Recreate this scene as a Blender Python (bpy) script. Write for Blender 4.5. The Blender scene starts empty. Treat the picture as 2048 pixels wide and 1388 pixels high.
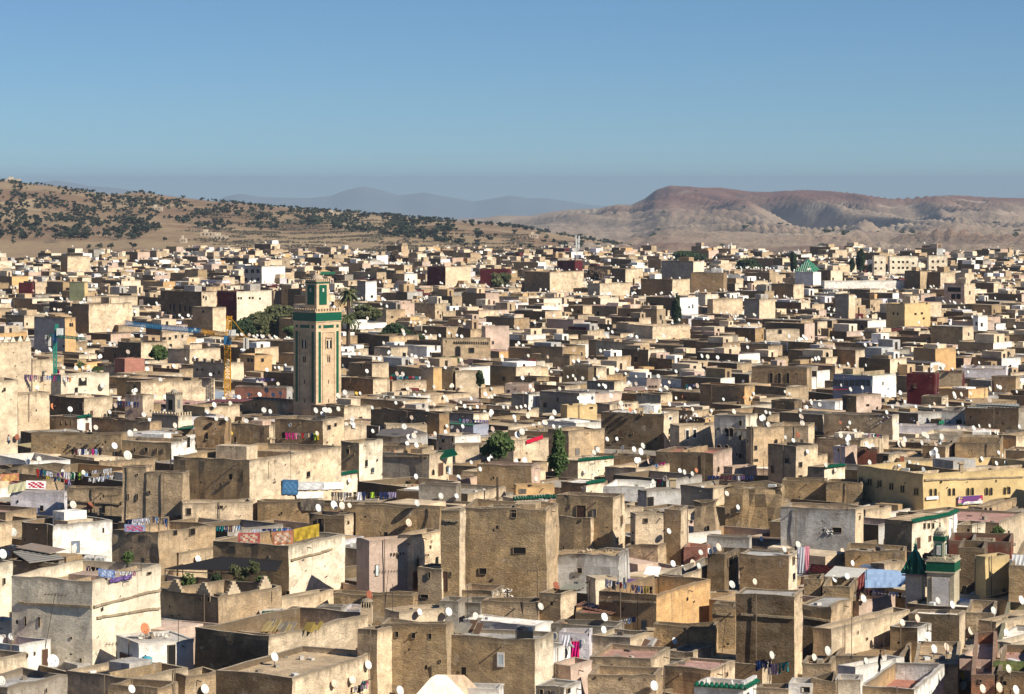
import bpy, math, random
import numpy as np
from mathutils import Vector, Matrix, noise
from mathutils.bvhtree import BVHTree

random.seed(7)
S = bpy.context.scene
R = math.radians
F = 5689.0            # focal length in photograph pixels (100 mm lens)
EYE = 46.0            # eye height above the town's ground
YH = 370.0            # image row of the horizon

# ------------------------------------------------------------------ camera
cam_d = bpy.data.cameras.new('camera')
cam_d.lens = 100; cam_d.sensor_width = 36
cam_d.shift_y = -(694 - YH) / 2048
cam_d.clip_start = 1; cam_d.clip_end = 90000
cam = bpy.data.objects.new('camera', cam_d)
cam.location = (0, 0, EYE); cam.rotation_euler = (R(90), 0, 0)
S.collection.objects.link(cam); S.camera = cam

# ------------------------------------------------------------------ sky and sun
SUN_A, SUN_E = 33.0, 36.0          # sun: degrees behind the picture's right, degrees up
to_sun = Vector((math.cos(R(SUN_A)) * math.cos(R(SUN_E)), -math.sin(R(SUN_A)) * math.cos(R(SUN_E)), math.sin(R(SUN_E))))
W = bpy.data.worlds.new('World'); S.world = W; W.use_nodes = True
nt = W.node_tree; nt.nodes.clear()
o_ = nt.nodes.new('ShaderNodeOutputWorld'); bg = nt.nodes.new('ShaderNodeBackground')
sky = nt.nodes.new('ShaderNodeTexSky'); sky.sky_type = 'NISHITA'; sky.sun_disc = False
sky.sun_elevation = R(SUN_E); sky.sun_rotation = R(90 + SUN_A)
sky.air_density = 1.0; sky.dust_density = 0.0; sky.ozone_density = 2.0; sky.altitude = 400
tc = nt.nodes.new('ShaderNodeTexCoord'); sp = nt.nodes.new('ShaderNodeSeparateXYZ'); cb = nt.nodes.new('ShaderNodeCombineXYZ')
ml = nt.nodes.new('ShaderNodeMath'); ml.operation = 'MULTIPLY_ADD'; ml.inputs[1].default_value = 1.4; ml.inputs[2].default_value = 0.035
nt.links.new(tc.outputs['Generated'], sp.inputs[0])
nt.links.new(sp.outputs[0], cb.inputs[0]); nt.links.new(sp.outputs[1], cb.inputs[1])
nt.links.new(sp.outputs[2], ml.inputs[0]); nt.links.new(ml.outputs[0], cb.inputs[2])
nv = nt.nodes.new('ShaderNodeVectorMath'); nv.operation = 'NORMALIZE'
nt.links.new(cb.outputs[0], nv.inputs[0]); nt.links.new(nv.outputs[0], sky.inputs[0])
tn = nt.nodes.new('ShaderNodeVectorMath'); tn.operation = 'MULTIPLY'; tn.inputs[1].default_value = (.74, 1.01, 1.30)
nt.links.new(sky.outputs[0], tn.inputs[0]); nt.links.new(tn.outputs[0], bg.inputs[0]); bg.inputs[1].default_value = 0.05
nt.links.new(bg.outputs[0], o_.inputs[0])
sun_d = bpy.data.lights.new('sun', 'SUN'); sun_d.energy = 5.0; sun_d.angle = R(0.5); sun_d.color = (1.0, 0.915, 0.775)
sun = bpy.data.objects.new('sun', sun_d); sun.rotation_euler = to_sun.to_track_quat('Z', 'Y').to_euler()
sun.location = (0, 0, 300); S.collection.objects.link(sun)
S.view_settings.view_transform = 'Standard'; S.view_settings.look = 'None'
S.view_settings.exposure = 0.48; S.view_settings.gamma = 1.0; S.view_settings.use_curve_mapping = False
S.cycles.max_bounces = 5; S.cycles.diffuse_bounces = 2; S.cycles.volume_bounces = 0
S.cycles.caustics_reflective = False; S.cycles.caustics_refractive = False

# ------------------------------------------------------------------ helpers
def ray(px, py):
    return Vector(((px - 1024) / F, 1.0, (YH - py) / F))
def P3(px, py, D):
    r = ray(px, py); return Vector((r.x * D, D, EYE + r.z * D))
def to_px(p):
    return 1024 + F * p[0] / p[1], YH + F * (EYE - p[2]) / p[1]
CR = {'A': (0, 720, 3.9385), 'B': (500, 720, 3.9385), 'C': (1010, 720, 3.9385), 'D': (1528, 720, 3.9385),
      'E': (0, 1040, 3.9385), 'F': (500, 1040, 3.9385), 'G': (1010, 1040, 3.9385), 'H': (1528, 1040, 3.9385),
      'P': (0, 340, 2.9257), 'Q': (680, 340, 2.9257), 'R': (1348, 340, 2.9257), 'X': (0, 0, 1.0)}
def cx(c, x): return CR[c][0] + x / CR[c][2]
def cy(c, y): return CR[c][1] + y / CR[c][2]

def put(o, parent=None):
    S.collection.objects.link(o)
    if parent is not None: o.parent = parent
    return o
def tag(o, label=None, cat=None, group=None, kind=None):
    if label: o['label'] = label
    if cat: o['category'] = cat
    if group: o['group'] = group
    if kind: o['kind'] = kind
    return o
def empty(name, loc=(0, 0, 0)):
    o = bpy.data.objects.new(name, None); o.location = loc; o.empty_display_size = 0.5
    return put(o)

class MB:
    """collects polygons with a tint (rgb + stain) and aux (metres below wall top, relief, gloss) per vertex"""
    def __init__(s): s.v = []; s.f = []; s.t = []; s.a = []
    def poly(s, pts, tint=(.5, .5, .5, 0), aux=None):
        n = len(s.v)
        s.v.extend([tuple(p) for p in pts]); s.f.append(tuple(range(n, n + len(pts))))
        if tint and len(tint) == 3: tint = (*tint, 0.0)
        s.t.extend([tint] * len(pts))
        if aux is None: aux = (9.0, 0.4, 0.0)
        if isinstance(aux, list): s.a.extend(aux)
        else: s.a.extend([aux] * len(pts))
    def box(s, o, x, y, z, tint=(.5, .5, .5, 0), aux=None, bottom=True):
        """o corner, x y z edge vectors"""
        o, x, y, z = Vector(o), Vector(x), Vector(y), Vector(z)
        c = [o, o + x, o + x + y, o + y, o + z, o + x + z, o + x + y + z, o + y + z]
        if x.cross(y).dot(z) < 0: c = [c[0], c[3], c[2], c[1], c[4], c[7], c[6], c[5]]
        fs = [(4, 5, 6, 7), (0, 1, 5, 4), (1, 2, 6, 5), (2, 3, 7, 6), (3, 0, 4, 7)]
        if bottom: fs.append((3, 2, 1, 0))
        for f in fs: s.poly([c[i] for i in f], tint, aux)
    def bar(s, a, b, r, tint=(.5, .5, .5, 0), n=4, r2=None, cap=False):
        a, b = Vector(a), Vector(b); d = (b - a)
        if d.length < 1e-6: return
        d.normalize(); q = d.orthogonal().normalized(); w = d.cross(q); r2 = r if r2 is None else r2
        k = [q * math.cos(2 * math.pi * i / n) + w * math.sin(2 * math.pi * i / n) for i in range(n)]
        for i in range(n):
            j = (i + 1) % n
            s.poly([a + k[i] * r, a + k[j] * r, b + k[j] * r2, b + k[i] * r2], tint)
        if cap: s.poly([b + q_ * r2 for q_ in k], tint); s.poly([a + q_ * r for q_ in reversed(k)], tint)
    def build(s, name, mat, parent=None, smooth=False):
        me = bpy.data.meshes.new(name); me.from_pydata(s.v, [], s.f)
        if s.t and mat is not None and mat.get('attr'):
            at = me.color_attributes.new('tint', 'FLOAT_COLOR', 'POINT')
            at.data.foreach_set('color', np.array([t if len(t) == 4 else (*t, 0) for t in s.t], dtype=np.float32).ravel())
            ax = me.color_attributes.new('aux', 'FLOAT_COLOR', 'POINT')
            ax.data.foreach_set('color', np.array([(*a, 1.0) for a in s.a], dtype=np.float32).ravel())
        if mat is not None: me.materials.append(mat)
        if smooth: me.polygons.foreach_set('use_smooth', [True] * len(me.polygons))
        me.update()
        return put(bpy.data.objects.new(name, me), parent)

# ------------------------------------------------------------------ materials
def nodes(name):
    m = bpy.data.materials.new(name); m.use_nodes = True
    n = m.node_tree.nodes; b = n['Principled BSDF']
    b.inputs['Specular IOR Level'].default_value = 0.25
    return m, n, m.node_tree.links, b
def math_n(n, l, op, a, b=None, c=None, clamp=False):
    q = n.new('ShaderNodeMath'); q.operation = op; q.use_clamp = clamp
    for i, v in enumerate((a, b, c)):
        if v is None: continue
        if isinstance(v, (int, float)): q.inputs[i].default_value = v
        else: l.new(v, q.inputs[i])
    return q.outputs[0]
def mix_c(n, l, fac, a, b, mode='MIX'):
    q = n.new('ShaderNodeMix'); q.data_type = 'RGBA'; q.blend_type = mode
    for i, v in ((0, fac), (6, a), (7, b)):
        if isinstance(v, (int, float)): q.inputs[i].default_value = v
        elif isinstance(v, tuple): q.inputs[i].default_value = (*v, 1) if len(v) == 3 else v
        else: l.new(v, q.inputs[i])
    return q.outputs[2]
def noise_n(n, l, vec, scale, detail=4, rough=.6, mul=None):
    if mul:
        mp = n.new('ShaderNodeMapping'); mp.inputs['Scale'].default_value = mul; l.new(vec, mp.inputs['Vector']); vec = mp.outputs[0]
    q = n.new('ShaderNodeTexNoise'); q.inputs['Scale'].default_value = scale; q.inputs['Detail'].default_value = detail
    q.inputs['Roughness'].default_value = rough; l.new(vec, q.inputs['Vector']); return q.outputs['Fac']
def ramp(n, l, v, a, b):
    q = n.new('ShaderNodeMapRange'); q.interpolation_type = 'SMOOTHSTEP'
    q.inputs['From Min'].default_value = a; q.inputs['From Max'].default_value = b; l.new(v, q.inputs['Value']); return q.outputs[0]

def masonry():
    m, n, l, b = nodes('weathered_masonry'); m['attr'] = 1
    pos = n.new('ShaderNodeNewGeometry').outputs['Position']
    t = n.new('ShaderNodeAttribute'); t.attribute_name = 'tint'
    x = n.new('ShaderNodeAttribute'); x.attribute_name = 'aux'
    sx = n.new('ShaderNodeSeparateColor'); l.new(x.outputs['Color'], sx.inputs[0])
    h, rel, patch = sx.outputs[0], sx.outputs[1], sx.outputs[2]
    stain = t.outputs['Alpha']
    big = noise_n(n, l, pos, .22, 3, .6)
    mid = noise_n(n, l, pos, .8, 7, .75, (1, 1, 1.5))
    fine = noise_n(n, l, pos, 5.0, 5, .7, (1, 1, 2.0))
    # brightness of the wash varies
    v = math_n(n, l, 'MULTIPLY_ADD', big, 1.2, 0.42)
    v2 = math_n(n, l, 'MULTIPLY_ADD', mid, 1.9, 0.08)
    v3 = math_n(n, l, 'MULTIPLY_ADD', fine, 1.5, .25)
    vm = math_n(n, l, 'MULTIPLY', math_n(n, l, 'MULTIPLY', v, v2), v3)
    amount = math_n(n, l, 'MULTIPLY_ADD', rel, .75, .35, clamp=True)
    vv = math_n(n, l, 'ADD', math_n(n, l, 'MULTIPLY', vm, amount), math_n(n, l, 'SUBTRACT', 1.0, amount))
    hs = n.new('ShaderNodeVectorMath'); hs.operation = 'SCALE'; l.new(t.outputs['Color'], hs.inputs[0]); l.new(vv, hs.inputs['Scale'])
    col = hs.outputs[0]
    # flaked patches of grey render and bare earth
    pt = math_n(n, l, 'MULTIPLY', ramp(n, l, noise_n(n, l, pos, .35, 5, .68, (1, 1, 1.6)), .53, .59), math_n(n, l, 'MULTIPLY_ADD', rel, .8, .1))
    col = mix_c(n, l, math_n(n, l, 'MULTIPLY', pt, .55), col, (.26, .20, .135))
    och = math_n(n, l, 'MULTIPLY', ramp(n, l, noise_n(n, l, pos, .16, 4, .6, (1, 1, 1.4)), .48, .62), math_n(n, l, 'MULTIPLY', rel, .4))
    ob = n.new('ShaderNodeVectorMath'); ob.operation = 'MULTIPLY'; l.new(col, ob.inputs[0]); ob.inputs[1].default_value = (1.02, .90, .74)
    col = mix_c(n, l, och, col, ob.outputs[0])
    pt2 = math_n(n, l, 'MULTIPLY', ramp(n, l, noise_n(n, l, pos, .5, 5, .7, (1.3, 1.3, 1)), .62, .66), rel)
    col = mix_c(n, l, math_n(n, l, 'MULTIPLY', pt2, .5), col, (.50, .43, .34))
    # lichen and soot running down from the wall tops
    edge = noise_n(n, l, pos, 1.3, 4, .7, (1, 1, .25))
    band = ramp(n, l, math_n(n, l, 'MULTIPLY_ADD', edge, 3.2, math_n(n, l, 'MULTIPLY', h, -1.0)), .75, 1.7)
    near = ramp(n, l, math_n(n, l, 'MULTIPLY_ADD', fine, .5, math_n(n, l, 'MULTIPLY', h, -1.0)), -.18, .22)
    st = math_n(n, l, 'MULTIPLY', math_n(n, l, 'MAXIMUM', math_n(n, l, 'MULTIPLY', band, .62), math_n(n, l, 'MULTIPLY', near, .8)), stain, clamp=True)
    col = mix_c(n, l, st, col, (.125, .098, .068))
    streak = ramp(n, l, noise_n(n, l, pos, 2.2, 3, .6, (1, 1, .06)), .56, .72)
    sm = math_n(n, l, 'MULTIPLY', math_n(n, l, 'MULTIPLY', streak, ramp(n, l, h, 5.5, .4)), math_n(n, l, 'MULTIPLY', stain, .45))
    col = mix_c(n, l, sm, col, (.16, .12, .085))
    l.new(col, b.inputs['Base Color']); b.inputs['Roughness'].default_value = .93
    bn = math_n(n, l, 'ADD', math_n(n, l, 'MULTIPLY', fine, .6), math_n(n, l, 'MULTIPLY', mid, 1.0))
    bp = n.new('ShaderNodeBump'); bp.inputs['Distance'].default_value = .16
    l.new(math_n(n, l, 'MULTIPLY_ADD', rel, .9, .15), bp.inputs['Strength']); l.new(bn, bp.inputs['Height'])
    l.new(bp.outputs[0], b.inputs['Normal'])
    return m
MAS = masonry()
_mc = {}
def M(name, rgb=None, rough=.7, var=.25, scale=3.0, metal=0, attr=False, bump=0):
    if name in _mc: return _mc[name]
    m, n, l, b = nodes(name)
    pos = n.new('ShaderNodeNewGeometry').outputs['Position']
    f = noise_n(n, l, pos, scale, 4, .65)
    k = math_n(n, l, 'MULTIPLY_ADD', f, 2 * var, 1 - var)
    hs = n.new('ShaderNodeVectorMath'); hs.operation = 'SCALE'; l.new(k, hs.inputs['Scale'])
    if attr:
        m['attr'] = 1
        t = n.new('ShaderNodeAttribute'); t.attribute_name = 'tint'; l.new(t.outputs['Color'], hs.inputs[0])
    else: hs.inputs[0].default_value = rgb
    l.new(hs.outputs[0], b.inputs['Base Color'])
    b.inputs['Roughness'].default_value = rough; b.inputs['Metallic'].default_value = metal
    if bump:
        bp = n.new('ShaderNodeBump'); bp.inputs['Distance'].default_value = bump; l.new(f, bp.inputs['Height']); l.new(bp.outputs[0], b.inputs['Normal'])
    _mc[name] = m; return m
DARK = M('dark_interior', (.012, .010, .009), .6, .3)
GLASS = M('dusty_glass', (.06, .075, .085), .15, .2)
WOOD = M('old_wood', (.10, .055, .03), .8, .4)
FRAME = M('pale_frame', (.55, .50, .42), .7, .2)
IRON = M('rusty_iron', (.06, .045, .035), .7, .3)
TILE = M('green_glazed_tile', (.007, .085, .045), .35, .45, 2.5)
WHITE = M('white_enamel', (.66, .67, .64), .45, .08)
CLOTH = M('cloth', None, .9, .22, 6.0, attr=True)
PAINT = M('painted_surface', None, .6, .15, 4.0, attr=True)

# ------------------------------------------------------------------ terrain
def sheet(name, cols, rows, zfun, mat, label=None):
    v = []; f = []; nr = len(rows)
    for px in cols:
        for D in rows:
            X = (px - 1024) / F * D
            v.append((X, D, zfun(px, D, X)))
    for i in range(len(cols) - 1):
        for j in range(nr - 1):
            a = i * nr + j; f.append((a, a + nr, a + nr + 1, a + 1))
    me = bpy.data.meshes.new(name); me.from_pydata(v, [], f); me.materials.append(mat)
    me.polygons.foreach_set('use_smooth', [True] * len(f)); me.update()
    o = put(bpy.data.objects.new(name, me)); o['kind'] = 'structure'
    if label: o['label'] = label
    return o
def sstep(t): t = max(0, min(1, t)); return t * t * (3 - 2 * t)
def fbm(x, y, o=5, s=0.0):
    return noise.fractal(Vector((x, y, s)), 1.0, 2.0, o)
def interp(tab, x): return float(np.interp(x, [a for a, _ in tab], [b for _, b in tab]))

def ground_mat():
    m, n, l, b = nodes('dry_earth')
    pos = n.new('ShaderNodeNewGeometry').outputs['Position']
    a = noise_n(n, l, pos, .004, 5, .6); c = noise_n(n, l, pos, .05, 6, .7)
    col = mix_c(n, l, ramp(n, l, a, .40, .62), (.26, .165, .09), (.2, .12, .07))
    col = mix_c(n, l, ramp(n, l, c, .35, .75), col, (.36, .26, .15))
    l.new(col, b.inputs['Base Color']); b.inputs['Roughness'].default_value = .95
    return m
def hill_mat():
    m, n, l, b = nodes('dry_hillside')
    pos = n.new('ShaderNodeNewGeometry').outputs['Position']
    a = noise_n(n, l, pos, .0035, 6, .62); c = noise_n(n, l, pos, .03, 6, .7, (1, .45, 1)); d = noise_n(n, l, pos, .009, 5, .65, (1, .5, 1))
    col = mix_c(n, l, ramp(n, l, a, .42, .60), (.29, .205, .115), (.20, .125, .072))
    col = mix_c(n, l, ramp(n, l, d, .54, .62), col, (.35, .26, .155))
    col = mix_c(n, l, math_n(n, l, 'MULTIPLY', ramp(n, l, c, .57, .68), .75), col, (.07, .06, .035))
    l.new(col, b.inputs['Base Color']); b.inputs['Roughness'].default_value = .95
    bp = n.new('ShaderNodeBump'); bp.inputs['Distance'].default_value = 5; bp.inputs['Strength'].default_value = .6
    l.new(c, bp.inputs['Height']); l.new(bp.outputs[0], b.inputs['Normal'])
    return m
def bad_mat():
    m, n, l, b = nodes('badland_clay')
    pos = n.new('ShaderNodeNewGeometry').outputs['Position']
    s = n.new('ShaderNodeSeparateXYZ'); l.new(pos, s.inputs[0])
    a = noise_n(n, l, pos, .0012, 6, .6); c = noise_n(n, l, pos, .008, 7, .72)
    z = math_n(n, l, 'ADD', s.outputs[2], math_n(n, l, 'MULTIPLY', a, 60.0))
    col = mix_c(n, l, ramp(n, l, z, 4, 52), (.325, .245, .175), (.175, .088, .065))
    col = mix_c(n, l, math_n(n, l, 'MULTIPLY', ramp(n, l, c, .52, .66), .5), col, (.11, .08, .055))
    col = mix_c(n, l, math_n(n, l, 'MULTIPLY', ramp(n, l, noise_n(n, l, pos, .003, 5, .6), .56, .64), .6), col, (.46, .38, .28))
    l.new(col, b.inputs['Base Color']); b.inputs['Roughness'].default_value = .95
    bp = n.new('ShaderNodeBump'); bp.inputs['Distance'].default_value = 22; bp.inputs['Strength'].default_value = .7
    l.new(c, bp.inputs['Height']); l.new(bp.outputs[0], b.inputs['Normal'])
    return m
def gz(px, D, X):
    return 0.0 if D <= 1545 else max(-250.0, min(0.0, EYE - (540 - YH) * D / F))
rows = list(np.linspace(20, 1540, 20)) + list(np.geomspace(1600, 33500, 60))
sheet('ground', list(range(-1500, 3600, 150)), rows, gz, ground_mat())

CREST1 = [(-900, 352), (-300, 356), (0, 361), (60, 368), (110, 372), (180, 384), (225, 389), (280, 384), (330, 392), (420, 402), (520, 410), (600, 417),
          (700, 424), (770, 430), (870, 439), (960, 447), (1040, 454), (1100, 465), (1200, 482), (1250, 492), (1330, 512), (1500, 545), (2900, 545)]
HB, HC = 1550.0, 3200.0
def hill_y(px, t):
    yc = interp(CREST1, px)
    base = 536.0
    if px > 900: base = max(base, yc + 2)
    s = .35 * t + .65 * sstep(t)
    y = base + (yc - base) * s
    D = HB + (HC - HB) * t; X = (px - 1024) / F * D
    y += 16 * math.sin(math.pi * t) * fbm(X / 330, D / 420, 5) * (1 if px < 1200 else .4)
    return y
def hill_z(px, D, X):
    t = (D - HB) / (HC - HB)
    if t <= 1: return EYE - (hill_y(px, max(t, 0)) - YH) * D / F - (3 if t < .02 else 0)
    return EYE - (interp(CREST1, px) - YH) * HC / F - (D - HC) * .16
sheet('hillside', list(np.arange(-900, 2000, 9)), list(np.linspace(HB, HC, 90)) + [3300, 3500, 4000], hill_z, hill_mat())

CREST2 = [(600, 452), (860, 446), (900, 440), (960, 437), (1000, 431), (1060, 432), (1100, 424), (1140, 419), (1200, 417), (1235, 409), (1262, 410), (1290, 397), (1312, 380), (1340, 371),
          (1400, 375), (1440, 375), (1500, 383), (1540, 384), (1600, 381), (1660, 384), (1720, 391), (1780, 398), (1830, 398), (1870, 392), (1905, 391), (1960, 395), (2048, 396),
          (2200, 400), (2500, 392), (3000, 398)]
MB_, MC_ = 1900.0, 7600.0
def mt_z(px, D, X):
    t = (D - MB_) / (MC_ - MB_)
    yc = interp(CREST2, px)
    base = 530.0
    if t > 1: return EYE - (yc - YH) * MC_ / F - (D - MC_) * .1
    t = max(t, 0)
    amp = sstep((px - 900) / 400)
    # foothills lie low, then the mesa steps up
    s = .16 + .50 * t ** .7 + .34 * sstep((t - .60) / .40) if t > 0 else 0
    s = s * min(1, t * 12)
    y = base + (yc - base) * s
    w = min(1, t * 7) * min(1, (1 - t) * 6)
    wx = noise.noise(Vector((X / 700, D / 1400, 1))) * 260
    def rid(a, b_, sd): return 1 - abs(noise.noise(Vector(((X + wx + .35 * D) / a, D / b_, sd)))) * 2.4
    y -= w * (30 * (rid(300, 1300, 3.1) - .6) + 30 * (rid(125, 700, 7.7) - .6) + 17 * (rid(52, 420, 1.3) - .6) * (.2 + 1.6 * abs(noise.noise(Vector((X / 300, D / 500, 2))))) + 2 * (rid(21, 230, 4.3) - .6)) * (.3 + .7 * amp)
    return EYE - (y - YH) * D / F
sheet('badland_mountains', list(np.arange(560, 3000, 4.5)), list(np.linspace(MB_, MC_, 170)) + [7900, 9000], mt_z, bad_mat())

CREST3 = [(-900, 380), (-200, 386), (0, 378), (50, 368), (110, 361), (150, 366), (180, 372), (240, 377), (300, 386), (430, 402), (455, 392), (480, 387), (520, 394), (560, 395), (620, 396), (660, 392),
          (690, 381), (725, 373), (765, 380), (800, 391), (850, 385), (880, 391), (950, 403), (990, 396), (1020, 391), (1060, 397), (1090, 396), (1150, 405), (1200, 412), (1500, 420), (3000, 425)]
def far_z(px, D, X):
    t = (D - 24000) / 7000
    yc = interp(CREST3, px)
    if t > 1: return EYE - (yc - YH) * 31000 / F - (D - 31000) * .08
    y = 448 + (yc - 448) * max(t, 0) - min(1, t * 3) * min(1, (1 - t) * 6) * 3 * fbm(X / 1500, D / 1500, 4) + (1 - abs(1 - t)) * .8 * noise.noise(Vector((X / 300, 1, 2)))
    return EYE - (y - YH) * D / F
FARM = M('distant_rock', (.16, .18, .17), .95, .3, .0006)
sheet('distant_mountains', list(np.arange(-900, 3000, 10)), list(np.linspace(24000, 31000, 24)) + [33000], far_z, FARM)

# haze: the air between here and the far ranges
hz = MB(); hz.box((-17000, -250, -335), (34000, 0, 0), (0, 34500, 0), (0, 0, 335 + 135))
hm = bpy.data.materials.new('air_haze'); hm.use_nodes = True; hn = hm.node_tree.nodes
hn.remove(hn['Principled BSDF'])
pv = hn.new('ShaderNodeVolumePrincipled'); pv.inputs['Color'].default_value = (.45, .585, .75, 1); pv.inputs['Density'].default_value = 5.2e-5
hm.node_tree.links.new(pv.outputs[0], hn['Material Output'].inputs['Volume'])
haze = hz.build('haze', hm); haze['kind'] = 'stuff'; haze['label'] = 'thin blue haze that fades the far mountains'

# ------------------------------------------------------------------ the houses that can be told apart
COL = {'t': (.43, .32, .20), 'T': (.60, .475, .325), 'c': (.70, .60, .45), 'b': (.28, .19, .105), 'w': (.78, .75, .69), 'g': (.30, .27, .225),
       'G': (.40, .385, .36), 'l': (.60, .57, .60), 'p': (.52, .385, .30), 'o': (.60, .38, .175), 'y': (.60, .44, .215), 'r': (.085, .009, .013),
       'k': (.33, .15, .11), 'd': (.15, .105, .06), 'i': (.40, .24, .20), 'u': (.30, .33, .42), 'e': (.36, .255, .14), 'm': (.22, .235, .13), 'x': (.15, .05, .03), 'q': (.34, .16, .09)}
STAIN = {'w': .55, 'y': .45, 'r': .15, 'o': .5, 'p': .5, 'k': .2, 'l': .5, 'T': .9, 'c': .75, 'u': .3}
RELIEF = {'w': .28, 'y': .12, 'r': .1, 'o': .3, 'p': .35, 'k': .3, 'g': .6, 'G': .3, 'l': .35, 'c': .45, 'b': 1.0, 't': .85, 'T': .65, 'd': 1.0, 'i': .3, 'u': .3, 'e': 1.0, 'x': .3, 'q': .7}
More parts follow.
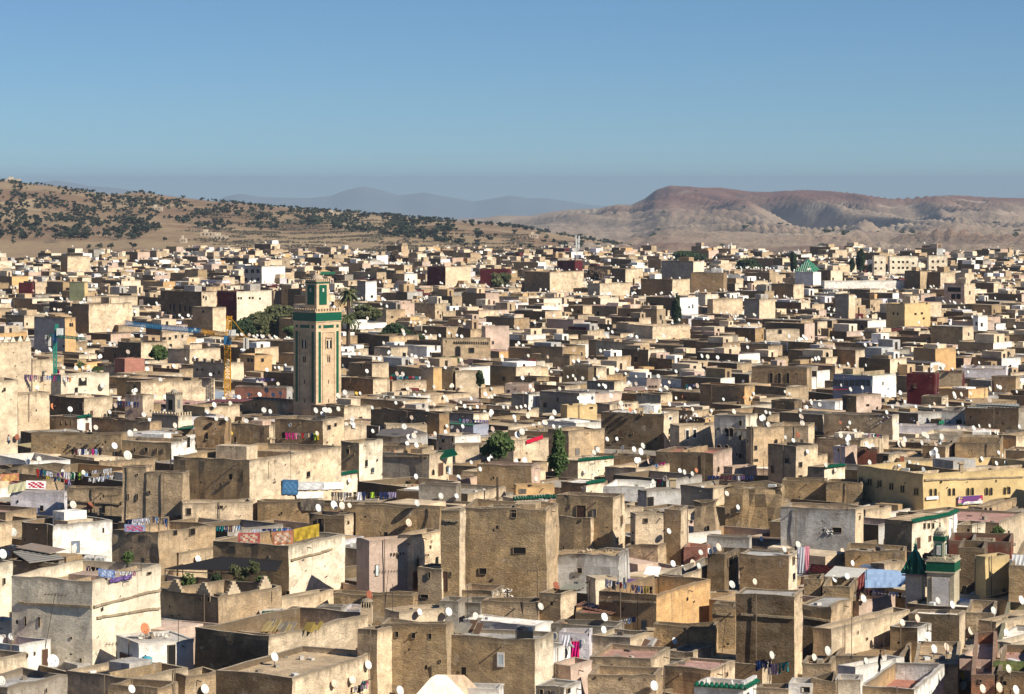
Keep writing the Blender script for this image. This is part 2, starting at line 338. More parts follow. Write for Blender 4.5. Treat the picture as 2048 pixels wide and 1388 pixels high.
# crop xl xc xr ytop ybottom turn colour options (dark earthen lc: painted-in shade) | label
HOUSES = '''
E 90 728 1265 478 1135 24 c ph=.9 |tall cream house with two slit windows and a string course
E -500 -220 100 380 830 30 c |cream corner house cut by the left picture edge
E -200 150 400 985 1165 35 w rc=i |low white house with a pink roof and brown door
E 170 420 885 45 290 45 w lc=b |whitewashed house with a blue-grey shutter
E 885 1250 1690 105 410 30 t |tan house with laundry along its left parapet
E 1265 1715 2214 600 870 37 t rc=g ph=1.1 |terrace house under a black steel pergola
E 915 1090 1530 970 1200 60 w rc=G ph=.1 |white rooftop room with a cloth awning
E 60 480 840 345 480 30 e ph=.6 |brown-walled house beside two air conditioners
E -300 60 530 1320 1600 30 g rc=G ph=.4 |broad grey roof in the bottom left corner
E 520 1040 1480 1250 1480 35 T ph=.5 |stained sand wall below the cream house
E 860 1240 1400 1330 1560 30 t |tan wall at the bottom beside a leaning dish
E 1390 1465 1720 1228 1420 40 t rc=g |small box room with a dark opening
E -250 -120 160 815 1000 45 w |white gable at the left edge with a dish
E -300 -200 95 40 240 45 T |bright wall behind the dish pair at the left edge
F -434 150 960 912 1260 33 T lc=d ph=1.7 |long house with a dark earthen front and a bright flank
F -269 330 985 1235 1600 26 T lc=d ph=.4 |earth-brown block at the bottom with dishes on its flank
F -289 305 750 205 600 28 c lc=b ph=1.2 |cream house with a ledge and rugs over its parapet
B 465 745 850 1225 1470 25 T lc=b rc=g |stair tower behind the yellow blanket
F 840 940 1280 165 620 39 p |pink plastered house with tiny vent slits
F 1180 1290 1505 120 600 30 T |sand house between the pink house and the brick tower
C -343 325 425 1175 1800 22 t lc=e W=6 |huge rubble tower wall with one barred window
B 1505 1650 1690 1185 1900 22 T lc=e |narrow buttressed wall beside the huge tower
C 400 850 945 1080 1500 22 T lc=e |tower house with a dark roof door
C 420 675 772 1245 1500 24 T lc=e |projecting wing in front of the dark roof door
B 830 1495 1505 1165 1480 18 e ph=1 |long brown wall with a rusty leaning dish
F 1320 1510 1618 385 640 30 T lc=t ph=.15 |small stair house with an outside stair
F 1060 1175 1560 720 830 35 T rc=t ph=.15 |low flat-roofed house with small slots
F 1030 1545 1600 830 1380 20 t lc=e rc=G ph=.25 |wide brown wall with three slit niches
F 1545 2244 2390 950 1400 20 c lc=e rc=G ph=.3 |wide brown wall with a small blue window
F 945 1003 1035 868 1400 28 T lc=t |slender lit pillar at the edge of the brown wall
G -330 240 382 832 940 30 w rc=w ph=.05 |white rooftop box with a flat white roof
F 60 90 265 740 840 50 w rc=d ph=.1 tR |white hut with a green tiled edge
F 255 430 510 725 870 35 d ph=.1 |dark shed among scrap boards
F 525 715 730 690 860 10 G ph=.2 |grey rendered yard wall
F 720 865 880 700 830 15 l ph=.2 |shaded lavender yard wall
F 240 250 658 625 700 35 T ph=1 |bright rooftop wall beside the green tiled hut
F 655 1280 1295 600 690 12 e ph=.5 |dark coping wall behind the rust-red dish
F 1590 1640 1700 640 800 20 g |grey cement stub wall
F 1640 1815 1905 650 770 20 g |grey cement hut near the antenna
F 1820 2270 2290 650 830 12 t |brown parapet wall below the reed pavilion
F 1620 1900 2010 560 640 20 t rc=k |low wall at the foot of the huge tower
F 1560 1960 2000 1335 1560 10 w rc=g ph=.4 |white roof beside the gable at the bottom
G 740 1195 1622 588 850 28 o lc=b ph=1.6 |orange house with a terrace of laundry
G 1235 1405 1725 432 600 22 T lc=g rc=i ph=1.0 |sand house with the long red-pink roof
G 365 900 975 282 490 14 G rc=e ph=.1 rough |ruined whitewashed walls with a broken edge
G 700 715 880 460 590 60 c ph=.1 |yellow-white wall at the laundry terrace
G 270 440 562 585 830 28 T lc=e rc=t |rough tower stub beside the rusty shed
G 555 815 892 738 840 25 d rc=k ph=.02 |shed with a rusty corrugated roof
G 1165 1655 1670 845 1040 10 e |brown wall above a lavender skirt
G 1640 1815 1835 680 990 15 e |dark outer wing of the great rubble block
H -225 240 302 598 1140 20 T lc=d rc=G ph=.15 |great dark rubble block with lavender skirt
H 300 525 685 678 1000 24 t lc=d rc=G ph=.1 |second rubble block with a bright corner
H 505 527 1150 858 1100 36 T |long honey-coloured wall of weathered brick
G 665 1145 1300 1095 1260 18 T lc=t rc=i ph=.35 |low house with a rose-pink roof
G 1250 1622 1815 1180 1350 28 T lc=e rc=i ph=.2 |rubble house with a pale pink roof
G 240 465 600 1318 1600 33 w lc=g rc=g ph=.2 |grey-fronted box house at the bottom
G 335 375 515 1025 1280 38 w |white stained wall beneath the woman
G 470 515 690 1150 1340 36 p |pinkish flank wall leading up to the dishes
G 425 660 690 890 1090 8 l ph=.3 |lavender drying yard wall
G 370 860 940 840 930 20 g rc=g ph=.4 |grey roof slab behind the drying yard
G 685 985 1150 930 1080 30 T rc=g ph=.3 |tan house with planks leaning on its flank
G 1285 1480 1640 1040 1100 30 T rc=i ph=.3 |pink-roofed step beside the lavender skirt
G 655 1185 1245 1225 1420 14 t lc=t |stained retaining wall under the pink roof
G 945 1205 1412 205 300 22 t |low tan house behind the arches
G 1410 1590 1620 215 290 15 k |low red-brown rooftop wall
G 1590 1925 1940 135 230 10 G |pale wall behind the dish cluster
G 1620 1790 1812 588 680 20 o |orange low yard beside the dark block
H -195 195 262 285 560 20 c lc=b rc=G ph=.1 |dark brick house with a white flank and pink cloth
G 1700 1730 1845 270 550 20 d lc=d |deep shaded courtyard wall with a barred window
C 985 1030 1265 1215 1540 48 T |weathered wall with an arched recess
C 1255 1385 1445 1180 1540 20 T lc=b |tall triangular buttress wall
C 1480 1655 1680 1130 1400 24 t lc=t rough |rounded ruin wall with one hole
H 340 455 475 462 640 18 e |narrow brown wall beside the pink cloth
H 460 675 735 520 660 14 e rc=l |brown wall below the white dish pair
H 640 1110 1125 248 380 10 e ph=.4 |brown wall with beam ends sticking out
H 930 945 1115 345 480 50 T |sunlit wall left of the green pyramid
D 950 1165 1455 1270 1560 36 c lc=e rc=t ph=.05 tR |peeling house with a green tiled eave
D 1440 1455 1522 1215 1480 40 w rc=t ph=.05 tR |white end wall with a green eave
H 1510 1640 1745 40 200 32 c lc=t |small ruined house before the yellow facade
H 1455 1945 1965 175 320 8 x lc=x |rust-red corrugated fence wall
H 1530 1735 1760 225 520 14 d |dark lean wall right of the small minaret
H 1690 1745 1935 290 620 62 y |flaking yellow wall in the sun
H 1930 2200 2300 380 700 14 e |brown wall with a lattice at the right edge
H 1140 1540 1592 755 980 18 T lc=d rc=w ph=.3 |deep dark terrace with two dishes on its parapet
H 1590 1810 1840 735 850 18 t |grey-brown wall right of the deep terrace
H 990 1210 1320 848 1040 30 w lc=e rc=t |block with a white flank carrying dishes
H 1780 1830 2200 800 960 42 T ph=.3 |sunlit ruin wall at the right edge
H 295 525 565 1130 1280 16 t |low square yard wall behind the white terrace
H 590 720 1105 1165 1300 42 w rc=w ph=.8 |bright white terrace with a person in black
H 560 1080 1200 1085 1160 14 t rc=b |long low wall above the white terrace
H 755 1180 1420 1330 1600 20 w lc=e rc=k ph=1.2 |dark stained wall enclosing a red roof
H 1180 1530 1550 1135 1260 10 T lc=t ph=.3 |pale wall behind the red roof
H 1540 1800 1935 1085 1220 22 p lc=p rc=w |house front hung with a rose curtain
H 1800 2120 2200 1105 1260 10 m |wall draped in green netting
H 1632 1822 1835 1232 1600 10 q rc=G |small red brick box
H 1835 2080 2120 1210 1600 12 b rc=i |brown house in the bottom right corner
H 200 382 390 1290 1600 12 w rc=t |whitish box at the bottom
H 385 555 575 1265 1600 16 b rough |rounded brown shed at the bottom
H 558 760 775 1262 1600 12 w lc=c |peeling white front at the bottom
H -60 190 205 1330 1600 12 t |low wall under the blue trousers
H 1700 1925 2200 970 1080 30 w rc=w ph=.25 |white parapet roof with a slanted edge
H 1560 1880 1950 1040 1110 22 T rc=w ph=.25 |pale recessed patio at the right
H 1900 1945 2200 975 1140 40 c |cream wall right of the pale patio
G 1490 1880 1985 1318 1560 24 w rc=t ph=.6 tL tR |white roof kiosk trimmed with green tiles
D 735 1255 2330 900 1185 60 y rc=g ph=.9 |long yellow civic building with paired arched windows
D 30 250 420 678 960 45 T lc=t rc=g |tall sand house with two small windows
D -280 -90 100 545 800 25 t lc=g |shaded grey house left of the tall sand house
D 95 350 400 520 680 14 T lc=t |blank tan wall above the tall sand house
D 470 1010 1062 438 620 16 c lc=t |long blank tan wall in mid slope
D 415 760 980 632 750 30 T lc=t |house with a row of low arches
D 545 855 1040 125 310 42 w lc=u rc=m ph=.1 |white building with a glazed blue gallery
D 1125 1345 1378 108 370 20 r rc=r |tall dark red house front
D 1345 1560 1580 100 260 14 r lc=t |red-topped house with two shaded recesses
D 1560 1905 1920 68 150 8 l |long lavender-grey wall at the upper right
D 1350 1610 1765 232 320 32 o lc=o |low apricot rooftop rooms
D 1790 1985 2020 135 260 16 t lc=b |dark walled roof at the far right
D 615 728 925 282 410 40 p lc=d |pinkish house with a rounded shed roof
D 385 560 618 330 420 20 w rc=w |white roof room with blue washing bowls
D -100 340 378 60 215 14 t lc=b |building with four dark arches
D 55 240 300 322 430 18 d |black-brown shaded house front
D 1240 1400 1452 288 390 22 T lc=d |brown house below the red building
D 1585 2005 2080 378 580 14 g lc=b rc=G |large dark roofless hall at the right
D 1400 1560 1590 400 540 16 G |grey stone hut with a blue door
D 1060 1640 1650 525 570 6 l |long lavender-white terrace wall
D 1505 1860 1900 658 770 10 e |long brown wall with painted hoops
D 1850 1985 2200 598 720 38 T lc=t |two-tone tan house at the right edge
D 1250 1430 1520 678 770 24 T lc=b |small dark house above the yellow building
D -300 140 155 985 1300 14 e rough |roofless shell with a zigzag wall
D 130 720 785 1180 1500 18 T lc=G rc=t ph=.9 |grey rendered front of the roofless shell
D 145 485 495 945 1110 6 e |upper left wall of the roofless shell
D 490 770 795 965 1130 6 e |upper middle wall of the roofless shell
D 760 800 1005 1180 1300 38 T |ribbed sand wall stepping down rightward
D 885 985 1130 742 850 44 T lc=d rc=g ph=.02 |rooftop hut with an overhanging slab and red door
D 545 640 735 682 800 40 p lc=l |small house half lilac and half pink
D 735 890 905 700 815 12 x lc=x |low red courtyard wall
D 345 475 640 845 985 42 c lc=t tR |cream cube with a thin green eave
D 1030 1070 1400 780 850 60 T |pale parapet behind the yellow building
D 1255 1390 1680 835 890 55 T lc=b |slanting pale enclosure on the yellow roof
D 1640 1720 1990 1160 1230 30 t |low tan building under the banner
C 755 1250 1370 428 740 22 T lc=d rc=w ph=.15 |big shaded block with open bays
C 1300 1372 1655 515 760 46 T |brick house with two white-framed windows
C 1650 1895 1990 440 790 26 c lc=G |grey house with dark arched windows
C 1945 1955 2200 535 820 60 t |brown wall right of the arched windows
C 275 585 710 260 420 26 w lc=g rc=t ph=.4 |plain mauve-grey house with a white flank
C 440 490 725 358 490 56 y rc=g |pale yellow roof rooms
C 715 825 1050 345 440 40 T lc=g |greenish wall right of the yellow rooms
C 1035 1225 1315 272 350 26 T lc=g |dark flat front high on the slope
C 1535 1888 1965 203 360 18 o lc=b |dark long front with an orange end
C 340 500 785 560 800 46 t |rubble house with two small doorways
C -100 68 345 632 850 48 T |plastered house left of the pointed bush
C 412 577 855 790 890 44 c lc=t rc=T ph=.05 tR |bright cream house with a green tiled eave
C 855 1115 1135 760 850 14 b |dark parapet next to the cream eave
C 785 1030 1365 855 940 34 T |tan parapets above the white courtyard
C 1185 1640 1788 735 910 22 p lc=d rc=k ph=.4 |dark house with a red roof rim
C 1780 1792 1985 845 925 50 p |pink extension with a white inner court
C -220 212 275 832 1000 16 p lc=e rc=i |flat pink-topped brown block
C 440 640 785 970 1060 34 c lc=e rc=w ph=.1 tR |house with a white folded roof
C 775 1100 1190 1000 1110 14 w rc=w |white walled courtyard below the orange cube
C 1090 1115 1385 1030 1200 56 G |whitish house with a black doorway
C 70 90 390 985 1080 58 o rc=k |orange cube with a red roof rim
C -20 62 418 1090 1200 62 c tR |cream front under a row of green tiles
C 1380 1640 1945 1005 1180 42 T lc=g |large two-sided tan house at mid right
D -95 -85 110 1000 1200 60 e |shaded flank beside the roofless shell
C 0 185 230 190 290 22 p rc=g |pale pink house in mid slope
C 50 185 275 268 400 26 w lc=g |white-ended grey house in mid slope
C 455 655 700 60 190 16 d |black fronted house in mid slope
C 645 860 935 170 270 24 T lc=g |house below the grey pergola roof
C 1115 1210 1230 155 240 20 p |small pink house with three niches
B -60 215 342 320 450 32 T lc=e |low tan house left of the minaret foot
B 195 575 742 475 760 26 T lc=b rc=g |tall flank house with two square windows
B 735 745 918 522 680 42 T |sunlit wing right of the square windows
B 480 740 960 372 520 34 T lc=e |tan wall at the foot of the great minaret
B 715 857 1045 650 1000 30 c lc=e rc=t |tower house with a scarred sunny flank
B 105 375 845 948 1120 31 c lc=t rc=t ph=.05 tR |house with a long green tile eave and pale roof
B -604 -4 715 790 1240 28 T lc=e ph=.7 |long high earthen wall curving to the right
B 55 860 880 1130 1260 12 e ph=.6 |long low brown parapet below white laundry
B 1045 1412 1597 745 960 26 T lc=g rc=t ph=.1 |dark plaster house with a green tiled awning
B 1330 1625 1655 985 1160 16 g |grey recessed wall behind two dishes
B 1000 1240 1400 600 670 34 G rc=d ph=.02 |shed with a patched dark tin roof
B 1055 1072 1395 508 620 50 T |smooth sunlit terrace wall
B 950 1490 1505 418 610 12 b |dark brown wall behind the smooth terrace
B 1490 1760 1880 425 520 26 c lc=g |pale grey-green roof room
B 1445 1760 1880 512 600 20 u lc=u rc=b tL |blue-grey wall under a green tile line
B 1470 1612 1815 600 700 44 w lc=T |low cream house with two windows and white roof
B 1590 1615 2010 665 820 54 T |stained garden wall before the bushy tree
B -120 285 335 215 330 16 G lc=k |red brick and white cement wall
B 720 970 1100 150 270 22 T lc=b |dark house right of the minaret foot
B 1085 1120 1390 165 250 55 T |sunlit wall beneath the green roofed pavilion
B 1350 1445 1456 60 240 20 o lc=T |slim tower with a green cap
B 1455 1595 1615 70 220 14 d |notched black wall by the green capped tower
B 1595 1620 1830 90 220 55 T |sand wall right of the notched wall
A -400 -300 140 175 800 46 T |high sunlit plaster wall at the left edge
A 60 142 390 268 600 45 T |second high plaster wall stepping down
A 245 955 1000 585 760 12 e |dark earthen wall above the yellow awning
A 380 608 720 452 590 34 w lc=t tR |cream rooftop room with three slots and a door
A 720 1180 1205 488 600 8 t |plain brown wall left of the little minaret
A 960 1350 1535 650 800 24 w lc=e rc=t ph=.2 |house with slots and a white flank under a green eave
A 965 1148 1165 840 1290 12 t |square tan tower with paired slits
A 1150 1437 1455 890 1300 14 t rc=t |honey wall with a small dark hole
A 530 960 975 1010 1240 12 t |low rounded tan wall
A 85 505 530 1045 1200 10 l |pale concrete block wall
A 1420 1440 1990 1125 1320 36 T |rounded wall with small dark windows
A 565 742 790 140 300 24 T lc=d |little box room beside a tall white wall
A 400 480 858 118 320 52 c |tall creamy white wall with a round dish
P -260 -160 182 1015 1400 45 T |bright blank wall at the upper left edge
P 100 190 312 1110 1320 45 T |stepped wall with a pointed chimney
A 390 662 885 300 470 42 T lc=d rc=i |wide tan house with a striped tin roof
A 990 1108 1692 178 360 52 T lc=e |broad bare sunlit wall
A 985 1125 1210 278 470 30 T lc=p |square pink-brown rooftop room
A 1545 1775 1795 460 690 16 b rough |collapsed rubble wall with openings
A 1775 2120 2270 512 680 26 T lc=e |earthen house with a yellow dish
A -100 480 545 850 960 14 t rough |broken tan wall under the yellow awning
A 1195 1405 1512 440 560 32 c lc=g ph=.8 |merlon-topped base of the little minaret
P 420 520 772 785 960 40 T lc=b ph=.5 |tall tan warehouse-like house with a dark side
P 940 1180 1265 712 880 26 T lc=d |dark old house with a row of arched windows
P 1270 1385 1590 710 840 40 c lc=r |cream block with a dark red side
P 1125 1245 1322 805 950 28 T lc=t |plain square tan tower
P 1430 1532 1668 562 670 40 w lc=G |off-white block with a grey windowed side
P 500 510 805 740 800 66 T |broad flat sand facade on the left
P 355 395 527 505 600 50 T lc=b |square tan house near the town edge
P 405 495 515 655 770 20 y lc=m |narrow olive-green plastered house
P 110 185 200 660 730 20 r |small dark red house on the left
P 940 950 1095 945 1070 60 T |sand house with two rows of windows
P 1130 1310 1425 1130 1240 24 T lc=g |house with roof merlons beside the yellow crane
P 1400 1490 1590 1085 1190 55 o |apricot house with three small windows
P 670 730 845 1105 1200 45 k |unfinished red brick house
P 690 825 975 1012 1110 32 T lc=d |black sided house behind the bush
P 200 380 442 865 1080 40 o lc=G |tall apricot block by the green crane
P 980 1110 1290 1050 1150 38 T |low sand house with a green gable
Q 510 617 765 565 680 34 T lc=r |sand house with a dark red shaded side
Q 820 985 1000 580 670 14 r |dark maroon house behind the round tree
Q 1078 1228 1425 597 720 36 T lc=b |tall black sided house in the upper middle
Q 1270 1375 1420 532 600 30 r |bright red walled roof under the phone masts
Q 1605 1670 1775 578 680 36 T lc=d |black and sand cube near the upper middle
Q 1880 2067 2130 533 700 30 c lc=g |large plum-grey blank house near the skyline
Q 1450 1520 1712 665 740 44 T rc=r |long sand house with a red roof edge
Q 1760 1945 2048 640 740 28 T lc=b |wide brown house under a shallow gable
Q 590 600 880 985 1110 60 t rc=m |tan mansion with a row of small arches
Q 845 850 990 915 1060 60 p |peach wing beside the arched mansion
Q 100 150 215 650 770 34 w lc=g |white house near the palms
Q 1720 1830 2048 912 1000 50 T |long pale wall at the foot of the cypress
Q 1305 1500 1560 1155 1240 14 T lc=d |black front in mid slope
R 708 815 860 597 680 30 w |white shrine under the green pyramid roof
R 1160 1170 1238 500 620 50 c |narrow beige apartment block
R 1250 1262 1425 505 610 60 c |beige apartment block with six windows
R 1480 1490 1600 500 590 60 c |beige apartment wing at the right
R 1243 1350 1500 782 930 40 y lc=y |mustard yellow house with small windows
R 1580 1700 1762 665 790 28 T lc=p |plum house with a balcony
R 942 1022 1060 728 880 26 T lc=g |tall grey tower house at the right
R 555 700 760 668 760 26 T lc=b |dark brown cube on the right
R 195 228 402 757 850 54 T |wide sand wall on the right slope
R 410 500 592 755 880 32 T lc=g |grey and sand house on the right slope
R 525 540 735 932 1010 58 T |sand house with an arched door
R 1750 1780 1835 852 950 50 w lc=w |pale bluish house at the far right
R 100 290 310 600 720 16 b |shaded wide house below the plum-grey one
R 860 880 1350 650 700 66 w |very long low white wall
R 1455 1560 1645 598 700 34 T lc=d |black sided house on the upper right
R 1350 1440 1500 590 700 30 t lc=d |dark cube beside the green gable
'''
allpoly = []; allown = []           # for casting rays at the town
HS = []                             # every house: dict
FOOT = []
def jit(p, a): return a * (noise.noise(Vector((p[0] * .45, p[1] * .45, 3.3))) * 1.3 + .5 * noise.noise(Vector((p[0] * 1.9, p[1] * 1.9, 9.1))))
def jxy(p, a):
    return Vector((a * noise.noise(Vector((p[0] * .6, p[1] * .6, p[2] * .5))), a * noise.noise(Vector((p[1] * .6, p[0] * .6, 5 + p[2] * .5))), 0))
def solve_side(px_t, C, D, d, lo=.3, hi=90):
    """length along d from corner C so that the end projects to column px_t"""
    k = (px_t - 1024) / F
    den = d[0] - k * d[1]
    if abs(den) < 1e-4: return None
    t = (k * C[1] - C[0]) / den
    return t
def shape_house(c, xl, xc, xr, yt, yb, th, Wmin=None, Hf=36.0):
    X0, Xc, X1 = cx(c, xl), cx(c, xc), cx(c, xr); Yt, Yb = cy(c, yt), cy(c, yb)
    D = F * Hf / (Yb - YH)
    C = P3(Xc, Yt, D)
    if D > 400: th = max(th, 41)
    zt = C.z
    best = None
    minL = 2.5 if Xc - X0 > 8 else 3.5; minW = Wmin or (3.0 if X1 - Xc > 8 else 5.0)
    cand = [th] + sorted(range(12, 79, 2), key=lambda q: abs(q - th))
    for t in cand:
        u = (-math.cos(R(t)), math.sin(R(t))); v = (math.sin(R(t)), math.cos(R(t)))
        L = solve_side(X0, C, D, u); Wd = solve_side(X1, C, D, v)
        if L is None or Wd is None: continue
        if L < 0: L = 99
        if Wd < 0 or Wd > 60: Wd = 99
        pen = max(0, minL - L) + max(0, minW - Wd) + max(0, L - 45) + max(0, Wd - 32) + abs(t - th) * .04
        if best is None or pen < best[0]: best = (pen, t, L, Wd)
    _, t, L, Wd = best
    L = min(max(L, 1.6), 45); Wd = min(max(Wd, 1.6), 32)
    if Wd < 5: Wd = max(Wd, 2.2)
    return C, zt, t, L, Wd, D, (X0, X1, Yt, Yb)

def wall_side(mb, P0, P1, nrm, zt, zb, tint, rel, amp, seg, own, th=.24, ph=.7, rim=None, inner=True, cs=(0, 0)):
    """outer wall from P0 to P1 with uneven top, coping and the inside face of the parapet"""
    P0 = Vector((P0[0], P0[1], 0)); P1 = Vector((P1[0], P1[1], 0)); d = P1 - P0; l = d.length
    n = max(1, int(round(l / seg))); dn = d.normalized()
    lev = [0, .35, 1.0, 2.4, 5.0, zt - zb] if seg < 3 else [0, 1.0, zt - zb]
    cols = []
    for i in range(n + 1):
        p = P0 + d * (i / n); j = jit(p, amp); col = []
        for k, h in enumerate(lev):
            q = Vector((p.x, p.y, zt + (j if k == 0 else j * .5 if k == 1 else 0) - h))
            if amp and 0 < k < 5: q += jxy(q, amp * .9)
            col.append(q)
        cols.append(col)
    for i in range(n):
        for k in range(len(lev) - 1):
            a, b_ = cols[i], cols[i + 1]
            mb.poly([a[k + 1], b_[k + 1], b_[k], a[k]], tint,
                    [(lev[k + 1], rel, 0), (lev[k + 1], rel, 0), (lev[k], rel, 0), (lev[k], rel, 0)])
    # coping and inner face
    ins = []
    for i in range(n + 1):
        p = cols[i][0]
        q = p - nrm * th
        if i == 0: q = q + dn * th
        if i == n: q = q - dn * th
        ins.append(q)
    for i in range(n):
        a, b_ = cols[i][0], cols[i + 1][0]
        mb.poly([a, b_, ins[i + 1], ins[i]], rim or tint, (.25, rel, 0))
        if inner:
            ia = Vector((ins[i].x, ins[i].y, zt - ph - .05)); ib = Vector((ins[i + 1].x, ins[i + 1].y, zt - ph - .05))
            mb.poly([ins[i], ins[i + 1], ib, ia], tint, [(0, rel, 0), (0, rel, 0), (ph, rel, 0), (ph, rel, 0)])
    return cols

def corners(C, th, L, Wd):
    u = Vector((-math.cos(R(th)), math.sin(R(th)), 0)); v = Vector((math.sin(R(th)), math.cos(R(th)), 0))
    c0 = Vector((C[0], C[1], 0))
    return c0, c0 + u * L, c0 + u * L + v * Wd, c0 + v * Wd, u, v
def vary(c, s, rg=None):
    rg = rg or random
    k = 1 + rg.uniform(-s, s); w = rg.uniform(-s * .35, s * .35)
    return (max(0, c[0] * k * (1 + w)), max(0, c[1] * k), max(0, c[2] * k * (1 - w)))

def tile_trim(A, B, nrm, z, parent, own):
    """a row of half-round glazed tiles sloping out over a wall top"""
    d = (B - A); l = d.length; d.normalize(); n = max(2, int(l / .32)); mb = MB()
    up = Vector((0, 0, 1))
    for i in range(n):
        p = A + d * (l * (i + .5) / n); p = Vector((p.x, p.y, z + jit(p, .05)))
        a = p - nrm * .10 + up * .10; b_ = p + nrm * .26 - up * .10
        r = l / n * .43
        pts = [(-1, 0), (-.6, .62), (0, .85), (.6, .62), (1, 0)]
        for k in range(4):
            (s0, h0), (s1, h1) = pts[k], pts[k + 1]
            mb.poly([b_ + d * r * s0 + up * r * h0, b_ + d * r * s1 + up * r * h1, a + d * r * s1 + up * r * h1, a + d * r * s0 + up * r * h0])
        mb.poly([b_ + d * r * s + up * r * h for s, h in pts])
    e = d * (l + .05)
    mb.box(Vector((A.x, A.y, z - .14)) - nrm * .02, e, nrm * .12, up * .06)
    o = mb.build('tile_trim', TILE, parent); o['kind'] = 'stuff'
    return o

def house_mesh(C, zt, th, L, Wd, lc, rc, roofc, ph, stain, rel, amp, seg, own, full=True, zb=0.0, mbW=None, mbR=None, rim=None):
    c0, cL, cB, cR, u, v = corners(C, th, L, Wd)
    w = mbW if mbW is not None else MB(); r = mbR if mbR is not None else MB()
    ph = min(ph, 2.2)
    tl = (*lc, stain); tr = (*rc, stain)
    rm = rim or tuple(.55 * a + .45 * b_ for a, b_ in zip(rc, (.30, .26, .20)))
    rm = (*rm, stain * .7)
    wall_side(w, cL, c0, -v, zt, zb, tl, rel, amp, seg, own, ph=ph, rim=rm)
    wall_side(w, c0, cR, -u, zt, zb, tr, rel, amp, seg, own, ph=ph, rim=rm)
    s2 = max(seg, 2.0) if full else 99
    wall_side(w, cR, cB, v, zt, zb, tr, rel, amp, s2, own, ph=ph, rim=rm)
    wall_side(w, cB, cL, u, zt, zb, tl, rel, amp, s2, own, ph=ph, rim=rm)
    i = .2
    q = [c0 + (u + v) * i, cL + (v - u) * i, cB - (u + v) * i, cR + (u - v) * i]
    zr = zt - ph
    r.poly([Vector((p.x, p.y, zr)) for p in (q[0], q[3], q[2], q[1])], (*roofc, .0), (9, .75 if full else .5, 0))
    for a, b_ in ((cL, c0), (c0, cR), (cR, cB), (cB, cL)):
        allpoly.append([Vector((a.x, a.y, 0)), Vector((b_.x, b_.y, 0)), Vector((b_.x, b_.y, zt)), Vector((a.x, a.y, zt))]); allown.append(own)
    allpoly.append([Vector((p.x, p.y, zr)) for p in (q[0], q[3], q[2], q[1])]); allown.append(own)
    return w, r, (c0, cL, cB, cR, u, v)
# u points left-away, v points right-away: the left face looks along -v, the right face along -u
for ln in HOUSES.strip().split('\n'):
    spec, label = ln.split('|'); a = spec.split()
    c = a[0]; xl, xc, xr, yt, yb, th = [float(q) for q in a[1:7]]; col = a[7]
    op = dict(q.split('=') for q in a[8:] if '=' in q); fl = [q for q in a[8:] if '=' not in q]
    C, zt, th, L, Wd, D, box = shape_house(c, xl, xc, xr, yt, yb, th, float(op['W']) if 'W' in op else None)
    far = D > 480
    base = COL[col]; lcol = COL[op.get('lc', col)]; rcol = COL[op.get('rc', 'g' if col in 'gdbe' else 't')]  # dark earthen lc colours put shade into the left wall
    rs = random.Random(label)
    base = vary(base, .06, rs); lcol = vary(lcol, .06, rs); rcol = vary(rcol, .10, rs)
    ph = float(op.get('ph', .5 if far else rs.uniform(.45, .9)))
    amp = (.30 if 'rough' in fl else .10) * (1.8 if col in 'tbe' else 1.2)
    k = op.get('lc', col)
    st = max(STAIN.get(col, 1.0), STAIN.get(k, 1.0)); rel = (RELIEF.get(col, .7) + RELIEF.get(k, .7)) / 2
    root = empty('house', (C.x, C.y, 0))
    tag(root, label.strip(), 'house')
    i = len(HS)
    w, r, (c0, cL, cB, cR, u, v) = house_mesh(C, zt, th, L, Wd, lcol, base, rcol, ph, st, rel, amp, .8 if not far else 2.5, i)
    off = Vector((C.x, C.y, 0))
    for mb in (w, r): mb.v = [(p[0] - off.x, p[1] - off.y, p[2]) for p in mb.v]
    w.build('wall', MAS, root); r.build('roof', MAS, root)
    for f_ in fl:
        if f_ in ('tL', 'tR'):
            A_, B_, nn = (cL, c0, -v) if f_ == 'tL' else (c0, cR, -u)
            t_ = tile_trim(A_ - off, B_ - off, nn, zt, root, i)
    HS.append(dict(root=root, label=label.strip(), C=C, zt=zt, th=th, L=L, W=Wd, D=D, box=box, u=u, v=v, ph=ph, hand=True, col=col))
NH = len(HS)

# ------------------------------------------------------------------ the rest of the town
# things that stand behind other roofs: columns, depth, lowest row that shows
OCC = [(h['box'][0], h['box'][1], h['D'], h['box'][3], h['box'][2]) for h in HS]
OCC += [(248, 452, 492, 692, 640), (580, 686, 436, 812, 560), (444, 500, 520, 757, 632), (672, 722, 640, 692, 560), (745, 848, 610, 718, 655), (1340, 1364, 730, 668, 600),
        (1578, 1596, 1200, 546, 500), (1700, 1740, 1190, 546, 500), (1340, 1410, 1400, 526, 500), (1790, 1925, 244, 1206, 1050), (100, 118, 500, 702, 645),
        (320, 372, 400, 862, 780), (955, 1035, 330, 922, 862), (1078, 1142, 318, 945, 868), (940, 975, 440, 770, 740), (470, 600, 760, 682, 612), (930, 1030, 1010, 577, 545),
        (1165, 1215, 1090, 563, 535), (283, 335, 580, 722, 690), (1470, 1530, 1300, 540, 518), (775, 805, 1420, 530, 498), (1140, 1165, 1330, 521, 475)]
OA = np.array(OCC, dtype=float)
FP = []
for h in HS:
    c0, cL, cB, cR, u, v = corners(h['C'], h['th'], h['L'], h['W'])
    FP.append((c0.x, c0.y, u.x, u.y, v.x, v.y, h['L'], h['W'], h['zt']))
FP = np.array(FP)
